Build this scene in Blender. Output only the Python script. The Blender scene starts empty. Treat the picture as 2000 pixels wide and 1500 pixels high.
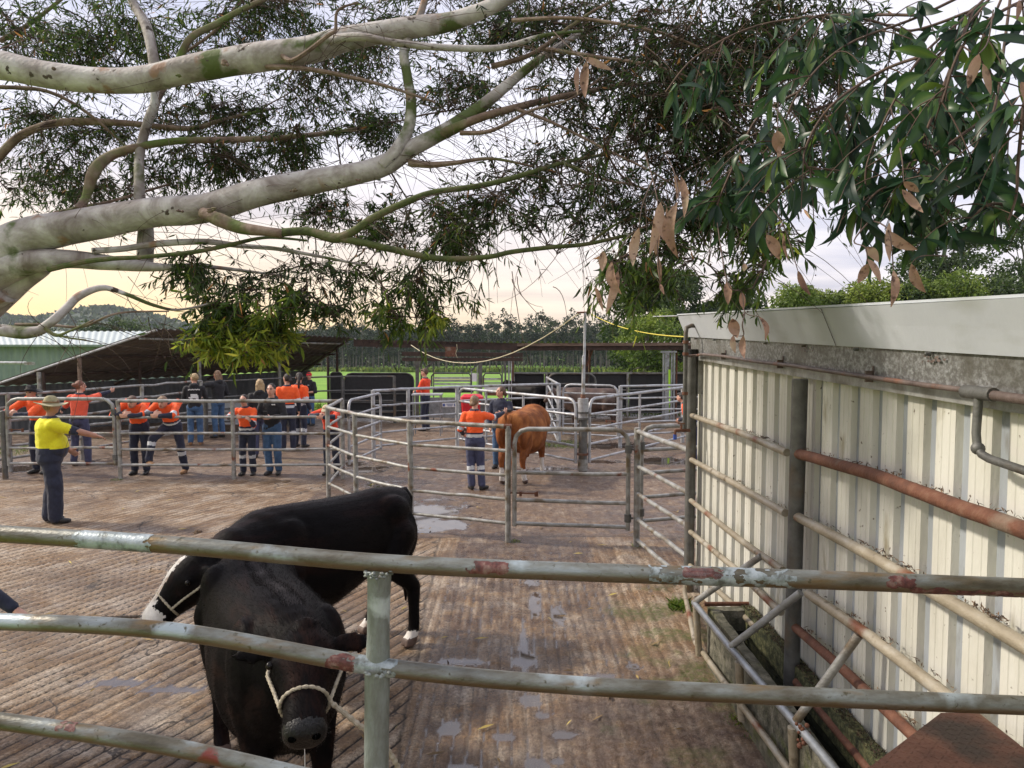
import bpy, math, random
import numpy as np
from mathutils import Vector, Matrix, Euler
R = math.radians
random.seed(5)
rng = np.random.default_rng(11)
SC = bpy.context.scene
COL = SC.collection
HAZE = True

# ---------------------------------------------------------------- camera
CAMZ, F, HALFW, HALFH = 2.65, 1440.0, 1000.0, 750.0
PITCH = math.atan(85.0 / F)
cam = bpy.data.cameras.new("camera")
cam.sensor_fit = 'HORIZONTAL'; cam.sensor_width = 36.0; cam.lens = 36.0 * F / 2000.0
cam.clip_start = 0.05; cam.clip_end = 5000
camo = bpy.data.objects.new("camera", cam); COL.objects.link(camo)
camo.location = (0, 0, CAMZ); camo.rotation_euler = (R(90) - PITCH, 0, 0)
SC.camera = camo
SC.render.resolution_x, SC.render.resolution_y = 1024, 768
SC.view_settings.view_transform = 'Standard'; SC.view_settings.look = 'None'
SC.view_settings.exposure = 0.42; SC.view_settings.gamma = 1.0
SC.cycles.max_bounces = 6; SC.cycles.diffuse_bounces = 3; SC.cycles.glossy_bounces = 3
SC.cycles.transmission_bounces = 3; SC.cycles.transparent_max_bounces = 6
SC.cycles.use_denoising = True

# ---------------------------------------------------------------- sky and sun
SUN_EL, SUN_AZ = 38.0, 283.0       # elevation; azimuth clockwise from +Y
w = bpy.data.worlds.new("World"); SC.world = w; w.use_nodes = True
nt = w.node_tree; nt.nodes.clear(); N = nt.nodes.new; L = nt.links.new
out = N('ShaderNodeOutputWorld'); bg = N('ShaderNodeBackground'); bg.inputs[1].default_value = 0.112
L(bg.outputs[0], out.inputs[0])
sky = N('ShaderNodeTexSky'); sky.sky_type = 'NISHITA'; sky.sun_disc = False
sky.sun_elevation = R(SUN_EL); sky.sun_rotation = R(SUN_AZ); sky.dust_density = 2.0; sky.air_density = 1.0
tc = N('ShaderNodeTexCoord'); sep = N('ShaderNodeSeparateXYZ'); L(tc.outputs['Generated'], sep.inputs[0])
def mth(op, a, b=None, c=None, clamp=False):
    n = N('ShaderNodeMath'); n.operation = op; n.use_clamp = clamp
    for i, v in enumerate((a, b, c)):
        if v is None: continue
        if isinstance(v, (int, float)): n.inputs[i].default_value = v
        else: L(v, n.inputs[i])
    return n.outputs[0]
zz = mth('ADD', mth('MAXIMUM', sep.outputs[2], 0.0), 0.07)
cx = mth('DIVIDE', sep.outputs[0], zz); cy = mth('DIVIDE', sep.outputs[1], zz)
cmb = N('ShaderNodeCombineXYZ'); L(mth('MULTIPLY', cx, 0.55), cmb.inputs[0]); L(cy, cmb.inputs[1])
nz = N('ShaderNodeTexNoise'); nz.inputs['Scale'].default_value = 0.55; nz.inputs['Detail'].default_value = 7; nz.inputs['Roughness'].default_value = 0.55
L(cmb.outputs[0], nz.inputs['Vector'])
cr = N('ShaderNodeValToRGB'); L(nz.outputs[0], cr.inputs[0])
cr.color_ramp.elements[0].position = 0.36; cr.color_ramp.elements[0].color = (4.4, 4.7, 6.3, 1)
cr.color_ramp.elements[1].position = 0.62; cr.color_ramp.elements[1].color = (8.8, 8.5, 8.9, 1)
e = cr.color_ramp.elements.new(0.47); e.color = (6.8, 6.7, 7.7, 1)
# warm glow of the low cloud near the horizon, strongest to the left
hor = mth('POWER', mth('SUBTRACT', 1.0, mth('MULTIPLY', mth('MAXIMUM', sep.outputs[2], 0.0), 3.6), clamp=True), 1.6)
lef = mth('MULTIPLY_ADD', sep.outputs[0], -1.0, 0.42, clamp=True)
gl = mth('MULTIPLY', hor, mth('ADD', mth('MULTIPLY', lef, 1.1), 0.20), clamp=True)
mx = N('ShaderNodeMixRGB'); L(gl, mx.inputs[0]); L(cr.outputs[0], mx.inputs[1]); mx.inputs[2].default_value = (10.5, 7.3, 3.2, 1)
mx2 = N('ShaderNodeMixRGB'); mx2.inputs[0].default_value = 0.86; L(sky.outputs[0], mx2.inputs[1]); L(mx.outputs[0], mx2.inputs[2])
L(mx2.outputs[0], bg.inputs[0])
sun = bpy.data.lights.new("sun", 'SUN'); sun.energy = 3.3; sun.angle = R(5); sun.color = (1.0, 0.90, 0.76)
suno = bpy.data.objects.new("sun", sun); COL.objects.link(suno)
sd = Vector((math.sin(R(SUN_AZ)) * math.cos(R(SUN_EL)), math.cos(R(SUN_AZ)) * math.cos(R(SUN_EL)), math.sin(R(SUN_EL))))
suno.rotation_euler = sd.to_track_quat('Z', 'Y').to_euler()

# ---------------------------------------------------------------- surveying the photo: a pixel seen at distance y, or on the plane z
cp, sp_ = math.cos(PITCH), math.sin(PITCH)
def ray(px, py):
    a, b = (px - HALFW) / F, (HALFH - py) / F
    return Vector((a, cp + b * sp_, -sp_ + b * cp))
def pt(px, py, y):
    r = ray(px, py); return Vector((0, 0, CAMZ)) + r * (y / r.y)
def gz(px, py, z=0.0):
    r = ray(px, py); return Vector((0, 0, CAMZ)) + r * ((z - CAMZ) / r.z)

# ---------------------------------------------------------------- objects
ORG = {}
def tag(o, label=None, cat=None, group=None, kind=None):
    if label: o['label'] = label
    if cat: o['category'] = cat
    if group: o['group'] = group
    if kind: o['kind'] = kind
    return o
def thing(name, loc, label, cat, group=None, rz=0.0):
    o = bpy.data.objects.new(name, None); o.empty_display_size = 0.2; COL.objects.link(o)
    o.location = loc; o.rotation_euler = (0, 0, rz); ORG[o.name] = Vector(loc) if rz == 0 else Vector((0, 0, 0))
    return tag(o, label, cat, group)
class MB:
    def __init__(s): s.v = []; s.f = []; s.m = []; s.attr = None
    def add(s, vs, fs, mi=0):
        b = len(s.v); s.v.extend([tuple(x) for x in vs]); s.f.extend([tuple(i + b for i in f) for f in fs]); s.m.extend([mi] * len(fs)); return s
    def tube(s, pts, rad, n=10, mi=0, cap=True):
        pts = [Vector(p) for p in pts]; k = len(pts)
        if isinstance(rad, (int, float)): rad = [rad] * k
        T = []
        for i in range(k):
            a = pts[max(i - 1, 0)]; b = pts[min(i + 1, k - 1)]; T.append((b - a).normalized())
        u = T[0].orthogonal().normalized(); vs = []; fs = []
        for i in range(k):
            u = (u - T[i] * u.dot(T[i])).normalized(); w_ = T[i].cross(u)
            for j in range(n):
                a = 2 * math.pi * j / n; vs.append(pts[i] + (u * math.cos(a) + w_ * math.sin(a)) * rad[i])
        for i in range(k - 1):
            for j in range(n):
                fs.append((i * n + j, i * n + (j + 1) % n, (i + 1) * n + (j + 1) % n, (i + 1) * n + j))
        if cap:
            fs.append(tuple(range(n))[::-1]); fs.append(tuple(range((k - 1) * n, k * n)))
        return s.add(vs, fs, mi)
    def box(s, c, d, rz=0.0, mi=0, M=None):
        c = Vector(c); M = M or Matrix.Rotation(rz, 3, 'Z'); vs = []
        for x in (-1, 1):
            for y in (-1, 1):
                for z in (-1, 1): vs.append(c + M @ Vector((x * d[0] / 2, y * d[1] / 2, z * d[2] / 2)))
        return s.add(vs, [(0, 1, 3, 2), (4, 6, 7, 5), (0, 4, 5, 1), (2, 3, 7, 6), (0, 2, 6, 4), (1, 5, 7, 3)], mi)
    def ell(s, c, r, M=None, n=14, m=9, mi=0):
        c = Vector(c); r = (r, r, r) if isinstance(r, (int, float)) else r; vs = []; fs = []
        for i in range(m + 1):
            t = math.pi * i / m
            for j in range(n):
                a = 2 * math.pi * j / n; p = Vector((r[0] * math.sin(t) * math.cos(a), r[1] * math.sin(t) * math.sin(a), r[2] * math.cos(t)))
                vs.append(c + (M @ p if M else p))
        for i in range(m):
            for j in range(n): fs.append((i * n + j, (i + 1) * n + j, (i + 1) * n + (j + 1) % n, i * n + (j + 1) % n))
        return s.add(vs, fs, mi)
    def cap(s, a, ra, b, rb, n=12, mi=0):
        a, b = Vector(a), Vector(b); s.ell(a, ra, n=n, m=8, mi=mi); s.ell(b, rb, n=n, m=8, mi=mi)
        if (b - a).length > 1e-4: s.tube([a, b], [ra, rb], n, mi)
        return s
    def loft(s, secs, n=20, mi=0):           # secs: (centre, half width vector, half height vector, power)
        vs = []; fs = []
        for (c, wv, hv, pw) in secs:
            c, wv, hv = Vector(c), Vector(wv), Vector(hv)
            for j in range(n):
                a = 2 * math.pi * j / n; ca, sa = math.cos(a), math.sin(a)
                vs.append(c + wv * math.copysign(abs(ca) ** pw, ca) + hv * math.copysign(abs(sa) ** pw, sa))
        k = len(secs)
        for i in range(k - 1):
            for j in range(n): fs.append((i * n + j, i * n + (j + 1) % n, (i + 1) * n + (j + 1) % n, (i + 1) * n + j))
        fs.append(tuple(range(n))[::-1]); fs.append(tuple(range((k - 1) * n, k * n)))
        return s.add(vs, fs, mi)
    def prism(s, poly, ex, mi=0):             # polygon of 3d points pushed along the vector ex
        n = len(poly); ex = Vector(ex); vs = [Vector(p) for p in poly] + [Vector(p) + ex for p in poly]
        return s.add(vs, [tuple(range(n))[::-1], tuple(range(n, 2 * n))] + [(i, (i + 1) % n, n + (i + 1) % n, n + i) for i in range(n)], mi)
    def build(s, name, mats, parent=None, smooth=True, local=False):
        mats = mats if isinstance(mats, (list, tuple)) else [mats]
        org = Vector((0, 0, 0))
        if parent is not None and not local: org = ORG.get(parent.name, org)
        me = bpy.data.meshes.new(name)
        v = np.array(s.v, dtype=np.float64).reshape(-1, 3) - np.array(org)
        me.from_pydata(v.tolist(), [], s.f); me.polygons.foreach_set('material_index', s.m)
        for m in mats: me.materials.append(m)
        if smooth:
            me.polygons.foreach_set('use_smooth', [True] * len(s.f))
            try: me.set_sharp_from_angle(angle=R(38))
            except Exception: pass
        me.update()
        o = bpy.data.objects.new(name, me); COL.objects.link(o)
        if parent is not None: o.parent = parent
        ORG[o.name] = org
        return o
def np_mesh(name, v, f, mats, parent=None, attrs=None, smooth=False, mi=None):
    """fast mesh from arrays: v (n,3), f (m,k)"""
    org = ORG.get(parent.name, Vector((0, 0, 0))) if parent is not None else Vector((0, 0, 0))
    me = bpy.data.meshes.new(name); v = np.asarray(v, dtype=np.float32) - np.array(org, dtype=np.float32); f = np.asarray(f, dtype=np.int32)
    me.vertices.add(len(v)); me.vertices.foreach_set('co', v.ravel())
    k = f.shape[1]; me.loops.add(f.size); me.loops.foreach_set('vertex_index', f.ravel())
    me.polygons.add(len(f)); me.polygons.foreach_set('loop_start', np.arange(0, f.size, k, dtype=np.int32))
    try: me.polygons.foreach_set('loop_total', np.full(len(f), k, dtype=np.int32))
    except Exception: pass
    mats = mats if isinstance(mats, (list, tuple)) else [mats]
    for m in mats: me.materials.append(m)
    if mi is not None: me.polygons.foreach_set('material_index', np.asarray(mi, dtype=np.int32))
    if smooth: me.polygons.foreach_set('use_smooth', np.ones(len(f), dtype=bool))
    me.update(calc_edges=True); me.validate()
    for n_, a in (attrs or {}).items():
        at = me.attributes.new(n_, 'FLOAT', 'POINT'); at.data.foreach_set('value', np.asarray(a, dtype=np.float32))
    o = bpy.data.objects.new(name, me); COL.objects.link(o)
    if parent is not None: o.parent = parent
    ORG[o.name] = org
    return o
def organic(name, mb, mats, parent, voxel=0.014, smooth=4, fn=None, jitter=0.0, jscale=8.0):
    """fuse the overlapping bodies of mb into one continuous skin (voxel remesh, then smooth)"""
    me = bpy.data.meshes.new('tmp'); me.from_pydata(s_v(mb), [], mb.f); me.update()
    o = bpy.data.objects.new('tmp', me); COL.objects.link(o)
    m = o.modifiers.new('r', 'REMESH'); m.mode = 'VOXEL'; m.voxel_size = voxel; m.use_smooth_shade = True
    if smooth:
        m2 = o.modifiers.new('s', 'SMOOTH'); m2.factor = 0.5; m2.iterations = smooth
    dg = bpy.context.evaluated_depsgraph_get(); dg.update()
    nm = bpy.data.meshes.new_from_object(o.evaluated_get(dg)); nm.name = name
    bpy.data.objects.remove(o); bpy.data.meshes.remove(me)
    nv = len(nm.vertices); co = np.empty(nv * 3, dtype=np.float32); nm.vertices.foreach_get('co', co); co = co.reshape(-1, 3)
    if jitter:
        no = np.empty(nv * 3, dtype=np.float32); nm.vertices.foreach_get('normal', no); no = no.reshape(-1, 3)
        d = fbm3(co * jscale) * jitter; co = co + no * d[:, None]; nm.vertices.foreach_set('co', co.astype(np.float32).ravel())
    nm.materials.clear()
    mats = mats if isinstance(mats, (list, tuple)) else [mats]
    for m in mats: nm.materials.append(m)
    nf = len(nm.polygons); c = np.empty(nf * 3, dtype=np.float32); nm.polygons.foreach_get('center', c); c = c.reshape(-1, 3)
    if fn is not None: nm.polygons.foreach_set('material_index', np.asarray(fn(c), dtype=np.int32))
    else: nm.polygons.foreach_set('material_index', np.zeros(nf, dtype=np.int32))
    nm.polygons.foreach_set('use_smooth', np.ones(nf, dtype=bool)); nm.update()
    ob = bpy.data.objects.new(name, nm); COL.objects.link(ob); ob.parent = parent; ORG[ob.name] = Vector((0, 0, 0))
    return ob
def s_v(mb): return [tuple(map(float, p)) for p in mb.v]

# ---------------------------------------------------------------- noise in numpy
_P = np.random.default_rng(7).random((64, 64, 64)).astype(np.float32)
def vnoise3(p):
    p = np.asarray(p); i = np.floor(p).astype(int); f = p - i; f = f * f * (3 - 2 * f); r = 0
    for dx in (0, 1):
        for dy in (0, 1):
            for dz in (0, 1):
                wgt = (f[:, 0] if dx else 1 - f[:, 0]) * (f[:, 1] if dy else 1 - f[:, 1]) * (f[:, 2] if dz else 1 - f[:, 2])
                r = r + wgt * _P[(i[:, 0] + dx) % 64, (i[:, 1] + dy) % 64, (i[:, 2] + dz) % 64]
    return r
def fbm3(p, o=3):
    r = 0; a = 1; t = 0
    for k in range(o): r = r + a * (vnoise3(p * 2 ** k + 17.3 * k) - .5); t += a; a *= .5
    return r / t * 2
def fbm2(x, y, s=1.0, o=4, z=0.0):
    return fbm3(np.stack([np.ravel(x) * s, np.ravel(y) * s, np.full(np.size(x), z)], 1), o).reshape(np.shape(x))

# ---------------------------------------------------------------- materials
def mk(name, cols, scale=6.0, rough=0.7, bump=0.0, bscale=None, metal=0.0, stretch=(1, 1, 1), detail=6, attr=None, trans=0.0, spec=0.5, stain=None, sss=0.0, sheen=0.0, rough2=None, distort=0.0, under=None):
    """procedural material: cols = [(pos, rgb)...] over noise (or over a stored attribute); stain = (rgb, scale, lo, hi[, stretch])"""
    m = bpy.data.materials.new(name); m.use_nodes = True; t = m.node_tree; t.nodes.clear(); n = t.nodes.new; l = t.links.new
    o = n('ShaderNodeOutputMaterial'); b = n('ShaderNodeBsdfPrincipled'); l(b.outputs[0], o.inputs[0])
    tc = n('ShaderNodeTexCoord'); mp = n('ShaderNodeMapping'); l(tc.outputs['Object'], mp.inputs[0]); mp.inputs['Scale'].default_value = stretch
    ns = n('ShaderNodeTexNoise'); ns.inputs['Scale'].default_value = scale; ns.inputs['Detail'].default_value = detail; ns.inputs['Roughness'].default_value = .62
    ns.inputs['Distortion'].default_value = distort
    l(mp.outputs[0], ns.inputs['Vector'])
    r = n('ShaderNodeValToRGB')
    if attr:
        at = n('ShaderNodeAttribute'); at.attribute_name = attr; l(at.outputs['Fac'], r.inputs[0])
    else: l(ns.outputs[0], r.inputs[0])
    if not isinstance(cols[0], (tuple, list)) or len(cols[0]) != 2: cols = [(0.3, cols[0]), (0.7, cols[-1])]
    els = r.color_ramp.elements
    while len(els) < len(cols): els.new(0.5)
    for e_, (p_, c_) in zip(els, sorted(cols, key=lambda q: q[0])): e_.position = p_; e_.color = (*c_, 1)
    colr = r.outputs[0]
    if stain:
        st = stain if isinstance(stain, list) else [stain]
        for s_ in st:
            mp2 = n('ShaderNodeMapping'); l(tc.outputs['Object'], mp2.inputs[0]); mp2.inputs['Location'].default_value = (3.1, 1.7, 5.3)
            if len(s_) > 4: mp2.inputs['Scale'].default_value = s_[4]
            n2 = n('ShaderNodeTexNoise'); n2.inputs['Scale'].default_value = s_[1]; n2.inputs['Detail'].default_value = 7; l(mp2.outputs[0], n2.inputs['Vector'])
            mr = n('ShaderNodeMapRange'); mr.inputs[1].default_value = s_[2]; mr.inputs[2].default_value = s_[3]; l(n2.outputs[0], mr.inputs[0])
            mi = n('ShaderNodeMixRGB'); l(mr.outputs[0], mi.inputs[0]); l(colr, mi.inputs[1]); mi.inputs[2].default_value = (*s_[0], 1); colr = mi.outputs[0]
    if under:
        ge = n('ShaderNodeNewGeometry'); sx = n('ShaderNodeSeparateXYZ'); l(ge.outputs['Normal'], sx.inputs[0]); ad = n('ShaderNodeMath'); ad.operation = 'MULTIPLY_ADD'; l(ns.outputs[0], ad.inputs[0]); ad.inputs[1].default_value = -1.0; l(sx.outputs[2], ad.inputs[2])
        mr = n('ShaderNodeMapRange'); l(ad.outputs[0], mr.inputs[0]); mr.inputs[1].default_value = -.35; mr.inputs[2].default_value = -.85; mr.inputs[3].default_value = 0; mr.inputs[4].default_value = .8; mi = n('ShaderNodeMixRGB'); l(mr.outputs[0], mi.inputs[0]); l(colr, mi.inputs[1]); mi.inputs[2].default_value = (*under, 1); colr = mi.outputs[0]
    l(colr, b.inputs['Base Color'])
    b.inputs['Roughness'].default_value = rough; b.inputs['Metallic'].default_value = metal
    b.inputs['Specular IOR Level'].default_value = spec
    if rough2 is not None:
        mr = n('ShaderNodeMapRange'); l(ns.outputs[0], mr.inputs[0]); mr.inputs[1].default_value = .3; mr.inputs[2].default_value = .7
        mr.inputs[3].default_value = rough; mr.inputs[4].default_value = rough2; l(mr.outputs[0], b.inputs['Roughness'])
    if sss: b.inputs['Subsurface Weight'].default_value = sss; b.inputs['Subsurface Radius'].default_value = (.02, .01, .005)
    if sheen: b.inputs['Sheen Weight'].default_value = sheen
    if bump:
        nb = n('ShaderNodeTexNoise'); nb.inputs['Scale'].default_value = bscale or scale * 4; nb.inputs['Detail'].default_value = 5; l(mp.outputs[0], nb.inputs['Vector'])
        bp = n('ShaderNodeBump'); bp.inputs['Strength'].default_value = min(1.0, bump); bp.inputs['Distance'].default_value = 0.01 * max(1.0, bump); l(nb.outputs[0], bp.inputs['Height']); l(bp.outputs[0], b.inputs['Normal'])
    if trans:
        tr = n('ShaderNodeBsdfTranslucent'); l(colr, tr.inputs[0]); ms = n('ShaderNodeMixShader'); ms.inputs[0].default_value = trans
        l(b.outputs[0], ms.inputs[1]); l(tr.outputs[0], ms.inputs[2]); l(ms.outputs[0], o.inputs[0])
    return m
M = {}
RUST = (.16, .045, .02)
M['galv'] = mk('galvanised_pipe', [(.3, (.17, .165, .15)), (.5, (.28, .28, .265)), (.72, (.40, .41, .41))], 9, .5, .4, 60, .25, stain=[((.13, .095, .055), 5, .52, .68), (RUST, 3.3, .64, .70)])
M['galv_pale'] = mk('pale_pipe', [(.3, (.24, .24, .24)), (.5, (.38, .39, .41)), (.75, (.52, .54, .57))], 7, .45, .3, 60, .3, stain=[((.16, .13, .09), 5, .56, .72)])
M['galv_dark'] = mk('weathered_post', [(.3, (.055, .055, .05)), (.55, (.11, .11, .105)), (.8, (.17, .17, .16))], 8, .55, .3, 50, .2, stain=((.12, .08, .045), 4, .55, .75))
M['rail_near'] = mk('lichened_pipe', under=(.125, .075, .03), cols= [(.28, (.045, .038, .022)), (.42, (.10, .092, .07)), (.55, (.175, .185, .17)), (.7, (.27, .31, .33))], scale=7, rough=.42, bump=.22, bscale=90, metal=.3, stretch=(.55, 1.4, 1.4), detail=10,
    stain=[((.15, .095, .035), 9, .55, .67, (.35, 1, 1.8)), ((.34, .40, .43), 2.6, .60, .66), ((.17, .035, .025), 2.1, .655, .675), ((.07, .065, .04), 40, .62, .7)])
M['patch_blue'] = mk('pale_zinc_patch', [(.36, (.12, .13, .12)), (.46, (.24, .28, .29)), (.6, (.36, .41, .44))], 24, .45, .25, 80, .3)
M['patch_red'] = mk('red_oxide_patch', [(.36, (.055, .016, .014)), (.5, (.12, .035, .03)), (.62, (.20, .12, .10))], 34, .6, .3, 80)
M['post_near'] = mk('lichened_post', [(.28, (.075, .08, .068)), (.48, (.165, .18, .165)), (.7, (.28, .32, .32))], 6, .5, .5, 90, .2, stretch=(1.5, 1.5, .5), detail=10, stain=[((.20, .07, .04), 7, .66, .72), ((.42, .47, .47), 5, .64, .7)])
M['rust'] = mk('rust', [(.3, (.075, .030, .017)), (.55, (.135, .052, .028)), (.8, (.20, .11, .07))], 10, .8, .5, 60, stain=((.2, .17, .13), 4, .6, .75))
M['pipe_brown'] = mk('brown_pipe', [(.3, (.06, .04, .035)), (.7, (.16, .12, .105))], 10, .6, .3, 60, stain=((.2, .08, .04), 4, .6, .7))
M['plate'] = mk('rusty_plate', [(.3, (.055, .022, .014)), (.6, (.095, .042, .027)), (.85, (.15, .085, .05))], 7, .65, .5, 40, .2, stain=((.03, .02, .015), 3, .55, .7))
M['wood'] = mk('old_timber', [(.3, (.09, .055, .04)), (.7, (.24, .17, .13))], 5, .85, .6, 40, stretch=(.4, 3, 3))
M['dark_wood'] = mk('dark_timber', [(.3, (.02, .013, .01)), (.7, (.07, .04, .03))], 5, .85, .4, 40)
M['rubber'] = mk('black_rubber', [(.3, (.008, .008, .009)), (.7, (.022, .022, .024))], 8, .7, .3, 30)
M['steel'] = mk('bare_steel', [(.3, (.16, .17, .18)), (.7, (.36, .38, .40))], 6, .4, .2, 40, .5, stain=((.1, .07, .05), 5, .6, .75))
M['red_plastic'] = mk('red_plastic', [(.3, (.50, .01, .015)), (.7, (.62, .015, .03))], 5, .4)
M['cream'] = mk('cream_sheet', [(.28, (.38, .375, .325)), (.5, (.53, .525, .47)), (.72, (.62, .62, .575))], 3.0, .55, .25, 70, stretch=(1, 1, .3), detail=9, stain=[((.22, .19, .11), 7, .64, .82, (1, 1, .35)), ((.10, .075, .05), 26, .68, .74)])
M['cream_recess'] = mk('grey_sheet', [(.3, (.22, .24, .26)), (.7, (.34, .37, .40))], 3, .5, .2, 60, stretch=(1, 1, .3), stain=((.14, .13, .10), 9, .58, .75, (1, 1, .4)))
M['fascia'] = mk('white_fascia', [(.3, (.44, .47, .52)), (.7, (.53, .56, .61))], 1.6, .5, .08, 40, stain=((.36, .38, .37), 3, .55, .8, (1, .6, 2)))
M['flash'] = mk('mottled_zinc', [(.36, (.12, .12, .115)), (.47, (.17, .17, .165)), (.53, (.23, .235, .235)), (.64, (.33, .34, .345))], 50, .5, .2, 60, .3, stretch=(1, .8, 1), stain=[((.10, .095, .08), 3, .5, .7)])
M['capping'] = mk('zinc_capping', [(.3, (.20, .20, .19)), (.7, (.36, .37, .36))], 14, .5, .2, 60, .3, stain=((.12, .11, .09), 6, .5, .7))
M['iron'] = mk('corrugated_iron', [(.3, (.10, .085, .08)), (.7, (.30, .29, .29))], 4, .6, .2, 30, .2, stain=((.14, .06, .04), 2, .5, .7))
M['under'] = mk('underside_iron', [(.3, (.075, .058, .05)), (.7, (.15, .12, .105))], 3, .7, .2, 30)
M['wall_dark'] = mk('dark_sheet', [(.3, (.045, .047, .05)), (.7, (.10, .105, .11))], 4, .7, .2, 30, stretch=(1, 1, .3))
M['green_wall'] = mk('green_sheet', [(.3, (.15, .20, .175)), (.7, (.24, .30, .265))], 2, .6, stretch=(1, 1, .4))
M['green_roof'] = mk('pale_green_roof', [(.3, (.36, .42, .41)), (.7, (.46, .52, .51))], 2, .5)
M['concrete'] = mk('trough_concrete', [(.3, (.05, .05, .035)), (.5, (.11, .105, .075)), (.7, (.22, .205, .16))], 12, .9, .9, 60, stain=[((.09, .10, .035), 6, .56, .68), ((.03, .03, .018), 14, .55, .7)])
M['moss_rim'] = mk('mossy_concrete', [(.3, (.015, .018, .008)), (.47, (.045, .05, .018)), (.6, (.12, .12, .05)), (.75, (.24, .22, .13))], 26, .95, 1.0, 90)
M['water'] = mk('trough_water', [(.3, (.006, .007, .005)), (.7, (.012, .013, .01))], 4, .04)
M['rope'] = mk('rope', [(.3, (.28, .24, .17)), (.7, (.50, .45, .36))], 30, .9, .6, 200)
M['rope_dark'] = mk('dark_rope', [(.3, (.05, .04, .035)), (.7, (.12, .09, .07))], 30, .9, .6, 200)
M['yellow_cord'] = mk('yellow_cord', [(.3, (.55, .45, .05)), (.7, (.7, .6, .1))], 5, .7)
M['pale_cord'] = mk('pale_cord', [(.3, (.40, .36, .22)), (.7, (.6, .55, .38))], 5, .7)
M['blue_plastic'] = mk('blue_plastic', [(.3, (.02, .06, .3)), (.7, (.03, .08, .4))], 5, .4)
M['white_paint'] = mk('white_paint', [(.3, (.62, .62, .62)), (.7, (.75, .75, .75))], 5, .5)
M['blue_print'] = mk('blue_print', [(.3, (.05, .08, .25)), (.7, (.08, .12, .35))], 5, .5)
M['bark'] = mk('gum_bark', [(.30, (.15, .12, .105)), (.44, (.28, .25, .235)), (.56, (.42, .395, .38)), (.7, (.56, .54, .53))], 4.5, .75, .7, 34, detail=9, distort=.6,
    stain=[((.075, .10, .025), 1.9, .57, .61), ((.25, .15, .10), 2.9, .62, .66), ((.05, .035, .025), 12, .645, .68), ((.12, .09, .075), 1.2, .52, .75, (1, 1, 1))])
M['bark_brown'] = mk('brown_branch', [(.3, (.07, .045, .035)), (.5, (.17, .115, .085)), (.7, (.27, .21, .17))], 8, .85, .6, 40, stain=((.09, .13, .025), 2.2, .52, .62))
M['bark_moss'] = mk('mossy_branch', [(.3, (.035, .04, .016)), (.5, (.075, .095, .026)), (.7, (.15, .11, .075))], 9, .9, .7, 50)
M['twig'] = mk('twig', [(.3, (.035, .022, .018)), (.7, (.12, .075, .055))], 20, .85)
leafcols = [(0, (.018, .030, .012)), (.30, (.036, .066, .018)), (.55, (.09, .15, .026)), (.75, (.27, .34, .045)), (.92, (.46, .47, .06)), (1, (.34, .17, .06))]
M['leaf'] = mk('gum_leaf', leafcols, attr='tone', rough=.45, trans=.5, spec=.35)
M['leaf_big'] = mk('broad_gum_leaf', [(0, (.010, .028, .018)), (.4, (.022, .055, .028)), (.75, (.05, .11, .03)), (1, (.13, .2, .035))], attr='tone', rough=.38, trans=.4, spec=.45)
M['leaf_dead'] = mk('dead_leaf', [(.3, (.15, .075, .045)), (.5, (.29, .17, .115)), (.7, (.44, .31, .22))], 5, .6, .4, 60, trans=.25, stain=[((.10, .05, .03), 60, .56, .66), ((.45, .36, .24), 14, .60, .72)])
M['gumnut'] = mk('gumnut', [(.3, (.03, .018, .015)), (.7, (.09, .05, .04))], 30, .8)
M['trunk_far'] = mk('far_trunk', [(.3, (.05, .045, .04)), (.7, (.20, .18, .16))], 1.2, .9)
M['tree_far'] = mk('far_foliage', [(0, (.010, .022, .012)), (.5, (.028, .05, .022)), (1, (.09, .13, .045))], attr='tone', rough=.7, trans=.3)
M['tree_dark'] = mk('dark_foliage', [(0, (.012, .026, .010)), (.5, (.035, .065, .018)), (1, (.10, .15, .03))], attr='tone', rough=.65, trans=.3)
M['tree_lime'] = mk('lime_foliage', [(0, (.04, .075, .014)), (.5, (.12, .18, .025)), (1, (.26, .32, .05))], attr='tone', rough=.65, trans=.3)
M['grassblade'] = mk('grass_blade', [(0, (.04, .10, .01)), (.5, (.10, .20, .02)), (1, (.28, .30, .06))], attr='tone', rough=.6, trans=.3)
M['debris'] = mk('dry_litter', [(0, (.03, .02, .015)), (.5, (.10, .065, .04)), (1, (.24, .16, .10))], attr='tone', rough=.9)
# people
def cloth(n, a, b, sc=14, r=.85): return mk(n, [(.3, a), (.7, b)], sc, r, .5, 35, sheen=.1)
M['skin'] = mk('skin', [(.3, (.50, .26, .18)), (.7, (.60, .34, .25))], 8, .5, sss=.05)
M['skin_tan'] = mk('tanned_skin', [(.3, (.36, .17, .11)), (.7, (.46, .24, .16))], 8, .5)
M['feature'] = mk('dark_feature', [(.3, (.06, .03, .025)), (.7, (.09, .045, .035))], 8, .5)
M['lip'] = mk('lip', [(.3, (.36, .12, .10)), (.7, (.42, .15, .12))], 8, .5)
M['orange'] = cloth('hi_vis_orange', (.80, .085, .012), (.95, .13, .02))
M['orange_faded'] = cloth('faded_orange', (.75, .10, .05), (.85, .14, .07))
M['orange_red'] = cloth('red_orange_cloth', (.62, .04, .010), (.84, .075, .018))
M['yellow'] = cloth('hi_vis_yellow', (.66, .60, .01), (.80, .74, .02))
M['navy'] = cloth('navy_cloth', (.010, .013, .030), (.022, .027, .055))
M['navy_light'] = cloth('washed_navy_cloth', (.035, .04, .085), (.06, .065, .13))
M['black'] = cloth('black_cloth', (.006, .006, .008), (.014, .014, .018))
M['denim'] = cloth('blue_denim', (.025, .065, .14), (.06, .13, .25))
M['silver'] = mk('reflective_band', [(.3, (.50, .52, .55)), (.7, (.62, .64, .66))], 10, .4)
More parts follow.
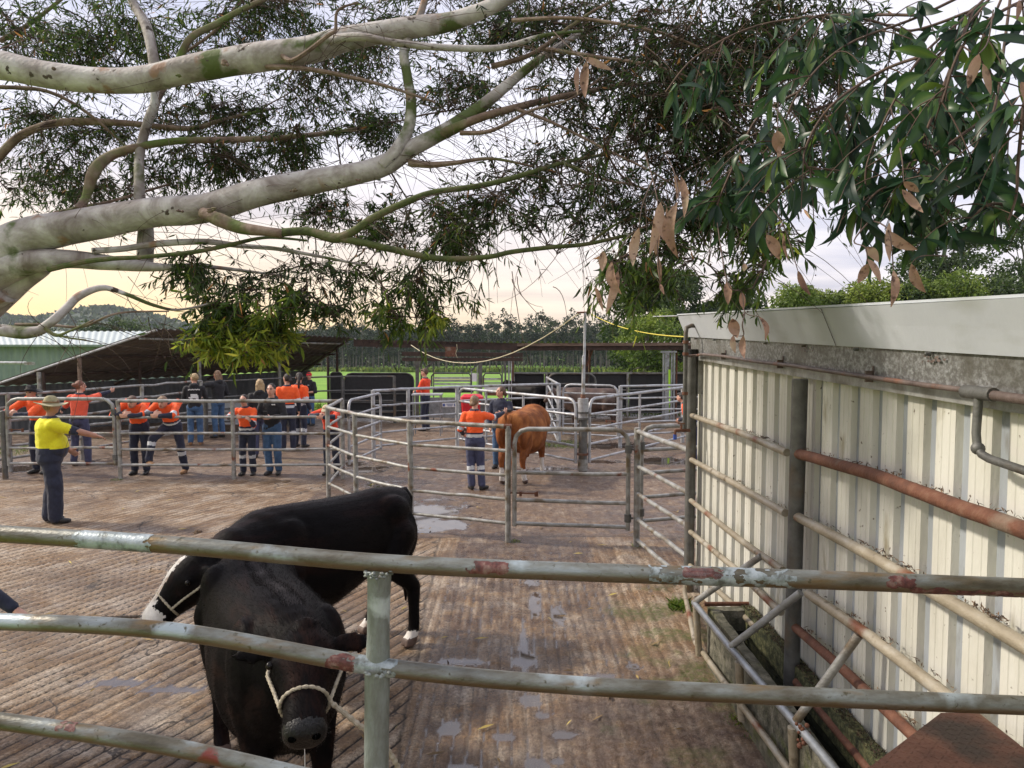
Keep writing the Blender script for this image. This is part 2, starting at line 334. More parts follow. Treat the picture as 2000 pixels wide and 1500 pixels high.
M['boot_black'] = mk('black_boot', [(.3, (.008, .008, .009)), (.7, (.03, .028, .026))], 12, .5)
M['boot_tan'] = mk('tan_boot', [(.3, (.16, .075, .03)), (.7, (.27, .15, .07))], 12, .8)
M['hat_felt'] = mk('khaki_felt', [(.3, (.28, .25, .14)), (.7, (.44, .40, .26))], 9, .9, .3, 40, stain=((.16, .14, .08), 5, .6, .75))
M['hat_black'] = mk('black_felt', [(.3, (.006, .006, .007)), (.7, (.016, .016, .018))], 9, .85)
M['cap_red'] = mk('red_cap', [(.3, (.55, .01, .02)), (.7, (.7, .02, .03))], 9, .8)
M['cap_beige'] = mk('beige_cap', [(.3, (.42, .35, .24)), (.7, (.55, .48, .34))], 9, .85)
def hairm(n, a, b): return mk(n, [(.35, a), (.65, b)], 30, .55, .8, 90, stretch=(2.5, 2.5, .5))
M['hair_brown'] = hairm('brown_hair', (.05, .025, .015), (.14, .075, .04)); M['hair_dark'] = hairm('dark_hair', (.012, .009, .008), (.035, .022, .018))
M['hair_blond'] = hairm('blond_hair', (.26, .17, .08), (.50, .37, .20)); M['hair_light'] = hairm('light_brown_hair', (.14, .085, .045), (.30, .19, .11)); M['hair_auburn'] = hairm('auburn_hair', (.10, .035, .02), (.24, .09, .05))
# cattle
M['coat_black'] = mk('black_coat', [(.25, (.0025, .0025, .003)), (.5, (.006, .005, .0055)), (.75, (.026, .012, .009))], 1.6, .50, .3, 13, stretch=(6, 1, 2.6), detail=7, spec=.03)
M['hair_coat'] = mk('black_hair_coat', [(.3, (.003, .0026, .0028)), (.6, (.006, .0045, .0045)), (.8, (.018, .008, .006))], 3, .6, detail=5, spec=.035)
M['coat_black2'] = mk('dull_black_coat', [(.25, (.0025, .0025, .003)), (.5, (.006, .005, .0055)), (.75, (.020, .009, .008))], 1.6, .5, .3, 13, stretch=(6, 1, 2.6), detail=7, spec=.06)
M['hair_sheen'] = mk('painted_sheen_hair', [(.35, (.012, .011, .012)), (.65, (.075, .068, .072))], 5, .7, spec=.1)  # lighter grey hair: the sheen along the spine, painted as colour
M['coat_white'] = mk('white_coat', [(.3, (.55, .52, .50)), (.7, (.70, .67, .64))], 20, .7, .4, 60, stain=((.3, .2, .14), 6, .6, .75))
M['coat_red'] = mk('chestnut_coat', [(.28, (.09, .028, .011)), (.5, (.25, .085, .028)), (.72, (.45, .185, .06))], 4, .75, .4, 45, stretch=(1.5, 1, .6), detail=8, spec=.15)
M['coat_brown'] = mk('dark_brown_coat', [(.3, (.03, .016, .012)), (.7, (.09, .05, .035))], 5, .6)
M['hoof'] = mk('hoof', [(.3, (.06, .035, .03)), (.7, (.14, .09, .07))], 12, .6)
M['nose'] = mk('wet_nose', [(.3, (.004, .004, .005)), (.7, (.010, .010, .011))], 20, .35, .5, 120, spec=.3)
M['nostril'] = mk('nostril', [(.3, (.001, .001, .001)), (.7, (.002, .002, .002))], 20, .9, spec=0)
M['eye'] = mk('eye_ball', [(.3, (.003, .002, .002)), (.7, (.006, .004, .003))], 20, .22, spec=.25)
# ================================================================ GROUND
def sstep(a, b, x): t = np.clip((x - a) / (b - a), 0, 1); return t * t * (3 - 2 * t)
def terrain_z(x, y):
    z = -0.07 - 6.6 * sstep(27, 240, y) * (y > 27) - 0.0 * x
    return z
ys = np.concatenate([np.linspace(-40, 26, 30), np.geomspace(27, 900, 60), [1500, 3000]])
xs = np.concatenate([-np.geomspace(2500, 20, 24), np.linspace(-18, 18, 10), np.geomspace(20, 2500, 24)])
Xt, Yt = np.meshgrid(xs, ys); Zt = terrain_z(Xt, Yt) + fbm2(Xt, Yt, .02) * .8 * sstep(40, 160, Yt)
def gridf(nr, nc):
    i = np.arange(nr - 1)[:, None] * nc + np.arange(nc - 1)[None, :]
    return np.stack([i, i + 1, i + nc + 1, i + nc], -1).reshape(-1, 4)
mg = mk('pasture', [(.3, (.10, .22, .014)), (.55, (.15, .30, .02)), (.75, (.21, .35, .035))], .35, .95, .6, 30, stain=((.16, .15, .06), .08, .56, .72))
o = np_mesh('pasture', np.stack([Xt, Yt, Zt], -1).reshape(-1, 3), gridf(len(ys), len(xs)), mg, smooth=True); tag(o, kind='structure')

rows = [3.0]
while rows[-1] < 27.5: rows.append(rows[-1] + max(.0145, .0046 * rows[-1]))
rows = np.concatenate([np.linspace(-3, 2.9, 40), np.array(rows)])
us = np.linspace(-.97, .80, 640)
U, Y = np.meshgrid(us, rows); X = U * (np.maximum(Y, 2.0) + .8)
left = (X < -.72 - .05 * (Y - 4.5))
pen = sstep(9.75, 9.95, Y + .05 * fbm2(X, Y, 1.3) - .02 * X) * (X > -3.4)         # the round pens: churned dirt over concrete
pen = np.maximum(pen, sstep(13.9, 14.2, Y))
A = R(25)
sL = X * math.cos(A) - Y * math.sin(A) + .02 * fbm2(X, Y, .8); sR = X + .012 * fbm2(X, Y, .8, z=3)
def groove(s, p, wd):
    f = s / p - np.floor(s / p); d = np.abs(f - .5) * p      # distance from the plank's middle
    return sstep(p / 2 - wd, p / 2 - wd * .25, d), f
gL, fL = groove(sL, .128, .020); gR, fR = groove(sR, .098, .016)
n1 = fbm2(X, Y, .55, 4); n2 = fbm2(X, Y, 3.1, 4, 9.0); n3 = fbm2(X, Y, 13., 3, 4.0); n4 = fbm2(X, Y, 34., 2, 2.0)
gr = np.where(left, gL, gR * .75); gr = gr * (1 - pen) * np.clip(1.05 + .9 * n2 + .5 * n1, .12, 1)
fadeout = 1 - sstep(8.2, 10.5, Y) * .75
gr = gr * fadeout
tilt = np.where(left, fL - .5, (fR - .5) * .3)
# mud: lies over the slab on the right and in the corner by the trough
mud = np.clip(sstep(-.15, .5, n1 + .35 * sstep(-.3, .8, X) + .35 * sstep(6.5, 4.6, Y) * (X > -.6) - .15) + .25 * n2 + .8 * sstep(.2, .7, X) * sstep(6.0, 4.9, Y), 0, 1)
mud = np.where(left, mud * .35, mud); mud = np.maximum(mud, pen * .9)
h = -.017 * gr * (1 - .55 * mud) + .004 * tilt * (1 - pen) * (1 - mud) + n2 * .004 + n3 * .0035 * (.5 + mud) + n4 * .0042 * (.35 + 1.5 * mud + .5 * (~left)) + .010 * n1
h += pen * (.012 * n2 + .006 * n3)
hbase = None
pud = [(1035, 1368, .10, .085), (1062, 1392, .06, .06), (1108, 1428, .085, .07), (1055, 1488, .10, .09), (1092, 1482, .05, .04), (890, 1290, .16, .05), (925, 1290, .10, .05), (1022, 1290, .08, .10), (1172, 1320, .14, .05), (1238, 1300, .06, .08),
       (988, 1435, .1, .06), (880, 1420, .08, .1), (915, 1495, .12, .06), (1040, 1135, .10, .14), (1045, 1180, .06, .3), (1025, 1262, .05, .4), (1090, 1200, .05, .25), (1090, 914, .55, .25), (715, 917, .5, .5), (1062, 868, .8, .4), (825, 1000, .45, .7), (842, 1025, .5, .35), (750, 945, .4, .4), (1200, 870, 1.2, .5), (1300, 900, .8, .6), (930, 900, .3, .3),
       (690, 905, .4, .5), (335, 1345, .18, .05), (240, 1330, .2, .06), (1180, 900, .5, .3), (30, 915, .5, .4)]
pm = np.zeros_like(X)
for (a, b, rx, ry) in pud:
    c = gz(a, b); ex = X - c.x + .7 * rx * n2 + .25 * rx * n3; ey = Y - c.y + .7 * ry * n2 + .3 * ry * n3; pm = np.maximum(pm, np.exp(-((ex / rx) ** 2 + (ey / ry) ** 2) ** .8))
fl = sstep(.05, .5, pm); h = h * (1 - fl) + (.004 * n2 + .003 * n3 + .008 * n1) * fl
wl = -.013
h = h - .034 * pm
wet_g = sstep(.1, .5, fbm2(X, Y, .9, 3, 21.)+ .35 * (X > -.7) * (X < 1.0)) * (gr > .55)      # water standing in the grooves
pool = sstep(0, .0035, wl - h) * (pm > .10); water = np.clip(pool + .75 * sstep(.62, .9, wet_g) * (~left) * (pen < .3) * sstep(-.15, .25, n3 + .6 * n2) + .5 * sstep(.8, 1, wet_g) * left * sstep(.0, .3, n3), 0, 1)
h = np.where((pm > .12) & (h < wl), wl + 0 * h, h)
wet = np.clip(.55 * sstep(-.5, .5, fbm2(X, Y, .45, 3, 31.)) + .9 * pm + .60 * (X > -.7) * (Y < 10) * (X < 1.0) + .25 * pen, 0, 1)
h -= .10 * sstep(-6, -16, X) * 0
green = sstep(.1, .4, n2 + .4 * sstep(.75, 1.4, X) - .25) * (X > .6) * sstep(3.8, 5.2, Y) * sstep(8.6, 7.2, Y) + .35 * sstep(.25, .6, n1) * pen * (Y > 11)
kerb = sstep(1.28, 1.30, X + .012 * n2) * (Y < 9.4); h = h + .02 * kerb * (1 - .3 * n2)
gr = np.where(kerb > .5, 0, gr)
mgr = bpy.data.materials.new('yard_concrete'); mgr.use_nodes = True; t = mgr.node_tree; t.nodes.clear(); n = t.nodes.new; l = t.links.new
oo = n('ShaderNodeOutputMaterial'); b = n('ShaderNodeBsdfPrincipled'); l(b.outputs[0], oo.inputs[0]); tc = n('ShaderNodeTexCoord')
def nnoise(sc, det=8, st=(1, 1, 1), ro=.6):
    mp = n('ShaderNodeMapping'); l(tc.outputs['Object'], mp.inputs[0]); mp.inputs['Scale'].default_value = st
    q = n('ShaderNodeTexNoise'); q.inputs['Scale'].default_value = sc; q.inputs['Detail'].default_value = det; q.inputs['Roughness'].default_value = ro; l(mp.outputs[0], q.inputs['Vector']); return q.outputs[0]
def ramp(src, els):
    r = n('ShaderNodeValToRGB'); l(src, r.inputs[0]); e_ = r.color_ramp.elements
    while len(e_) < len(els): e_.new(.5)
    for q, (p, c) in zip(e_, els): q.position = p; q.color = (*c, 1)
    return r.outputs[0]
def mixc(fac, a, c, blend='MIX'):
    q = n('ShaderNodeMixRGB'); q.blend_type = blend
    if isinstance(fac, (int, float)): q.inputs[0].default_value = fac
    else: l(fac, q.inputs[0])
    for i, v in ((1, a), (2, c)):
        if isinstance(v, tuple): q.inputs[i].default_value = (*v, 1)
        else: l(v, q.inputs[i])
    return q.outputs[0]
def mrange(src, a, c, d=0., e_=1.):
    q = n('ShaderNodeMapRange'); l(src, q.inputs[0])
    for i, v in enumerate((a, c, d, e_)): q.inputs[i + 1].default_value = v
    return q.outputs[0]
def att(nm): q = n('ShaderNodeAttribute'); q.attribute_name = nm; return q.outputs['Fac']
def mm(op, a, c):
    q = n('ShaderNodeMath'); q.operation = op; q.use_clamp = True
    for i, v in ((0, a), (1, c)):
        if isinstance(v, (int, float)): q.inputs[i].default_value = v
        else: l(v, q.inputs[i])
    return q.outputs[0]
base = ramp(nnoise(1.7, 12, ro=.68), [(.32, (.11, .066, .036)), (.42, (.25, .155, .080)), (.50, (.36, .265, .175)), (.62, (.52, .47, .42))])
gsv = att('gs'); fr_ = n('ShaderNodeMath'); fr_.operation = 'FRACT'; l(gsv, fr_.inputs[0]); fd_ = n('ShaderNodeMath'); fd_.operation = 'SUBTRACT'; l(fr_.outputs[0], fd_.inputs[0]); fd_.inputs[1].default_value = .5; fa_ = n('ShaderNodeMath'); fa_.operation = 'ABSOLUTE'; l(fd_.outputs[0], fa_.inputs[0])
cb_ = n('ShaderNodeCombineXYZ'); l(gsv, cb_.inputs[0]); l(att('gt'), cb_.inputs[1]); st_ = n('ShaderNodeTexNoise'); st_.inputs['Scale'].default_value = 1.6; st_.inputs['Detail'].default_value = 9; st_.inputs['Roughness'].default_value = .7; l(cb_.outputs[0], st_.inputs['Vector'])
ragged = n('ShaderNodeMath'); ragged.operation = 'MULTIPLY_ADD'; l(nnoise(26, 6, ro=.7), ragged.inputs[0]); ragged.inputs[1].default_value = .16; l(fa_.outputs[0], ragged.inputs[2])
line_ = mm('MULTIPLY', mrange(ragged.outputs[0], .50, .545), att('gm'))
base = mixc(mrange(st_.outputs[0], .42, .62, 0, .7), base, (.14, .088, .05)); base = mixc(mrange(st_.outputs[0], .50, .36, 0, .65), base, (.42, .385, .345))
fine = ramp(nnoise(38, 8, ro=.75), [(.34, (.22, .17, .13)), (.46, (.85, .82, .78)), (.6, (1.5, 1.48, 1.45))])
c_ = mixc(.85, base, fine, 'MULTIPLY')
mudc = ramp(nnoise(16, 10, ro=.7), [(.3, (.055, .032, .022)), (.5, (.15, .10, .075)), (.62, (.23, .175, .145)), (.75, (.30, .25, .22))])
c_ = mixc(mm('MULTIPLY', att('mud'), mrange(nnoise(7, 8), .38, .58, .35, 1.)), c_, mudc)
c_ = mixc(mrange(nnoise(5.5, 8, ro=.7), .56, .68, 0, .8), c_, (.10, .052, .026))
c_ = mixc(mrange(nnoise(.8, 10, ro=.7), .50, .66, 0, .65), c_, (.13, .095, .075))
c_ = mixc(mrange(nnoise(52, 6, ro=.7), .57, .65, 0, .85), c_, (.05, .035, .025)); c_ = mixc(mm('MULTIPLY', mrange(nnoise(75, 5, ro=.7), .58, .66, 0, .7), att('mud')), c_, (.42, .38, .36))
c_ = mixc(mm('MULTIPLY', att('groove'), .25), c_, (.05, .035, .026)); c_ = mixc(mm('MULTIPLY', line_, mrange(att('gl'), 0, 1, .35, 1.)), c_, (.018, .012, .009))
c_ = mixc(mm('MULTIPLY', att('moss'), mrange(nnoise(22, 6), .4, .6, .2, .9)), c_, (.10, .12, .03))
wetm = mm('MULTIPLY', att('wet'), mrange(nnoise(4, 8, ro=.7), .34, .56))
c_ = mixc(mm('MULTIPLY', wetm, .8), c_, mixc(1., c_, (.42, .40, .42), 'MULTIPLY'))
vc = n('ShaderNodeTexVoronoi'); vc.feature = 'DISTANCE_TO_EDGE'; vc.inputs['Scale'].default_value = .75; wv_n = n('ShaderNodeTexNoise'); wv_n.inputs['Scale'].default_value = 1.7; wv_n.inputs['Detail'].default_value = 6; l(tc.outputs['Object'], wv_n.inputs['Vector']); va = n('ShaderNodeVectorMath'); va.operation = 'MULTIPLY_ADD'; l(wv_n.outputs['Color'], va.inputs[0]); va.inputs[1].default_value = (.9, .9, 0); l(tc.outputs['Object'], va.inputs[2]); l(va.outputs[0], vc.inputs['Vector'])
c_ = mixc(mm('MULTIPLY', mm('MULTIPLY', mrange(vc.outputs['Distance'], .004, .011, .9, 0), att('gl')), mrange(nnoise(.5, 3), .46, .54)), c_, (.03, .02, .015))
c_ = mixc(att('joint'), c_, (.03, .022, .017))
wa = att('water')
c_ = mixc(mm('MULTIPLY', wa, .8), c_, (.06, .05, .048))
c_ = mixc(1., c_, (.84, .79, .71), 'MULTIPLY')
l(c_, b.inputs['Base Color'])
rg = mrange(wetm, 0, 1, .80, .16); q = n('ShaderNodeMixRGB'); l(wa, q.inputs[0]); l(rg, q.inputs[1]); q.inputs[2].default_value = (.04, .04, .04, 1); l(q.outputs[0], b.inputs['Roughness'])
bp = n('ShaderNodeBump'); l(nnoise(42, 10, ro=.72), bp.inputs['Height']); l(mrange(wa, 0, 1, .75, 0.), bp.inputs['Strength']); bp.inputs['Distance'].default_value = .02
l(bp.outputs[0], b.inputs['Normal'])
l(mrange(wa, 0, 1, .5, 1.0), b.inputs['Specular IOR Level'])
yard = np_mesh('yard_floor', np.stack([X, Y, h], -1).reshape(-1, 3), gridf(len(rows), len(us)), mgr, smooth=True,
    attrs=dict(joint=np.clip(.8 * np.exp(-((X + .72 + .05 * (Y - 4.5) + .03 * n2) / .014) ** 2) * (Y < 9.8) + .8 * np.exp(-((Y - 9.84 - .02 * X + .05 * n2) / .03) ** 2) * (X > -3.2) + .6 * np.exp(-((Y - 12.6 + .1 * n2 + .03 * X) / .03) ** 2) * (X < -3.3), 0, 1).ravel(), gl=left.astype(float).ravel(), gs=np.where(left, sL / .128, sR / .098).ravel(), gt=np.where(left, X * math.sin(A) + Y * math.cos(A), Y).ravel(), gm=np.clip((1 - pen) * (1 - .8 * kerb) * np.clip(1.1 + .9 * n2 + .6 * n1, .1, 1) * (1 - .75 * mud) * np.where(left, 1, .8) * (1 - .45 * sstep(8.5, 10.5, Y)), 0, 1).ravel(), groove=np.clip(gr, 0, 1).ravel(), water=water.ravel(), mud=mud.ravel(), wet=wet.ravel(), moss=np.clip(green, 0, 1).ravel()))
tag(yard, kind='structure')

def scatter_blades(name, pts, hts, mats, wd=.006, lean=.5, parent=None, tone=None):
    k = len(pts); pts = np.asarray(pts); hts = np.asarray(hts); a = rng.random(k) * 2 * np.pi; ln = rng.normal(0, lean, (k, 2)) * hts[:, None]
    side = np.stack([np.cos(a), np.sin(a), np.zeros(k)], 1) * (wd if np.isscalar(wd) else wd[:, None])
    tip = pts + np.concatenate([ln, hts[:, None]], 1); mid = pts + np.concatenate([ln * .35, hts[:, None] * .6], 1)
    v = np.stack([pts - side, pts + side, mid + side * .7, tip, mid - side * .7], 1).reshape(-1, 3)
    f = (np.arange(k)[:, None] * 5 + np.array([0, 1, 2, 3, 4])[None]).astype(int)
    tn = rng.random(k) if tone is None else tone
    return np_mesh(name, v, f, mats, parent=parent, attrs=dict(tone=np.repeat(tn, 5)))
def tuft(px, py, r, n_, hgt, label, z=0.0):
    c = gz(px, py, z); ang = rng.random(n_) * 6.283; rr = np.sqrt(rng.random(n_)) * r
    p = np.stack([c.x + rr * np.cos(ang), c.y + rr * np.sin(ang) * 1.2, np.full(n_, c.z - .005)], 1)
    o_ = scatter_blades('grass_tuft', p, hgt * (.4 + .7 * rng.random(n_)) * (1.1 - rr / r * .6), M['grassblade'], .004, .55)
    tag(o_, label, 'grass tuft', kind='stuff'); return o_
tuft(1330, 1188, .13, 420, .13, 'bright green grass tuft at the foot of the wall end post')
tuft(1242, 1068, .09, 120, .06, 'small green weed at the base of the gate hinge post')
tuft(1006, 1058, .07, 70, .05, 'tiny weed sprig beside the rusty topped pen post')
tuft(1440, 1415, .10, 120, .07, 'sparse green weed beside the trough guard pipe')
tuft(1470, 1440, .08, 120, .07, 'low weed growing under the near end of the trough guard')
tuft(228, 937, .12, 90, .04, 'thin grass ring around the left gate post base')
tuft(40, 880, .9, 900, .16, 'bright green grass patch behind the left gate')
tuft(1105, 868, .6, 500, .10, 'grass patch behind the bull beside the diagonal braced panel')
# green strip that shows under the rubber panels at the back
k = 9000; gx = rng.uniform(-9, 9, k); gy = rng.uniform(25.6, 30, k)
o = scatter_blades('grass', np.stack([gx, gy, np.full(k, -.05)], 1), rng.uniform(.10, .28, k), M['grassblade'], .012, .4); tag(o, 'bright green grass strip behind the back panels', 'grass', kind='stuff')
# litter: gum leaves and dung on the concrete
k = 260; U_ = rng.uniform(-.75, .42, k); Y_ = rng.uniform(4.3, 13.5, k) ; a = rng.random(k) * 6.28; ln = rng.uniform(.03, .075, k); wd_ = ln * .16
c = np.stack([U_ * Y_, Y_, np.full(k, .012)], 1); d = np.stack([np.cos(a), np.sin(a), rng.normal(0, .1, k)], 1); s = np.stack([-np.sin(a), np.cos(a), np.zeros(k)], 1)
v = np.stack([c - d * ln[:, None], c + s * wd_[:, None], c + d * ln[:, None], c - s * wd_[:, None] + [0, 0, .006]], 1).reshape(-1, 3)
o = np_mesh('leaf_litter', v, np.arange(4 * k).reshape(-1, 4), mk('yellow_litter', [(0, (.10, .06, .02)), (.6, (.22, .14, .05)), (1, (.50, .40, .10))], attr='tone', rough=.7), attrs=dict(tone=np.repeat(rng.random(k), 4)))
tag(o, 'yellow and brown fallen gum leaves scattered on the concrete', 'leaf litter', kind='stuff')
def dung(px, py, r, label):
    c = gz(px, py); mb = MB()
    for i in range(9): mb.ell(c + Vector((random.gauss(0, r * .5), random.gauss(0, r * .5), 0)), (r * random.uniform(.3, .6), r * random.uniform(.3, .6), random.uniform(.01, .03)), n=10, m=6)
    tag(mb.build('dung_pat', mk('dung', [(.3, (.06, .035, .02)), (.7, (.16, .10, .05))], 30, .8, .8, 60)), label, 'dung')
dung(537, 940, .22, 'brown dung pat at the feet of the girl with the phone')
dung(385, 1040, .06, 'small dark dung pat near the yellow shirted man')

# ================================================================ PIPE FENCES AND GATES
def XY(px, y): v = pt(px, 700, y); return (v.x, y)
def pipe_fence(label, posts, zs, rp=.038, rr=.024, rtop=None, mat='galv', top=None, post_idx=None, group=None, wob=.004, over=(0, 0), name='pipe_fence', zshift=None):
    root = thing(name, (posts[0][0], posts[0][1], 0), label, 'fence', group)
    H = top or max(zs)
    for i, p in enumerate(posts):
        if post_idx is not None and i not in post_idx: continue
        hh = H + (zshift[i] if zshift else 0)
        mb = MB(); mb.tube([(p[0], p[1], -.12), (p[0], p[1], hh * .5), (p[0] + random.gauss(0, .004), p[1], hh + .01)], rp, 14)
        mb.build('post', M[mat], root)
    for z in zs:
        pl = []
        for i in range(len(posts) - 1):
            a, b_ = Vector((*posts[i], z + (zshift[i] if zshift else 0))), Vector((*posts[i + 1], z + (zshift[i + 1] if zshift else 0)))
            if i == 0 and over[0]: a = a - (b_ - a).normalized() * over[0]
            for k_ in range(5):
                q = a.lerp(b_, k_ / 5)
                if k_: q.z += random.gauss(0, wob)
                pl.append(q)
            if i == len(posts) - 2:
                if over[1]: b_ = b_ + (b_ - a).normalized() * over[1]
                pl.append(b_)
        r_ = (rtop or rr) if z == max(zs) else rr
        MB().tube(pl, r_, 12).build('rail', M[mat], root)
    return root
def gate(label, p0, p1, z0, z1, zs, r=.021, rr=None, mat='galv', verts=(), hinge=None, group=None, latch=None, cr_=.16, z1b=None, latch_z=.55, z0b=None):
    root = thing('pipe_gate', (p0[0], p0[1], 0), label, 'gate', group); a, b_ = Vector((*p0, 0)), Vector((*p1, 0)); Lx = (b_ - a).length; dx = (b_ - a).normalized()
    z1b = z1b or z1; z0b = z0 if z0b is None else z0b
    def P(u, z): return a + dx * u + Vector((0, 0, z + ((z1b - z1) * u / Lx if z > (z0 + z1) / 2 else (z0b - z0) * u / Lx)))
    pl = [P(0, z0 - .04)] + [P(0, z0 + (z1 - z0 - cr_) * t_) for t_ in (.01, .5, 1)]
    for t_ in (30, 60): pl.append(P(cr_ - cr_ * math.cos(R(t_)), z1 - cr_ + cr_ * math.sin(R(t_))))
    pl += [P(cr_, z1), P(Lx * .5, z1 + random.gauss(0, .003)), P(Lx - cr_, z1)]
    for t_ in (60, 30): pl.append(P(Lx - cr_ + cr_ * math.cos(R(t_)), z1 - cr_ + cr_ * math.sin(R(t_))))
    pl += [P(Lx, z1 - cr_), P(Lx, (z0 + z1) / 2), P(Lx, z0 - .04)]
    MB().tube(pl, r, 12).build('gate_frame', M[mat], root)
    for z in list(zs) + [z0]:
        MB().tube([P(0, z), P(Lx * .3, z + random.gauss(0, .004)), P(Lx * .7, z + random.gauss(0, .005)), P(Lx, z)], rr or r * .88, 10).build('rail', M[mat], root)
    for u in verts: MB().tube([P(u * Lx, z0), P(u * Lx, z1)], r * .85, 10).build('upright', M[mat], root)
    if hinge is not None:
        s_ = Lx if hinge else 0; o_ = .07 if hinge else -.07
        for z in (z0 + .12, z1 - .25):
            mb = MB(); mb.tube([P(s_, z - .05), P(s_, z + .05)], r * 1.5, 12); mb.tube([P(s_, z), P(s_ + o_, z)], .014, 8); mb.build('hinge', M['galv_dark'], root)
    if latch is not None:
        s_ = Lx if latch else 0; d_ = -1 if latch else 1
        mb = MB(); mb.tube([P(s_ - d_ * .08, latch_z), P(s_ + d_ * .30, latch_z)], .011, 8); mb.tube([P(s_ + d_ * .30, latch_z - .04), P(s_ + d_ * .30, latch_z + .03)], .012, 8)
        for q in (.08, .28): mb.tube([P(s_ + d_ * q, latch_z - .04), P(s_ + d_ * q, latch_z + .02)], .018, 8)
        mb.build('latch', M['rust'], root)
    return root
RZ = [.27, .57, .88, 1.19]
dA = 14.0
pA = [XY(228, dA), XY(452, dA), XY(667, dA)]
pipe_fence('grey pipe fence where the orange shirted youths lean, two long bays', pA, RZ + [1.50], rp=.04, rr=.026, rtop=.033)
gate('round cornered pipe gate behind the man in the yellow shirt', XY(9, dA), XY(219, dA), .30, 1.54, [.60, .88, 1.19], r=.034, rr=.025, hinge=1, latch=0, latch_z=.95, cr_=.22)
pl_ = XY(1, dA)
rt = thing('gate_post', (*pl_, 0), 'dark upright post at the far left end of the round cornered gate', 'post'); MB().tube([(*pl_, -.1), (*pl_, 1.3)], .05, 14).build('post_tube', M['galv_dark'], rt); MB().ell((*pl_, 1.3), (.05, .05, .02)).build('post_cap', M['galv_dark'], rt)
# middle pen
g642 = gz(642, 972); g696 = gz(696, 1003); g803 = gz(803, 1037); g992 = gz(992, 1059); g1243 = gz(1243, 1069)
mid = [(pA[2][0], pA[2][1]), (g642.x, g642.y), (g696.x, g696.y), (g803.x, g803.y), (g992.x, g992.y)]
pipe_fence('curved front fence of the round pen, behind the standing black heifer', mid, [.25, .57, .89, 1.21, 1.53], rp=.038, rr=.023, rtop=.030, post_idx=[1, 2, 3, 4], mat='galv')
MBc = MB(); MBc.tube([(g992.x - .055, g992.y + .004, 1.53), (g992.x + .05, g992.y - .002, 1.53)], .033, 12)
o = MBc.build('rusty_rail_end', M['rust']); o.parent = bpy.data.objects['pipe_fence.001']; 
o.location = -ORG['pipe_fence.001']
a_, b_ = XY(1005, g992.y - .02), XY(1229, g1243.y)
gate('closed front gate of the round pen, between two posts in front of the bull', a_, b_, .26, 1.50, [.57, .93], r=.030, rr=.026, hinge=1, latch=0, latch_z=.66, cr_=.18, mat='galv', z1b=1.52)
e1 = (1.86, 7.63)
pipe_fence('short fence running from the gate hinge post to the white wall', [(g1243.x, g1243.y), (e1[0], e1[1])], [.10, .37, .70, 1.05, 1.50], rp=.04, rr=.026, rtop=.03, post_idx=[0], mat='galv', top=1.53)
gate('far gate hinged beyond the hinge post and partly hidden by the white wall', (g1243.x + .13, g1243.y + .45), (4.2, 10.6), .23, 1.50, [.55, .88, 1.19], r=.032, rr=.026, hinge=0, cr_=.17, mat='galv')
# gates and fences behind the pen
p730 = gz(730, 896); p798 = gz(798, 888); p893 = gz(893, 878); p1092 = gz(1092, 865); p1211 = gz(1211, 870)
gate('narrow round cornered gate standing open behind the youth in the beige cap', (pA[2][0] + .10, dA + .1), (p730.x + .22, p730.y - .3), .30, 1.50, [.60, .88, 1.19], r=.028, rr=.023, mat='galv_pale', hinge=0, cr_=.16)
pipe_fence('pale pipe fence across the back of the round pen', [(p730.x, p730.y), (p798.x, p798.y), (p893.x, p893.y), (p1092.x, p1092.y)], [.28, .58, .88, 1.19, 1.53], rp=.045, rr=.024, rtop=.033, mat='galv_pale')
pole = gz(1138, 928)
gate('long pale gate behind the bull reaching to the capped pole', (p893.x + .06, p893.y - .1), (pole.x - .14, pole.y), .28, 1.50, [.58, .88, 1.19], r=.032, rr=.025, mat='galv_pale', verts=(.27, .60), cr_=.2, z1b=1.50)
gate('long pale gate from the capped pole towards the water tap', (pole.x + .14, pole.y + .1), (4.6, 18.6), .28, 1.50, [.60, .90, 1.19], r=.032, rr=.025, mat='galv_pale', verts=(.42,), cr_=.2)
gate('small round cornered gate far behind the capped pole', (p1092.x + .1, p1092.y), (p1211.x - .08, p1211.y - .1), .25, 1.52, [.5, .78, 1.05, 1.30], r=.028, rr=.02, mat='galv_pale', latch=1, latch_z=.62, cr_=.2)
pipe_fence('pale back fence right of the small gate', [(p1211.x, p1211.y), XY(1335, 19.0), XY(1420, 19.0)], [.28, .58, .88, 1.19, 1.50], rp=.05, rr=.024, rtop=.03, mat='galv_pale')
# braced ladder panel
rt = thing('braced_panel', (p1092.x, p1092.y, 0), 'white painted panel with zigzag braces behind the bull', 'panel'); q0 = Vector((p1092.x - .03, p1092.y + .1, 0)); q1 = pt(1068, 700, 22.4); q1.z = 0
for u, nm in ((0.02, 'upright'), (.5, 'upright'), (1, 'upright')):
    q = q0.lerp(q1, u); MB().box(q + Vector((0, 0, .76)), (.05, .07, 1.52)).build(nm, M['galv_pale'], rt)
MB().tube([q0 + Vector((0, 0, 1.53)), q1 + Vector((0, 0, 1.53))], .03, 8).build('top_rail', M['galv_pale'], rt)
for i in range(4):
    za, zb = 1.35 - .36 * i, 1.0 - .36 * i; MB().tube([q1 + Vector((0, 0, za)), q0 + Vector((0, 0, max(.05, zb)))], .026, 8).build('brace', M['galv_pale'], rt)
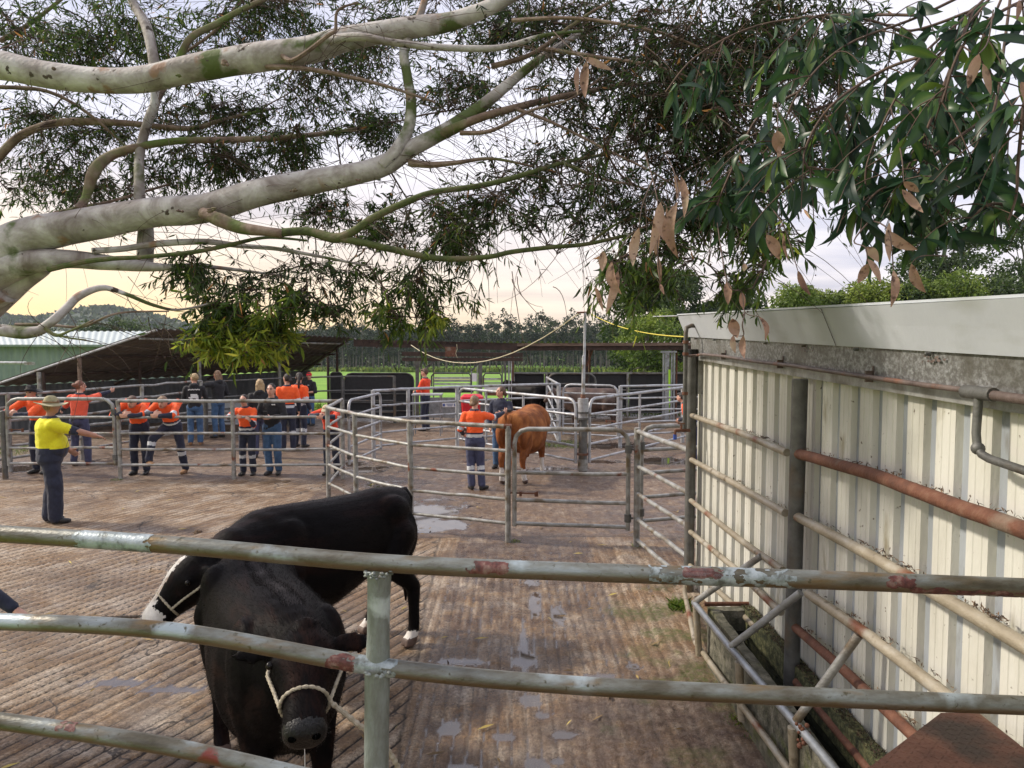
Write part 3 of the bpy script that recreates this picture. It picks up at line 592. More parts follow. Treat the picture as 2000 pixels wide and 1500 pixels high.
# capped pole with its thin mast
rt = thing('capped_pole', (pole.x, pole.y, 0), 'thick pipe post with a thin T topped mast standing behind the gate', 'pole')
MB().tube([pole + Vector((0, 0, -.1)), pole + Vector((0, 0, 1.18))], .085, 20).build('base_pipe', M['galv_dark'], rt)
MB().tube([pole + Vector((0, 0, 1.14)), pole + Vector((0, 0, 1.52))], .105, 20).build('sleeve', M['galv_pale'], rt)
MB().tube([pole + Vector((0, 0, .10)), pole + Vector((0, 0, .32))], .10, 20).build('collar', M['galv'], rt)
for z in (1.10, 1.22, .40):
    MB().tube([pole + Vector((0, 0, z)), pole + Vector((0, 0, z + .04))], .112, 20).build('clamp', M['rust' if z < 1 else 'galv_dark'], rt)
MB().tube([pole + Vector((0, 0, 1.50)), pole + Vector((0, 0, 1.60))], .05, 14).build('cap_stub', M['rust'], rt)
MB().tube([pole + Vector((0, 0, 1.55)), pole + Vector((.01, 0, 2.35)), pole + Vector((.02, 0, 2.36)), pole + Vector((.03, 0, 3.19))], [.036, .036, .026, .026], 12).build('mast', M['galv_pale'], rt)
MB().tube([pole + Vector((-.13, 0, 3.19)), pole + Vector((.14, 0, 3.20))], .018, 8).build('cross_arm', M['rust'], rt)
topp = pole + Vector((.02, 0, 3.17))
def cord(name, label, mat, a, b_, sag, r=.006, cat='cord', n_=14):
    a, b_ = Vector(a), Vector(b_); pts = []
    for i in range(n_ + 1):
        t_ = i / n_; p = a.lerp(b_, t_); p.z -= sag * 4 * t_ * (1 - t_); pts.append(p)
    return tag(MB().tube(pts, r, 6).build(name, M[mat]), label, cat)
cord('cord', 'yellow cord running from the T topped mast to the white roof', 'yellow_cord', topp + Vector((.12, 0, 0)), pt(1345, 658, 8.6), .10, .007)
cord('cord', 'pale cord sagging between the shed beam and the T topped mast', 'pale_cord', pt(803, 674, 23.2), topp - Vector((.12, 0, 0)), .75, .011)

# left race fence under the low shed
pD = [XY(12, 14.9), XY(155, 16.2), XY(275, 17.9), XY(392, 19.8)]
pipe_fence('weathered race fence running back under the low shed roof', pD, [.25, .5, .76, 1.02, 1.28, 1.56], rp=.045, rr=.028, mat='galv', wob=.01, over=(1.2, 0))
pipe_fence('dark rail fence at the back of the shed behind the red capped youth', [XY(400, 20.4), XY(562, 22.6), XY(668, 23.6), XY(770, 23.6)], [.35, .72, 1.05, 1.50], rp=.05, rr=.025, mat='galv_dark')
# foreground fence
def lnp(pxs, y0, y1, d0, d1):
    pass
fd = [2.62, 2.52, 2.45, 2.40, 2.36, 2.34]; fx = [-60, 330, 735, 1100, 1560, 2080]
root = thing('front_fence', (pt(740, 1300, 2.45).x, 2.45, 0), 'nearest heavy pipe fence crossing the bottom of the view with one flattened post', 'fence')
RAILC = []
def railn(ys_, r, nm='rail', n_=22):
    pts = [pt(x, y, d) for x, y, d in zip(fx, ys_, fd)]; cr2 = []
    for i in range(len(pts) - 1):
        p0, p1, p2, p3 = pts[max(i - 1, 0)], pts[i], pts[i + 1], pts[min(i + 2, len(pts) - 1)]
        for k_ in range(8):
            t_ = k_ / 8; cr2.append(.5 * ((2 * p1) + (-p0 + p2) * t_ + (2 * p0 - 5 * p1 + 4 * p2 - p3) * t_ ** 2 + (-p0 + 3 * p1 - 3 * p2 + p3) * t_ ** 3))
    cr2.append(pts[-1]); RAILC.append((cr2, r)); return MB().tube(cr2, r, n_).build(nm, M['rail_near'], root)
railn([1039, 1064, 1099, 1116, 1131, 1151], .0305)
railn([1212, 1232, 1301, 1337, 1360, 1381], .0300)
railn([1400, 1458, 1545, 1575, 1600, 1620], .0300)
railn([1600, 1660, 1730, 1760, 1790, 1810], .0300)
def rpatch(ri, px0, px1, a0, a1, mat, rag=.35, nm='paint_patch'):
    '''a flake of paint or bare zinc wrapped round a rail, with a ragged edge'''
    cr2, r = RAILC[ri]; xs_ = [1000 + p.x / p.y * F for p in cr2]; P0 = lambda px: Vector([np.interp(px, xs_, [q[i] for q in cr2]) for i in range(3)]); nu, nv = 150, 40; vs, fs = [], []
    for i in range(nu + 1):
        c = P0(px0 + (px1 - px0) * i / nu); c2 = P0(px0 + (px1 - px0) * i / nu + 2); T = (c2 - c).normalized(); up_ = (Vector((0, 0, 1)) - T * T.z).normalized(); bk = T.cross(up_)
        for j in range(nv + 1):
            a = R(a0 + (a1 - a0) * j / nv); vs.append(c + (up_ * math.sin(a) + bk * math.cos(a)) * (r + .0011))
    nz_ = fbm3(np.array([list(v_) for v_ in vs]) * np.array([30, 45, 70]), 5)
    for i in range(nu):
        for j in range(nv):
            u, v_ = (i + .5) / nu * 2 - 1, (j + .5) / nv * 2 - 1; full = abs(a1 - a0) > 170
            e_ = abs(u) ** 6 + (0 if full else abs(v_) ** 3)
            if e_ + nz_[i * (nv + 1) + j] * rag * 3.4 < .62: fs.append((i * (nv + 1) + j, (i + 1) * (nv + 1) + j, (i + 1) * (nv + 1) + j + 1, i * (nv + 1) + j + 1))
    if fs: MB().add(vs, fs).build(nm, M[mat], root)
rpatch(0, 138, 296, -85, 110, 'patch_blue', .30); rpatch(0, 1330, 1420, -5, 78, 'patch_red', .40); rpatch(0, 910, 995, -20, 66, 'patch_red', .9); rpatch(0, 1735, 1800, -20, 70, 'patch_red', .7)
rpatch(0, 1780, 2060, -88, 0, 'patch_red', .9); rpatch(1, 632, 690, -65, 85, 'patch_red', .5); rpatch(1, 686, 772, -80, 100, 'patch_blue', .55); rpatch(0, 1270, 1560, -60, 95, 'patch_blue', 1.0); rpatch(2, 90, 130, 20, 110, 'patch_red', 1.0)
secs = []
for (py, px, wh, dd) in ((1106, 741, 25, .030), (1122, 741, 24, .031), (1165, 740, 23, .032), (1235, 739, 22.5, .034), (1285, 738, 24.5, .034), (1315, 737, 25.5, .036), (1400, 736, 25, .038), (1500, 735, 25, .038), (1900, 733, 25, .038), (2300, 732, 25, .038)):
    c = pt(px, py, 2.45 + .01); secs.append((c, (wh / F * 2.45, 0, 0), (0, dd, 0), 1.0))
MB().loft(secs, 24).build('post', M['post_near'], root)
for py in (1118, 1312):
    mb = MB(); c = pt(739, py, 2.43)
    for i in range(46):
        a = random.random() * 6.283; mb.ell(c + Vector((.043 * math.cos(a), .038 * math.sin(a), random.gauss(0, .005))), (random.uniform(.004, .010), random.uniform(.004, .009), random.uniform(.003, .007)), n=8, m=5)
    mb.build('weld_bead', M['post_near'], root)
# ================================================================ WHITE WALLED SHED ON THE RIGHT
WX = 1.965
def wallz(d, zf, zn): return zn + (zf - zn) * (d - 2.8) / (8.0 - 2.8)
YF, YN = 7.72, -1.5
shed = thing('cream_shed', (WX, YF, 0), 'cream corrugated shed along the right with white fascia and rusty fittings', 'shed')
mb = MB(); per = .2505; off = 4.26 - 5 * per - .02
prof = []
d = YF
# profile along the wall: broad cream pans standing proud, narrow grey recesses
ys_ = []
k0 = int((YN - off) / per) - 1
for k_ in range(k0, int((YF - off) / per) + 2):
    s0 = off + k_ * per
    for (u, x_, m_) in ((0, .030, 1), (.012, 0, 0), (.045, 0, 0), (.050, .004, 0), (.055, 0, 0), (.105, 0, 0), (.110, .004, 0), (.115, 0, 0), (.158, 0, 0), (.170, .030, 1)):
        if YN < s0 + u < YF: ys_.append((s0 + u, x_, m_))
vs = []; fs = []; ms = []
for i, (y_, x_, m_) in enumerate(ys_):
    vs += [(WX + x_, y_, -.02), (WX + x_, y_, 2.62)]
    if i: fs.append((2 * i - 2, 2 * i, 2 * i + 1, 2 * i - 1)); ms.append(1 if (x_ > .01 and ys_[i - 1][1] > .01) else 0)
mb.v, mb.f, mb.m = vs, fs, ms
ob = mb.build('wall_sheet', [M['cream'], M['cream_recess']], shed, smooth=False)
# side wall going away to the right at the far end, and roof
mb = MB(); mb.box((WX + 3.0, YF + .03, 1.25), (6.0, .04, 2.5)); mb.build('end_wall', M['cream'], shed, smooth=False)
mb = MB(); mb.prism([(WX - .17, 8.05, 2.925), (WX - .15, -1.5, 2.71), (WX + 6.2, -1.5, 2.40), (WX + 6.2, 8.25, 2.62)], (0, 0, .012)); mb.build('roof', M['fascia'], shed, smooth=False)
mb = MB(); mb.prism([(WX - .18, 8.02, 2.915), (WX - .30, 8.75, 2.93), (WX + .5, 8.75, 2.93), (WX + .5, 8.02, 2.915)], (0, 0, .008)); mb.build('roof_overhang', M['fascia'], shed, smooth=False)
def strip(name, x0, z0f, z0n, x1, z1f, z1n, mat, th=.004, yf=7.98, yn=-1.5):
    mb = MB(); P = []
    for (x_, zf, zn) in ((x0, z0f, z0n), (x1, z1f, z1n)):
        P.append([(x_, yf, wallz(yf, zf, zn)), (x_, yn, wallz(yn, zf, zn))])
    poly = [P[0][0], P[0][1], P[1][1], P[1][0]]; mb.prism(poly, (th, 0, 0)); return mb.build(name, M[mat], shed, smooth=False)
strip('fascia', WX - .07, 2.69, 2.59, WX - .165, 2.915, 2.805, 'fascia', yf=8.05)
strip('flashing', WX - .045, 2.52, 2.44, WX - .055, 2.70, 2.60, 'flash', yf=7.9)
strip('capping', WX - .052, 2.455, 2.375, WX - .052, 2.525, 2.445, 'capping', yf=7.72)
mb = MB(); mb.box((WX - .025, 7.60, 2.40), (.05, .03, .6)); mb.build('corner_trim', M['capping'], shed, smooth=False)
for y_ in (7.6, 6.9, 6.2, 5.5, 4.78, 4.05, 3.35, 2.6):
    mb = MB(); z_ = wallz(y_, 2.69, 2.59) - .012; mb.tube([(WX - .065, y_, z_), (WX - .085, y_, z_)], [.011, .008], 8); mb.ell((WX - .085, y_, z_), .009, n=8, m=5); mb.build('roof_screw', M['galv_dark'], shed)
for (y_, zf) in ((4.78, 0), (3.35, 0), (6.2, 0)):
    mb = MB()
    for i in range(14):
        z_ = wallz(y_, 2.69, 2.59) - .02 - random.random() * .03; mb.ell((WX - .062, y_ + random.gauss(0, .05), z_), (.0008, .012 * random.random() + .004, .006), n=7, m=5)
    mb.build('rust_run', M['pipe_brown'], shed)
# seams in the fascia
for y_ in (4.30, 1.9):
    mb = MB(); mb.prism([(WX - .0755, y_, wallz(y_, 2.69, 2.59)), (WX - .0755, y_ + .006, wallz(y_, 2.69, 2.59)), (WX - .170, y_ + .006, wallz(y_, 2.915, 2.805)), (WX - .170, y_, wallz(y_, 2.915, 2.805))], (-.002, 0, 0)); mb.build('seam', M['galv_dark'], shed, smooth=False)
_fa = [c for c in shed.children if c.name.startswith('fascia')][0]
for c in list(shed.children):
    if c.name.startswith(('roof_screw', 'rust_run', 'seam')): c.parent = _fa
# water pipe along the capping
rt = thing('water_pipe', (WX - .09, 7.5, 2.5), 'brown water pipe clipped along the top of the cream wall with an elbow drop', 'pipe')
xp = WX - .095
pts = [(e1[0] - .10, 7.52, 2.49), (e1[0] + .02, 7.50, 2.50), (xp, 7.25, 2.515)] + [(xp, y_, wallz(y_, 2.535, 2.44) + .004 * math.sin(y_ * 3)) for y_ in (6.5, 5.7, 4.9, 4.1, 3.3, 2.9)]
MB().tube(pts, .013, 10).build('thin_pipe', M['pipe_brown'], rt)
zq = wallz(2.85, 2.535, 2.44)
MB().tube([(xp - .01, 3.02, zq), (xp - .01, 2.4, zq - .01), (xp - .01, -1, zq - .05)], .020, 12).build('main_pipe', M['pipe_brown'], rt)
MB().tube([(xp - .01, 3.02, zq), (xp - .01, 2.84, zq)], .028, 12).build('tee', M['galv_dark'], rt)
MB().tube([(xp - .01, 2.93, zq), (xp - .015, 2.93, zq - .16), (xp - .015, 2.92, zq - .21), (xp - .015, 2.89, zq - .24), (xp - .015, 2.84, zq - .25), (xp - .015, 2.5, zq - .27)], .017, 12).build('drop_pipe', M['galv_dark'], rt)
for y_ in (2.93, 2.84): pass
MB().ell((xp - .015, 2.915, zq - .22), .026, n=12, m=8).build('elbow', M['galv_dark'], rt)
for y_ in (6.6, 5.2, 3.9):
    mb = MB(); z_ = wallz(y_, 2.535, 2.44); mb.box((WX - .075, y_, z_), (.04, .012, .06)); mb.box((WX - .055, y_, z_ + .03), (.006, .012, .05)); mb.build('clip', M['pipe_brown'], rt)
# pipe down the end post with the tap
rt = thing('stand_pipe', (e1[0] - .11, 7.45, 0), 'dark stand pipe down the wall end post with a brass tap', 'pipe')
px_ = e1[0] - .105
MB().tube([(px_ + .22, 7.48, 2.80), (px_ + .06, 7.48, 2.80), (px_ + .01, 7.47, 2.78), (px_, 7.46, 2.72), (px_, 7.46, 2.2), (px_, 7.46, 1.72)], .022, 12).build('pipe_run', M['galv_dark'], rt)
for z_ in (2.62, 2.5, 2.1): MB().tube([(px_, 7.46, z_), (px_, 7.46, z_ + .03)], .030, 12).build('coupling', M['rust'], rt)
mb = MB(); mb.tube([(px_ + .05, 7.44, 1.74), (px_ - .10, 7.42, 1.74)], .016, 10); mb.tube([(px_ - .04, 7.43, 1.74), (px_ - .04, 7.43, 1.80)], .012, 8); mb.box((px_ - .04, 7.43, 1.81), (.07, .015, .012)); mb.tube([(px_ - .10, 7.42, 1.745), (px_ - .105, 7.42, 1.69)], .014, 8); mb.build('tap', M['rust'], rt)
MB().tube([(px_ - .105, 7.42, 1.70), (px_ - .105, 7.42, 1.65)], .019, 10).build('hose_fitting', M['blue_plastic'], rt)
# heavy pipe rails in front of the wall
rl = thing('wall_rails', (e1[0], e1[1], 0), 'heavy round posts and sagging pipe rails bolted along the cream wall', 'fence')
P2 = 4.78
MB().tube([(e1[0], e1[1], -.1), (e1[0] + .005, e1[1], 2.50)], .052, 18).build('post', M['galv_dark'], rl)
o_ = MB().tube([(e1[0], e1[1], 2.50), (e1[0], e1[1], 2.56)], .062, 18).build('post_cap', M['rubber'], rl)
MB().tube([(1.855, P2, -.1), (1.87, P2, 2.40)], .050, 18).build('post', M['galv_dark'], rl)
MB().tube([(1.855, .9, -.1), (1.87, .9, 2.35)], .050, 18).build('post', M['galv_dark'], rl)
xr = 1.862
WR = []
def wr(pts, r=.029, mat='galv'):
    pp = [Vector(p) for p in pts]; out_ = []
    for i in range(len(pp) - 1):
        for k_ in range(4):
            q = pp[i].lerp(pp[i + 1], k_ / 4); q.z += random.gauss(0, .0012); out_.append(q)
    out_.append(pp[-1]); WR.append((out_, r)); return MB().tube(out_, r, 14).build('rail', M[mat], rl)
M['galv_tan'] = mk('tan_pipe', [(.3, (.20, .165, .11)), (.55, (.32, .28, .21)), (.75, (.42, .40, .35))], 6, .5, .4, 60, .15, stretch=(1, .6, 1), stain=[((.17, .06, .025), 2.2, .58, .66), ((.10, .075, .045), 9, .6, .7)])
def zl(px, py): # height on the rail plane from a pixel
    r_ = ray(px, py); t_ = xr / r_.x; return (xr, r_.y * t_, CAMZ + r_.z * t_)
wr([zl(1347, 810), zl(1450, 847), zl(1537, 884)], .027, 'galv_tan'); wr([zl(1560, 886), zl(1700, 925), zl(1850, 982), zl(2003, 1036), (xr, 1.2, 1.98), (xr, -1.4, 1.98)], .034, 'rust')
wr([zl(1346, 895), zl(1440, 948), zl(1534, 1002)], .027, 'galv_tan'); wr([zl(1558, 1010), zl(1700, 1085), zl(1775, 1128), zl(2002, 1262), (xr, 1.2, 1.55), (xr, -1.4, 1.55)], .031, 'galv_tan')
wr([zl(1345, 974), zl(1440, 1050), zl(1529, 1114)], .026, 'galv_tan'); wr([zl(1580, 1160), zl(1700, 1243), zl(1860, 1368), (xr, 2.2, 1.13), (xr, -1.4, 1.13)], .031, 'galv_tan')
wr([zl(1345, 1036), zl(1432, 1107), zl(1525, 1196)], .026, 'galv_tan'); wr([zl(1545, 1218), zl(1650, 1310), zl(1790, 1442), (xr, 2.2, .82), (xr, -1.4, .82)], .029, 'rust')
wr([zl(1343, 1100), zl(1437, 1186), zl(1480, 1230)], .024, 'galv_tan')
wr([(1.86, 4.7, .42), (1.86, 3, .42), (1.86, -1.4, .42)], .026, 'rust')
# bark and leaf litter caught on the rails
mb = MB(); k = 900; lv = []; tn = []
SEG = []
for ln_, r_ in WR[1:8:2] + WR[:3:2]:
    for q in range(len(ln_) - 1):
        if ln_[q].y < 6.5 and ln_[q + 1].y > 1.5: SEG.append((ln_[q], ln_[q + 1], r_))
hot = [(random.choice(SEG), random.random()) for _ in range(26)]
for i in range(k):
    if random.random() < .6: (a_, b_, r_), t_ = random.choice(hot); t_ = min(1, max(0, t_ + random.gauss(0, .12)))
    else: a_, b_, r_ = random.choice(SEG); t_ = random.random()
    c = a_.lerp(b_, t_) + Vector((random.uniform(.0, .05), 0, r_ + random.random() * .008 - .003)); d_ = Vector((random.gauss(0, .4), random.gauss(0, 1), random.gauss(0, .35))).normalized() * random.uniform(.006, .024); s_ = d_.cross(Vector((0, 0, 1))).normalized() * .003
    lv += [c - d_, c + s_, c + d_, c - s_ + Vector((0, 0, .003))]; tn += [random.random()] * 4
o = np_mesh('leaf_litter', np.array([list(v_) for v_ in lv]), np.arange(4 * k).reshape(-1, 4), M['debris'], attrs=dict(tone=tn)); tag(o, 'dry bark and leaf scraps caught on top of the wall rails', 'leaf litter', kind='stuff')

# ---------------------------------------------------------------- water trough and its guard
tr = thing('water_trough', (1.72, 5.8, 0), 'long mossy concrete water trough along the foot of the cream wall', 'trough')
xo, xi, y0, y1, zt = 1.585, 1.945, 5.86, 3.05, .50
def lump(name, x0, x1, ya, yb, z0, z1, mat, nx=6, ny=60, nz_=8, amp=.008):
    """a box whose faces are finely divided and roughened"""
    def face(o_, u, v, nu, nv):
        gu, gv = np.meshgrid(np.linspace(0, 1, nu), np.linspace(0, 1, nv)); return (np.array(o_)[None] + gu.reshape(-1, 1) * np.array(u)[None] + gv.reshape(-1, 1) * np.array(v)[None]), gridf(nv, nu)
    V_, F_ = [], []; b0 = 0
    dx, dy, dz = x1 - x0, yb - ya, z1 - z0
    for (o_, u, v, nu, nv) in (((x0, ya, z1), (dx, 0, 0), (0, dy, 0), nx, ny), ((x0, ya, z0), (0, dy, 0), (0, 0, dz), ny, nz_), ((x1, ya, z0), (0, 0, dz), (0, dy, 0), nz_, ny), ((x0, ya, z0), (0, 0, dz), (dx, 0, 0), nz_, nx), ((x0, yb, z0), (dx, 0, 0), (0, 0, dz), nx, nz_)):
        p_, f_ = face(o_, u, v, nu, nv); V_.append(p_); F_.append(f_ + b0); b0 += len(p_)
    V_ = np.concatenate(V_); nn = np.stack([fbm3(V_ * 14 + s * 9) for s in range(3)], 1); V_ = V_ + nn * amp
    return np_mesh(name, V_, np.concatenate(F_), M[mat], parent=tr, smooth=True)
lump('front_rim', xo, xo + .07, y1, y0, 0, zt, 'concrete')
lump('back_rim', xi - .085, xi, y1, y0, 0, zt + .01, 'moss_rim')
lump('end_rim', xo + .071, xi - .086, y0 - .09, y0, 0, zt - .005, 'concrete', nx=20, ny=5)
lump('near_rim', xo + .071, xi - .086, y1, y1 + .09, 0, zt, 'concrete', nx=20, ny=5)
MB().box(((xo + xi) / 2, (y0 + y1) / 2, .33), (xi - xo - .19, y0 - y1 - .19, .006)).build('water_surface', M['water'], tr)
MB().tube([(xo - .02, y0 + .02, zt + .01), (xi - .02, y0 + .02, zt + .012)], .018, 10).build('end_bar', M['rust'], tr)
# moss blades on the back rim
k = 1500; p = np.stack([rng.uniform(xi - .085, xi - .0, k), rng.uniform(y1, y0, k), np.full(k, zt + .012)], 1)
scatter_blades('moss', p, rng.uniform(.004, .016, k), M['debris'], .003, .9, parent=tr, tone=rng.uniform(0, .6, k))
gd = thing('trough_guard', (1.47, 5.84, 0), 'welded pipe guard frame with slanting braces over the water trough', 'guard frame')
G = [Vector((1.475, 5.86, .53)), Vector((1.50, 5.0, .54)), Vector((1.54, 4.2, .55)), Vector((1.57, 3.75, .55)), Vector((1.60, 3.0, .55))]
MB().tube(G, .024, 14).build('top_pipe', M['steel'], gd)
MB().tube([(1.79, 7.50, .12), (1.74, 7.3, .11), (1.54, 6.07, .12), (1.53, 5.2, .19), (1.535, 4.2, .26), (1.54, 3.2, .30)], .022, 12).build('bottom_pipe', M['galv_tan'], gd)
for (yy, x_) in ((5.80, 1.477), (4.78, 1.507), (3.95, 1.548)):
    MB().tube([(x_, yy, .52), (x_ + .035, yy + .02, .11)], .027, 12).build('upright', M['galv_tan'], gd)
for (a, b_) in (((1.475, 5.84, .54), (1.84, 5.36, 1.06)), ((1.50, 4.93, .56), (1.835, 4.60, 1.05)), ((1.555, 3.92, .57), (1.835, 3.82, 1.09))):
    MB().tube([a, b_], .024, 12).build('brace', M['galv'], gd)
for c in ((1.475, 5.86, .53), (1.56, 3.84, .56), (1.555, 3.80, .52)):
    mb = MB()
    for i in range(8): mb.ell(Vector(c) + Vector((random.gauss(0, .018), random.gauss(0, .02), random.gauss(0, .014))), random.uniform(.008, .016), n=8, m=6)
    mb.build('weld_bead', M['rust'], gd)
# ---------------------------------------------------------------- chequer plate step
pr = thing('plate_step', (1.5, 2.6, 0), 'rust red chequer plate step in front of the trough with a clipped corner', 'step')
zp = 1.20; poly = [gz(*q, zp) for q in ((1838, 1392), (1928, 1392), (2030, 1480), (2300, 1800), (1400, 1800), (1560, 1600), (1700, 1497))]
poly[1].x = min(poly[1].x, 1.82); poly[2].x = min(poly[2].x, 1.825); poly[3] = Vector((1.825, 2.05, zp)); poly[4] = Vector((.85, 2.05, zp)); poly[5] = Vector((.90, 2.28, zp))
mb = MB(); mb.prism([q - Vector((0, 0, .008)) for q in poly], (0, 0, .008)); mb.build('plate', M['plate'], pr, smooth=False)
mb = MB(); mat_t = None
from mathutils.geometry import intersect_point_tri_2d
def inside(x, y, P):
    c = False; j = len(P) - 1
    for i in range(len(P)):
        if (P[i].y > y) != (P[j].y > y) and x < (P[j].x - P[i].x) * (y - P[i].y) / (P[j].y - P[i].y) + P[i].x: c = not c
        j = i
    return c
i = 0; st = .030
for ix in range(int(.85 / st), int(1.85 / st)):
    for iy in range(int(2.05 / st), int(2.95 / st)):
        x_, y_ = ix * st, iy * st
        if inside(x_, y_, poly) and inside(x_ + .012, y_ + .012, poly) and inside(x_ - .012, y_ - .012, poly):
            a = R(45 if (ix + iy) % 2 else -45) ; mb.box((x_, y_, zp + .0002), (.020, .0035, .0016), a)
mb.build('tread_pattern', M['plate'], pr, smooth=False)
for (x_, y_) in ((.95, 2.12), (1.78, 2.12), (1.72, 2.78)): MB().tube([(x_, y_, 0), (x_, y_, zp - .009)], .024, 10).build('leg', M['rust'], pr)

# ================================================================ SHEDS AT THE BACK
def corr_patch(c00, c10, c11, c01, per, amp, nu=None, nv=2, prof='sin'):
    """corrugated sheet over four corners; ribs run from the 0-edge to the 1-edge of v"""
    c00, c10, c11, c01 = map(lambda q: np.array(q, dtype=float), (c00, c10, c11, c01)); L_ = np.linalg.norm(c10 - c00); nr = max(2, int(L_ / per)); nu = nr * 6 + 1
    u = np.linspace(0, 1, nu); v = np.linspace(0, 1, nv); Ug, Vg = np.meshgrid(u, v)
    Pp = ((1 - Ug) * (1 - Vg))[..., None] * c00 + (Ug * (1 - Vg))[..., None] * c10 + (Ug * Vg)[..., None] * c11 + ((1 - Ug) * Vg)[..., None] * c01
    nrm = np.cross(c10 - c00, c01 - c00); nrm /= np.linalg.norm(nrm)
    ph = Ug * nr * 2 * np.pi; hgt = np.clip(np.cos(ph) * 1.8, -1, 1) if prof == 'trap' else np.cos(ph)
    return (Pp + (hgt * amp)[..., None] * nrm).reshape(-1, 3), gridf(nv, nu)
sh = thing('low_shed', (-9, 21, 0), 'low rusty roofed cattle shed with open front on the left', 'shed')
H0 = pt(306, 644, 20.0); H1 = pt(690, 661, 25.0); L0 = pt(-22, 755, 20.8); L1 = pt(606, 722, 27.2)
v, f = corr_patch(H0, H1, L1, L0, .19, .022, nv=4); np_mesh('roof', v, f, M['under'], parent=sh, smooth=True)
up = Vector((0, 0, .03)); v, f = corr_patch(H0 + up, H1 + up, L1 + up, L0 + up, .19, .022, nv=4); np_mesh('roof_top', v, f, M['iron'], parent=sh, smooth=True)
dz = Vector((0, 0, -.05))
MB().tube([L0 + dz * .2, H0 + dz * .2], .035, 8).build('barge_pipe', M['galv_pale'], sh)
for t_ in (.10, .42, .74):
    a, b_ = H0.lerp(L0, t_) + dz * 1.6, H1.lerp(L1, t_) + dz * 1.6; MB().tube([a, b_], .035, 8).build('purlin', M['dark_wood' if t_ > .2 else 'galv'], sh)
for t_ in (.33, .62, .95):
    a, b_ = H0.lerp(H1, t_) + dz * 2.6, L0.lerp(L1, t_) + dz * 2.6; MB().tube([a, b_], .04, 8).build('rafter', M['dark_wood'], sh)
# back wall under the low edge
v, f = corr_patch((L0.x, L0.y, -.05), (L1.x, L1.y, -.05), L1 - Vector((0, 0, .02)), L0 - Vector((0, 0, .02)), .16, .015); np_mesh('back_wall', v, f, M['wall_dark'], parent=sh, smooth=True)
for (px, d_, py_top, mt) in ((76, 20.3, 727, 'galv'), (85, 20.6, 727, 'dark_wood'), (155, 19.9, 700, 'wood'), (272, 22.0, 693, 'dark_wood'), (389, 22.4, 700, 'galv'), (200, 24.4, 712, 'dark_wood'), (330, 25, 705, 'dark_wood'), (545, 24.8, 685, 'galv')):
    p = pt(px, py_top, d_); MB().tube([(p.x, p.y, -.1), p], .055 if mt != 'dark_wood' else .045, 10).build('post', M[mt], sh)
# long skillion roof
lr = thing('long_shed', (0, 26, 0), 'long open fronted shed with a rusty corrugated roof across the back', 'shed')
a0 = pt(690, 661, 25.0); a1 = pt(752, 670, 24.9); a2 = pt(1010, 668.5, 24.6); a3 = pt(1400, 667, 24.4)
def back(p, dy=3.6, dz_=-.10): return Vector((p.x * (p.y + dy) / p.y * .98, p.y + dy, p.z + dz_))
for (p, q, nm, mt) in ((a0, a1, 'roof', 'iron'), (a1, a2, 'roof', 'iron'), (a2, a3, 'roof', 'iron')):
    v, f = corr_patch(p, q, back(q), back(p), .205, .038, nv=3, prof='trap'); np_mesh(nm, v, f, M[mt], parent=lr, smooth=True)
for (p, q, dh, hh, mt) in ((a0, a2, .03, .24, 'dark_wood'), (a2, a3, .03, .10, 'wood'), (a2, a3, .13, .15, 'dark_wood')):
    mb = MB(); p_, q_ = p + Vector((0, .03 if dh < .1 else .12, -dh)), q + Vector((0, .03 if dh < .1 else .12, -dh)); mb.prism([p_, q_, q_ - Vector((0, 0, hh)), p_ - Vector((0, 0, hh))], (0, .05, 0)); mb.build('beam', M[mt], lr, smooth=False)
mb = MB(); p_, q_ = back(a0), back(a3); mb.prism([p_ + Vector((0, -.2, -.05)), q_ + Vector((0, -.2, -.05)), q_ + Vector((0, -.2, -.18)), p_ + Vector((0, -.2, -.18))], (0, .05, 0)); mb.build('beam', M['dark_wood'], lr, smooth=False)
for (px, d_, mt, r_) in ((658, 25.6, 'dark_wood', .045), (640, 27.2, 'dark_wood', .05), (1146, 25.2, 'dark_wood', .06), (1001, 25.0, 'rust', .045), (1152, 28.2, 'rust', .045), (1322, 25.0, 'rust', .03)):
    p = pt(px, 672, d_); MB().tube([(p.x, p.y, -.1), (p.x, p.y, p.z)], r_, 10).build('post', M[mt], lr)
mb = MB(); p = pt(1302, 694, 24.6); q = pt(1332, 671, 24.6); mb.tube([p, q], .03, 8); mb.build('brace', M['dark_wood'], lr)
mb = MB(); p = pt(1146, 715, 25.0); q = pt(1158, 682, 25.0); mb.tube([p, q], .03, 8); mb.build('brace', M['rust'], lr)
# black rubber panels
def panel(px0, px1, d_, z0, z1, label, rc=.25):
    a, b_ = XY(px0, d_), XY(px1, d_); rt = thing('rubber_panel', (a[0], a[1], 0), label, 'panel'); P = []
    for (cx_, s_) in ((a[0] + rc, -1), (b_[0] - rc, 1)):
        pass
    P = [(a[0], z0), (b_[0], z0), (b_[0], z1 - rc)] + [(b_[0] - rc + rc * math.cos(R(t_)), z1 - rc + rc * math.sin(R(t_))) for t_ in (30, 60, 90)] + [(a[0] + rc - rc * math.cos(R(t_)), z1 - rc + rc * math.sin(R(t_))) for t_ in (90, 60, 30)] + [(a[0], z1 - rc)]
    poly = [Vector((x_, d_, z_)) for x_, z_ in P]; MB().prism(poly, (0, .02, 0)).build('sheet', M['rubber'], rt, smooth=False)
    MB().tube([q + Vector((0, -.03, 0)) for q in poly + [poly[0]]], .022, 8).build('panel_frame', M['galv_dark'], rt)
    for z_ in (z0 + .22, z0 + .5, z0 + .78): MB().tube([(a[0], d_ - .04, z_), (b_[0], d_ - .04, z_)], .02, 8).build('rail', M['galv_dark'], rt)
    return rt
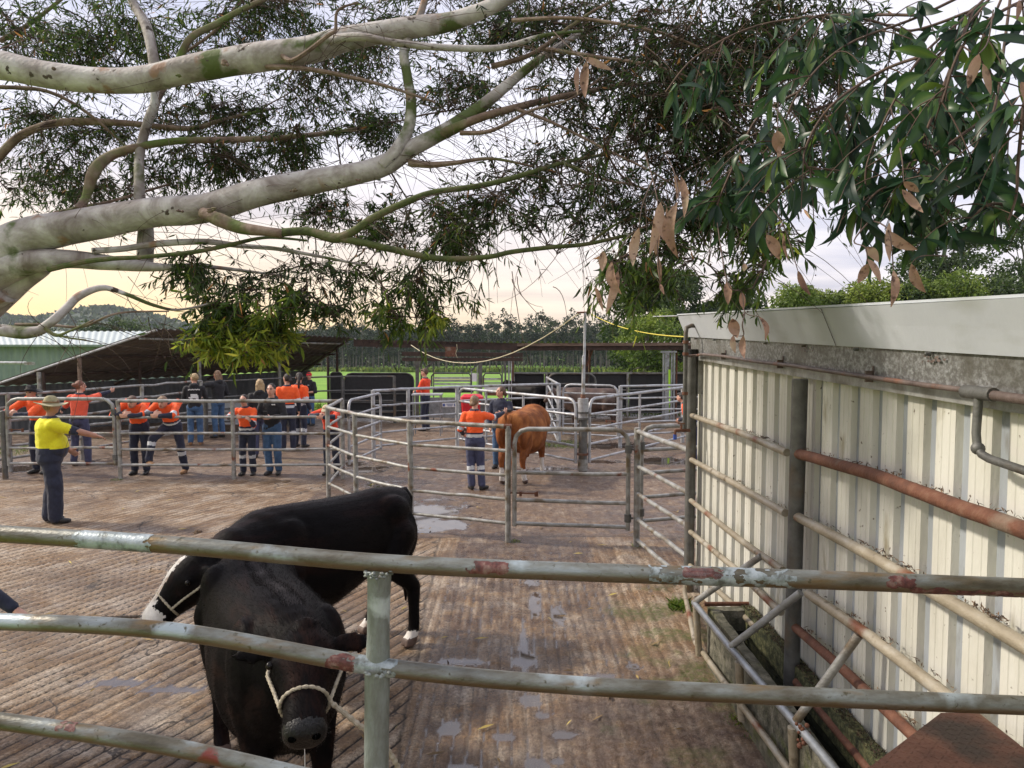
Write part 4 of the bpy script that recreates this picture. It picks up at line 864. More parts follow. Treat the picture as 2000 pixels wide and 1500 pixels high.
panel(645, 668, 25.2, .10, 1.56, 'narrow black rubber panel beside the green gap at the shed corner', .1)
panel(672, 808, 24.2, .12, 1.58, 'wide black rubber gate panel with rounded corners left of the cattle crush')
panel(1003, 1062, 25.4, .16, 1.50, 'black rubber panel just right of the cattle crush', .05)
panel(1065, 1140, 25.4, .16, 1.50, 'black rubber panel behind the zigzag braced panel', .05)
panel(1150, 1225, 25.4, .16, 1.50, 'black rubber panel behind the small far gate', .05)
panel(1230, 1298, 25.4, .16, 1.50, 'black rubber panel left of the steel slide gate', .05)
panel(1312, 1400, 25.4, .16, 1.50, 'black rubber panel right of the steel slide gate, partly behind the wall', .05)
pipe_fence('back boundary rail along the top of the black rubber panels', [XY(1003, 25.3), XY(1068, 25.3), XY(1146, 25.3), XY(1226, 25.3), XY(1400, 25.3)], [.30, .95, 1.53], rp=.045, rr=.02, rtop=.035, mat='galv')
gate('wide round cornered gate standing between the black panels and the small far gate', XY(1070, 23.0), XY(1164, 23.0), .25, 1.62, [.6, 1.0, 1.3], r=.03, rr=.022, mat='galv_dark', cr_=.25)
# steel slide gate
rt = thing('slide_gate', (*XY(1306, 24.2), 0), 'tall steel slide gate frame beyond the tap', 'gate')
for px in (1296, 1303, 1312, 1317):
    a = XY(px, 24.2); MB().box((a[0], a[1], 1.15), (.05 if px != 1303 else .14, .05, 2.3)).build('upright', M['steel'], rt)
a = XY(1306, 24.15); MB().box((a[0], a[1], 2.28), (.52, .06, .06)).build('head_bar', M['steel'], rt)
MB().box((XY(1308, 24.1)[0], 24.1, 1.4), (.06, .02, .6)).build('marker_strip', mk('lime_marker', [(.3, (.3, .6, .02)), (.7, (.4, .7, .03))], 5, .5), rt)
# cattle crush
D = 23.4
crs = thing('cattle_crush', (*XY(905, D), 0), 'grey steel cattle crush with dark timber beams overhead', 'cattle crush')
def bar(px0, py0, px1, py1, d_, w_, mt, nm='bar', depth=.05):
    a, b_ = pt(px0, py0, d_), pt(px1, py1, d_); L_ = (b_ - a).length; c = (a + b_) / 2; ang = math.atan2(b_.z - a.z, b_.x - a.x)
    MB().box(c, (L_, depth, w_), M=Matrix.Rotation(-ang, 3, 'Y')).build(nm, M[mt], crs, smooth=False)
bar(785, 691, 1021, 693, D, .13, 'dark_wood', 'timber_beam', .12); bar(785, 702, 1021, 702, D, .10, 'dark_wood', 'timber_beam', .10)
for (px, w_, mt, t_) in ((815, .11, 'galv_dark', 700), (823, .05, 'galv_dark', 700), (847, .03, 'galv_dark', 715), (932, .03, 'steel', 705), (938, .13, 'galv_dark', 703), (987, .06, 'galv_dark', 705), (994, .05, 'steel', 700), (999, .03, 'galv_pale', 705), (921, .04, 'steel', 720), (981, .04, 'galv_dark', 715)):
    bar(px, t_, px, 832, D, w_, mt, 'upright')
for (py, mt, w_) in ((738, 'galv_pale', .05), (744, 'steel', .05), (750, 'galv_pale', .05), (757, 'steel', .06)): bar(848, py, 921, py, D, w_, mt, 'slat')
for (py, mt, w_) in ((740, 'galv_pale', .05), (748, 'steel', .04)): bar(944, py, 980, py, D, w_, mt, 'slat')
bar(946, 756, 984, 756, D, .18, 'white_paint', 'side_sheet', .02); bar(845, 762, 925, 762, D, .16, 'rubber', 'side_sheet', .02); bar(946, 768, 990, 768, D, .15, 'rust', 'side_sheet', .02)
bar(838, 796, 893, 796, 22.4, .62, 'steel', 'lower_sheet', .03); bar(893, 790, 990, 790, D, .4, 'galv_dark', 'lower_sheet', .03)
for (a, b_) in (((830, 722), (848, 703)), ((838, 716), (852, 703)), ((921, 724), (936, 707))): bar(*a, *b_, D, .05, 'galv_dark', 'brace')
for (x0, x1) in ((843, 920), (944, 980)):
    pts = [pt(x0, 754, D - .06), pt(x0, 735, D - .06), pt(x0 + 4, 729, D - .06), pt(x1 - 4, 729, D - .06), pt(x1, 735, D - .06), pt(x1, 754, D - .06)]; MB().tube(pts, .028, 8).build('window_hoop', M['galv_dark'], crs)
bar(922, 737, 931, 737, D - .08, .26, 'white_paint', 'control_box', .05)
sg = thing('sign_board', pt(878, 791, 22.3), 'white and blue printed sign on the grey steel sheet of the crush', 'sign')
c = pt(878, 791, 22.36); MB().box(c, (.44, .015, .13)).build('board', M['white_paint'], sg, smooth=False)
for i, (dx_, w_) in enumerate(((-.17, .07), (.17, .05))): MB().box(c + Vector((dx_, -.011, 0)), (w_, .006, .08)).build('emblem', M['blue_print'], sg, smooth=False)
for i in range(3): MB().box(c + Vector((.01, -.011, .03 - .03 * i)), (.22 - .04 * i, .006, .011)).build('print_line', M['blue_print'], sg, smooth=False)
hb = thing('hanging_board', pt(880, 686, 22.9), 'rust red board hung under the shed beam on a loop of wire', 'board')
MB().box(pt(880, 687, 22.9), (.33, .03, .30)).build('board', M['rust'], hb, smooth=False)
MB().tube([pt(892, 672, 22.88), pt(893, 682, 22.88), pt(890, 690, 22.88), pt(893, 699, 22.88)], .008, 6).build('wire_loop', M['pale_cord'], hb)
# table
tb = thing('work_table', (*XY(835, 20.6), 0), 'grey topped steel work table in front of the man by the crush', 'table')
a, b_ = pt(806, 770, 20.6), pt(864, 770, 20.6); MB().box((a + b_) / 2, (b_.x - a.x, .55, .035)).build('table_top', M['galv_pale'], tb, smooth=False)
for x_ in (a.x + .04, b_.x - .04):
    for y_ in (20.37, 20.83): MB().tube([(x_, y_, 0), (x_, y_, a.z - .018)], .017, 8).build('leg', M['steel'], tb)
bn = thing('plastic_bin', (*XY(920, 19.4), 0), 'bright red plastic bin with a folded lid behind the pens', 'bin')
c = pt(920, 790, 19.4); s_ = 19.4 / F
MB().loft([((c.x, c.y, .35), (15 * s_, 0, 0), (0, .20, 0), .3), ((c.x, c.y, c.z + .12), (19 * s_, 0, 0), (0, .24, 0), .3)], 24).build('bin_body', M['red_plastic'], bn)
MB().loft([((c.x + .02, c.y, c.z + .13), (23 * s_, 0, 0), (0, .28, 0), .3), ((c.x + .03, c.y, c.z + .21), (22 * s_, 0, 0), (0, .27, 0), .3), ((c.x + .02, c.y, c.z + .27), (16 * s_, 0, 0), (0, .18, 0), .4)], 24).build('bin_lid', M['red_plastic'], bn)
MB().box((c.x, c.y, .18), (.4, .3, .34)).build('bin_stand', M['galv_dark'], bn)
# pale metal panels in the shed
for (px0, px1, py0, py1, d_, lab) in ((400, 474, 782, 828, 21.0, 'pale grey sheet panel standing behind the long haired girl in black'),):
    rt = thing('metal_panel', (*XY(px0, d_), 0), lab, 'panel'); a, b_ = pt(px0, py0, d_), pt(px1, py1, d_)
    MB().prism([(a.x, d_, b_.z), (b_.x, d_, b_.z), (b_.x, d_, a.z), (a.x, d_, a.z)], (0, .02, 0)).build('sheet', M['cream_recess'], rt, smooth=False)
    for z_ in (a.z, (a.z + b_.z) / 2, b_.z): MB().tube([(a.x, d_ - .02, z_), (b_.x, d_ - .02, z_)], .02, 8).build('rail', M['galv_pale'], rt)
    for x_ in (a.x, b_.x): MB().tube([(x_, d_ - .02, 0), (x_, d_ - .02, a.z)], .03, 8).build('leg', M['galv'], rt)
# green shed
gs = thing('green_shed', (-25, 40, 0), 'large pale green corrugated shed beyond the low shed', 'building')
a, b_ = pt(-350, 673, 38), pt(215, 673, 38)
v, f = corr_patch((a.x, 38, -1.2), (b_.x, 38, -1.2), (b_.x, 38, b_.z), (a.x, 38, a.z), .30, .03, prof='trap'); np_mesh('wall', v, f, M['green_wall'], parent=gs)
v, f = corr_patch((a.x, 37.7, a.z - .02), (b_.x + 2.3, 37.7, b_.z - .02), pt(310, 647, 46), pt(-400, 647, 46), .30, .025, prof='trap'); np_mesh('roof', v, f, M['green_roof'], parent=gs)
MB().box((b_.x, 42, b_.z / 2 - .65), (.1, 8, b_.z + 1.1)).build('side_wall', M['green_wall'], gs, smooth=False)
MB().box(((a.x + b_.x) / 2, 37.66, a.z - .05), (b_.x - a.x, .10, .10)).build('gutter', M['green_wall'], gs, smooth=False)
c = pt(124, 678, 37.8); MB().box(c, (.12, .1, .2)).build('downpipe_head', M['galv_dark'], gs, smooth=False)
rt = thing('boom_arm', pt(0, 709, 30), 'pale steel boom arm reaching in before the green shed wall', 'boom'); MB().tube([pt(-200, 707, 30), pt(52, 709, 30)], .06, 10).build('tube', M['galv_pale'], rt); MB().box(pt(58, 710, 30), (.36, .14, .12)).build('end_bracket', M['galv'], rt)
MB().tube([pt(-200, 707, 30), Vector((pt(-200, 707, 30).x, 30, -.2))], .08, 10).build('stand', M['galv'], rt)
# ================================================================ PEOPLE
def hand_prims(mb, w_, dirn, palm_n, s=1.0, curl=.5, thumb=1):
    """palm, four unequal bent fingers and a thumb leaving the side of the palm"""
    w_, d, n_ = Vector(w_), Vector(dirn).normalized(), Vector(palm_n).normalized(); n_ = (n_ - d * n_.dot(d)).normalized(); sd_ = d.cross(n_) * thumb
    pc = w_ + d * .045 * s; mb.loft([(w_, sd_ * .026 * s, n_ * .019 * s, .9), (pc, sd_ * .041 * s, n_ * .017 * s, .8), (w_ + d * .09 * s, sd_ * .040 * s, n_ * .013 * s, .8)], 12)
    for i, ln in enumerate((.066, .076, .071, .055)):
        b_ = w_ + d * .086 * s + sd_ * (.030 - .020 * i) * s; a1 = curl * (.7 + .1 * i); a2 = curl * (1.7 + .15 * i); l1, l2 = ln * .5 * s, ln * .5 * s
        p1 = b_ + (d * math.cos(a1) + n_ * math.sin(a1)) * l1; p2 = p1 + (d * math.cos(a2) + n_ * math.sin(a2)) * l2
        mb.cap(b_, .0095 * s, p1, .0088 * s, 8); mb.cap(p1, .0088 * s, p2, .0075 * s, 8)
    b_ = w_ + d * .025 * s + sd_ * .03 * s; p1 = b_ + (d * .7 + sd_ * .75 + n_ * .35).normalized() * .038 * s; p2 = p1 + (d * .95 + sd_ * .15 + n_ * .5).normalized() * .03 * s
    mb.cap(b_, .0125 * s, p1, .0105 * s, 8); mb.cap(p1, .0105 * s, p2, .0085 * s, 8)
def seg_t(c, a, b_):
    a, b_ = np.array(a), np.array(b_); ab = b_ - a; t_ = ((c - a) @ ab) / (ab @ ab); tc_ = np.clip(t_, 0, 1); return t_, np.linalg.norm(c - (a + tc_[:, None] * ab), axis=1)
PPL = {}
def person(label, px, d, h=1.72, face=180, pose=None, lean=0, side=0, shirt=('orange', 'navy', 'silver'), style='hivis', trousers='navy', kneeband=False, boots='boot_black',
           hair=('hair_dark', 'short'), hat=None, look=0, nod=0, skin='skin', belly=0.0, wide=1.0, legw=1.06, armw=1.0, sleeve=1.0, z=0.0, vox=.015, hands=('d', 'd'), curl=(.6, .6), group=None):
    x, y = XY(px, d); s = h / 1.75; root = thing('person', (x, y, z), label, 'person', group, rz=R(face)); J = dict(
        hipR=(.09, 0, .92), hipL=(-.09, 0, .92), kneeR=(.10, .03, .50), kneeL=(-.10, .03, .50), ankR=(.11, -.02, .09), ankL=(-.11, -.02, .09), toeR=(.13, .15, .03), toeL=(-.13, .15, .03),
        pelvis=(0, 0, .96), chest=(0, 0, 1.28), neck=(0, -.01, 1.48), head=(0, .02, 1.635), shR=(.175, -.01, 1.40), shL=(-.175, -.01, 1.40), elR=(.235, -.05, 1.13), elL=(-.235, -.05, 1.13), wrR=(.25, .06, .90), wrL=(-.25, .06, .90))
    J = {k_: Vector(v_) for k_, v_ in J.items()}
    Rl = Matrix.Rotation(-R(lean), 3, 'X') @ Matrix.Rotation(R(side), 3, 'Y')
    for k_ in ('chest', 'neck', 'head', 'shR', 'shL', 'elR', 'elL', 'wrR', 'wrL'): J[k_] = J['pelvis'] + Rl @ (J[k_] - J['pelvis'])
    for k_, v_ in (pose or {}).items(): J[k_] = Vector(v_)
    for k_ in J: J[k_] = J[k_] * s
    rv = (J['shR'] - J['shL']).normalized(); ax = (J['neck'] - J['pelvis']); al = ax.length; ax.normalize(); fv = ax.cross(rv) * -1; fv = rv.cross(ax) * -1
    fv = ax.cross(rv).normalized(); 
    if fv.y < 0 and abs(fv.y) > .3: fv = -fv
    Mh = Matrix.Rotation(R(look), 3, 'Z') @ Matrix.Rotation(-R(nod), 3, 'X'); H = J['head']
    # ---- body (skin), one surface
    mb = MB(); mb.loft([(J['pelvis'] + ax * al * t_, rv * w_ * s, fv * q_ * s, .9) for t_, w_, q_ in ((-.1, .12, .09), (.3, .12, .085), (.7, .14, .09), (.93, .10, .07))], 14)
    mb.cap(J['neck'] - ax * .03, .058 * s, H - Vector((0, 0, .05 * s)), .052 * s)
    mb.ell(H, (.074 * s, .092 * s, .108 * s), Mh); mb.ell(H + Mh @ Vector((0, .038 * s, -.052 * s)), (.052 * s, .052 * s, .055 * s), Mh)
    mb.ell(H + Mh @ Vector((0, .094 * s, -.012 * s)), (.012 * s, .02 * s, .024 * s), Mh); mb.ell(H + Mh @ Vector((0, .075 * s, .03 * s)), (.05 * s, .018 * s, .014 * s), Mh)
    for q in (-1, 1): mb.ell(H + Mh @ Vector((q * .076 * s, -.005 * s, -.005 * s)), (.012 * s, .022 * s, .03 * s), Mh)
    for q, sg_ in (('R', 1), ('L', -1)):
        mb.cap(J['sh' + q], .05 * s * armw, J['el' + q], .042 * s * armw); mb.cap(J['el' + q], .042 * s * armw, J['wr' + q], .029 * s * armw)
        mb.cap(J['hip' + q], .085 * s, J['knee' + q], .052 * s); mb.cap(J['knee' + q], .050 * s, J['ank' + q], .038 * s);
        fd_ = (J['wr' + q] - J['el' + q]).normalized(); pn = rv * -sg_ if hands[0 if q == 'R' else 1] == 'd' else Vector((0, 0, -1))
        hand_prims(mb, J['wr' + q], fd_, pn, s * 1.05, curl[0 if q == 'R' else 1], thumb=sg_)
    Hi = Mh.inverted()
    def bfn(c):
        q = (c - np.array(H)) @ np.array(Hi).T / s; mi = np.zeros(len(c), int)
        ey = (np.abs(np.abs(q[:, 0]) - .030) < .013) & (np.abs(q[:, 2] - .012) < .009) & (q[:, 1] > .06); br = (np.abs(np.abs(q[:, 0]) - .031) < .02) & (np.abs(q[:, 2] - .036) < .006) & (q[:, 1] > .055)
        mo = (np.abs(q[:, 0]) < .024) & (np.abs(q[:, 2] + .055) < .008) & (q[:, 1] > .06); mi[ey | br] = 1; mi[mo] = 2; return mi
    organic('body', mb, [M[skin], M['feature'], M['lip']], root, voxel=vox * .8 * s, smooth=2, fn=bfn)
    # ---- shirt
    mb = MB(); W = wide
    secs = [(-.16, .160, .120), (.05, .158, .122), (.3, .152, .118), (.55, .170, .125), (.75, .180, .125), (.90, .150, .105), (1.0, .075, .075)]
    mb.loft([(J['pelvis'] + ax * al * t_, rv * w_ * s * W, fv * q_ * s * W, .85) for t_, w_, q_ in secs], 20)
    if belly: mb.ell(J['pelvis'] + ax * al * .22 + fv * .08 * s, (.185 * s * W, (.14 + belly) * s, .20 * s))
    for q in ('R', 'L'):
        mb.cap(J['sh' + q] - ax * .015, .074 * s * (.5 + W / 2), J['el' + q], .060 * s)
        if sleeve > .6: mb.cap(J['el' + q], .060 * s, J['el' + q].lerp(J['wr' + q], .93), .043 * s)
        elif sleeve > .3: mb.cap(J['el' + q], .064 * s, J['el' + q].lerp(J['wr' + q], .12), .058 * s)
    if style == 'hood': mb.ell(J['neck'] - fv * .06 * s - ax * .02, (.11 * s, .075 * s, .065 * s))
    else: mb.tube([J['neck'] + (rv * math.cos(a) * .068 + fv * math.sin(a) * .062) * s + ax * .012 for a in np.linspace(0, 6.28, 13)], .016 * s, 8)
    def sfn(c):
        mi = np.zeros(len(c), int); tt, dt = seg_t(c, J['pelvis'], J['neck'])
        if style in ('hivis', 'hivis_noband', 'yellow'):
            cut = .22 if style == 'hivis' else (.30 if style == 'yellow' else .16); cut = .20 if style == 'yellow' else cut; mi[tt < cut] = 1
            if style == 'hivis': mi[(tt > .06) & (tt < .15)] = 2
            mi[(tt > .985) & (dt < .12 * s)] = 1
            for q in ('R', 'L'):
                t1, d1 = seg_t(c, J['sh' + q], J['el' + q]); t2, d2 = seg_t(c, J['el' + q], J['wr' + q]); out_ = np.abs((c - np.array(J['pelvis'])) @ np.array(rv)) > .0
                arm = (d2 < .09 * s) & (d2 < d1) & ((dt > .17 * s) | (d2 < .066 * s)); mi[arm & (t2 > .0)] = 1
                if style == 'hivis': mi[(d1 < .1 * s) & (t1 > .80) & (t1 < 1.0) & (d1 <= d2 + .02) & (dt > .15 * s)] = 2
                if style == 'yellow': mi[(d1 < .1 * s) & (t1 > .82) & (dt > .16 * s)] = 1
        return mi
    organic('shirt', mb, [M[q] for q in shirt], root, voxel=vox * s, smooth=3, fn=sfn, jitter=.016, jscale=11)
    # ---- trousers
    mb = MB(); pv = J['pelvis']; hv = (J['hipR'] - J['hipL']).normalized()
    mb.loft([(pv + Vector((0, 0, dz_ * s)), hv * w_ * s * W, hv.cross(Vector((0, 0, 1))) * q_ * s * W, .85) for dz_, w_, q_ in ((.07, .145, .11), (0, .158, .125), (-.07, .165, .125), (-.13, .14, .10))], 18)
    for q in ('R', 'L'):
        mb.cap(J['hip' + q], .098 * s * (.5 + W / 2), J['knee' + q], .072 * s * legw); mb.cap(J['knee' + q], .072 * s * legw, J['ank' + q].lerp(J['knee' + q], .02), .064 * s * legw)
    def tfn(c):
        mi = np.zeros(len(c), int)
        if kneeband:
            for q in ('R', 'L'):
                t1, d1 = seg_t(c, J['knee' + q], J['ank' + q]); mi[(t1 > .14) & (t1 < .32) & (d1 < .1)] = 1
        return mi
    organic('trousers', mb, [M[trousers], M['silver']], root, voxel=vox * s, smooth=3, fn=tfn, jitter=.014, jscale=10)
    for q in ('R', 'L'):
        mb = MB(); a_, t_ = J['ank' + q], J['toe' + q]; f_ = (t_ - a_); f_.z = 0; f_.normalize(); zb = a_.z - .09 * s
        sdv = f_.cross(Vector((0, 0, 1))); mb.cap(a_ + Vector((0, 0, .06 * s)), .052 * s, a_ - Vector((0, 0, .02 * s)), .05 * s)
        mb.loft([(a_ - f_ * .055 * s + Vector((0, 0, -.045 * s)), sdv * .030 * s, Vector((0, 0, .040 * s)), .7), (a_ + Vector((0, 0, -.045 * s)), sdv * .045 * s, Vector((0, 0, .045 * s)), .7), (a_ + f_ * .12 * s + Vector((0, 0, -.055 * s)), sdv * .05 * s, Vector((0, 0, .034 * s)), .7), (a_ + f_ * .19 * s + Vector((0, 0, -.062 * s)), sdv * .03 * s, Vector((0, 0, .024 * s)), .8)], 14)
        organic('boot', mb, M[boots], root, voxel=.012 * s, smooth=2)
    # ---- hair and hats
    if hair:
        hm, st = hair; mb = MB(); mb.ell(H + Mh @ (Vector((0, -.022, .022)) * s), (.084 * s, .094 * s, .103 * s), Mh)
        if st == 'short': mb.ell(H + Mh @ (Vector((0, .045, .075)) * s), (.066 * s, .045 * s, .035 * s), Mh)
        if st in ('bun', 'lowbun'): mb.ell(H + Mh @ (Vector((0, -.12, .03 if st == 'bun' else -.04)) * s), (.045 * s, .042 * s, .042 * s), Mh)
        if st == 'pony':
            mb.cap(H + Mh @ (Vector((0, -.105, .02)) * s), .034 * s, H + Mh @ (Vector((0, -.15, -.10)) * s), .036 * s); mb.cap(H + Mh @ (Vector((0, -.15, -.10)) * s), .036 * s, H + Mh @ (Vector((0, -.145, -.26)) * s), .016 * s)
        if st == 'long':
            for q in (-1, 0, 1): mb.cap(H + Mh @ (Vector((q * .05, -.06, -.02)) * s), .05 * s, H + Mh @ (Vector((q * .06, -.10, -.28)) * s), .03 * s)
        organic('hair', mb, M[hm], root, voxel=.011 * s, smooth=1, jitter=.008, jscale=38)
    if hat:
        kind, hmat = hat; T = lambda v_: H + Mh @ (Vector(v_) * s)
        if kind == 'brim':
            mb = MB(); prof = [(.0, .150), (.055, .156), (.078, .13), (.088, .07), (.095, .048), (.13, .040), (.175, .036), (.195, .045), (.192, .036), (.13, .030), (.09, .036), (.02, .10), (0, .12)]
            vs = []; n_ = 28
            for r_, z_ in prof:
                for j in range(n_):
                    a = 6.28318 * j / n_; wv = .022 * math.cos(2 * a) * (r_ / .19) ** 2 * (1 if r_ > .1 else 0); dent = -.02 * math.exp(-((r_ * math.cos(a)) / .03) ** 2) * (z_ > .12); vs.append(T((r_ * math.cos(a) * .95, r_ * math.sin(a) * 1.08 - .01, z_ - .008 + wv * -1 + dent)))
            fs = [(i * n_ + j, i * n_ + (j + 1) % n_, (i + 1) * n_ + (j + 1) % n_, (i + 1) * n_ + j) for i in range(len(prof) - 1) for j in range(n_)]
            mb.add(vs, fs); hat_o = mb.build('hat', M[hmat], root, local=True)
            MB().tube([T((.090 * math.cos(a), .102 * math.sin(a) - .01, .062)) for a in np.linspace(0, 6.283, 25)], .009 * s, 6).build('hat_band', M['boot_tan' if hmat == 'hat_felt' else 'boot_black'], hat_o, local=True)
        else:
            mb = MB(); mb.ell(T((0, -.008, .045)), (.090 * s, .106 * s, .078 * s), Mh)
            fwd = 1 if kind == 'cap' else -1; mb.loft([(T((0, fwd * .07, .045)), Mh @ Vector((.075 * s, 0, 0)), Mh @ Vector((0, 0, .008 * s)), .8), (T((0, fwd * .13, .038)), Mh @ Vector((.068 * s, 0, 0)), Mh @ Vector((0, 0, .007 * s)), .8), (T((0, fwd * .175, .025)), Mh @ Vector((.04 * s, 0, 0)), Mh @ Vector((0, 0, .005 * s)), .8)], 14)
            organic('cap', mb, M[hmat], root, voxel=.010 * s, smooth=2)
    PPL[label] = (root, J, s); return root, J, s
def leanp(dist, s, z=1.235, off=0.0, cross=True):
    z = z / s; dd = dist / s
    return dict(elR=(.29 + off, dd - .05, z), wrR=(.06 + off, dd + .05, z + .03), elL=(-.27 + off, dd + .0, z - .01), wrL=(-.05 + off, dd + .09, z - .01))
# the man in yellow, pointing
person('stout man in a yellow shirt and khaki felt hat pointing across the yard', 90, 10.62, 1.82, -58, dict(shR=(.20, .04, 1.40), elR=(.24, .30, 1.30), wrR=(.20, .55, 1.21), elL=(-.26, .06, 1.12), wrL=(-.20, .24, .98), ankR=(.10, .04, .09), toeR=(.13, .20, .03), kneeR=(.11, .05, .5), ankL=(-.08, -.04, .09), toeL=(-.10, .12, .03)),
       shirt=('yellow', 'navy', 'silver'), style='yellow', trousers='navy', hair=('hair_light', 'short'), hat=('brim', 'hat_felt'), look=6, nod=4, skin='skin_tan', belly=.02, wide=1.36, legw=1.5, armw=1.25, sleeve=.45, lean=2, curl=(.3, .6), hands=('f', 'd'), vox=.014)
person('youth in a black wide brimmed hat and orange jacket leaning on the gate', 72, 14.65, 1.86, 172, {**leanp(.50, 1.06, off=.06), 'kneeR': (.1, .05, .5), 'head': (-.02, .20, 1.53), 'neck': (-.01, .10, 1.42)}, lean=10, side=-3, style='hivis_noband', hair=('hair_dark', 'short'), hat=('brim', 'hat_black'), look=12)
person('auburn haired woman in a faded orange shirt seen from behind, arm stretched along a rail', 150, 15.6, 1.80, 6, dict(elR=(.36, .16, 1.44), wrR=(.48, .34, 1.50), elL=(-.30, .10, 1.22), wrL=(-.42, .22, 1.14), ankL=(-.12, -.02, .09), ankR=(.16, -.02, .09), toeR=(.2, .14, .03), kneeR=(.14, .03, .5)),
       shirt=('orange_faded', 'navy', 'silver'), style='hivis_noband', trousers='navy_light', hair=('hair_auburn', 'bun'), look=-55, side=4)
person('dark haired youth in orange, hands clasped on the rail, beside the booted fair one', 268, 14.52, 1.82, 184, {**leanp(.50, 1.04), 'kneeL': (-.1, .0, .5), 'head': (0, .28, 1.40), 'neck': (0, .15, 1.375)}, lean=13, style='hivis_noband', hair=('hair_brown', 'short'), look=-8, nod=8)
person('fair haired youth in orange with one tan boot up on the bottom rail', 333, 14.54, 1.82, 176, {**leanp(.52, 1.04, off=-.02), 'head': (0.02, .29, 1.395), 'neck': (0.01, .16, 1.375), 'kneeR': (.20, .34, .72), 'ankR': (.24, .42, .33), 'toeR': (.10, .52, .29), 'kneeL': (-.16, .0, .5), 'ankL': (-.17, -.12, .09), 'toeL': (-.19, .05, .03)}, lean=14, side=0, style='hivis', kneeband=True, boots='boot_tan', hair=('hair_light', 'short'), look=4, nod=10)
b1 = person('blond person in a black hoodie with a white back print, seen from behind', 378, 18.6, 1.82, 18, dict(elR=(.26, .10, 1.12), wrR=(.16, .26, 1.12), elL=(-.26, .10, 1.12), wrL=(-.18, .26, 1.1)), shirt=('black',) * 3, style='hood', trousers='denim', boots='boot_tan', hair=('hair_blond', 'short'), look=50)
person('long haired girl in a black hoodie reaching out to the shed post', 424, 20.0, 1.84, 60, dict(elR=(.28, .0, 1.14), wrR=(.2, .2, 1.05), elL=(-.30, .20, 1.36), wrL=(-.34, .44, 1.42)), shirt=('black',) * 3, style='hood', trousers='denim', hair=('hair_light', 'long'), look=5)
person('dark haired girl in orange leaning one elbow on the rail beside the middle post', 480, 14.42, 1.62, 178, dict(elR=(.26, .32, 1.27), wrR=(.06, .44, 1.29), elL=(-.26, .30, 1.10), wrL=(-.24, .42, 1.2)), lean=12, style='hivis', kneeband=True, hair=('hair_dark', 'lowbun'), look=4, nod=3)
g_, J_, s_g = person('tall girl in a black hoodie and flared jeans looking up from her phone', 529, 14.5, 1.80, 180, dict(elR=(.26, .06, 1.12), wrR=(.07, .28, 1.13), elL=(-.26, .06, 1.12), wrL=(-.07, .28, 1.13), kneeR=(.09, .02, .5), ankR=(.06, 0, .09), toeR=(.09, .16, .03)), shirt=('black',) * 3, style='hood', trousers='denim', hair=('hair_dark', 'pony'), look=-4)
person('fair pony tailed person in black behind the girl with the phone', 506, 16.6, 1.78, 15, shirt=('black',) * 3, style='hood', trousers='navy_light', hair=('hair_blond', 'long'), look=10)
person('dark haired person in orange with back turned behind the girl with the phone', 560, 17.6, 1.86, 20, style='hivis', kneeband=True, hair=('hair_dark', 'lowbun'), look=35)
person('person in orange half hidden beside the back turned dark haired one', 583, 18.2, 1.86, -20, style='hivis', kneeband=True, hair=('hair_dark', 'pony'), look=30)
person('youth in a red cap and black T-shirt standing in the shed shade', 604, 22.9, 1.66, 150, dict(elR=(.26, .05, 1.12), wrR=(.05, .24, 1.14), elL=(-.28, .02, 1.12), wrL=(-.04, .22, 1.1)), shirt=('black',) * 3, style='tee', trousers='denim', hair=('hair_brown', 'short'), hat=('cap', 'cap_red'), sleeve=.45, look=30)
person('child in a beige cap and orange shirt leaning on the corner rail', 645, 14.45, 1.60, 172, {**leanp(.42, .93, z=1.22), 'head': (0, .26, 1.42), 'neck': (0, .15, 1.40)}, lean=12, shirt=('orange_red', 'navy', 'silver'), style='hivis_noband', hair=('hair_blond', 'short'), hat=('cap', 'cap_beige'), nod=14)
person('man in orange standing side on behind the work table', 830, 21.6, 1.83, 70, dict(elR=(.24, .08, 1.14), wrR=(.10, .28, 1.08), elL=(-.24, .10, 1.12), wrL=(-.1, .28, 1.08)), shirt=('orange_red', 'navy', 'silver'), style='hivis_noband', hair=('hair_brown', 'short'), look=10, nod=8)
wv_, Jw, sw_ = person('woman in an orange and navy shirt brushing the chestnut bull, seen from behind', 927, 13.0, 1.68, -4, dict(elR=(.34, .20, 1.32), wrR=(.50, .42, 1.40), elL=(-.27, -.02, 1.12), wrL=(-.24, .16, 1.02), ankR=(.13, -.02, .09), toeR=(.22, .14, .03), ankL=(-.06, -.02, .09), kneeL=(-.08, .02, .5)), style='hivis', trousers='navy_light', kneeband=True, hair=('hair_light', 'lowbun'), look=-20)
person('woman in a navy jumper and jeans standing at the far side of the bull', 978, 15.2, 1.70, 165, dict(elR=(.25, .02, 1.1), wrR=(.20, .12, .88), elL=(-.27, .12, 1.16), wrL=(-.12, .34, 1.2)), shirt=('navy',) * 3, style='tee', trousers='denim', hair=('hair_brown', 'lowbun'), look=-55, nod=-6)
person('person in orange bending behind the stand pipe, mostly hidden by the white wall', 1358, 15.9, 1.60, 60, dict(elR=(.25, .15, 1.12), wrR=(.1, .36, 1.0), elL=(-.25, .15, 1.1), wrL=(-.1, .34, 1.0)), lean=28, style='hivis', trousers='navy_light', hair=('hair_dark', 'short'))
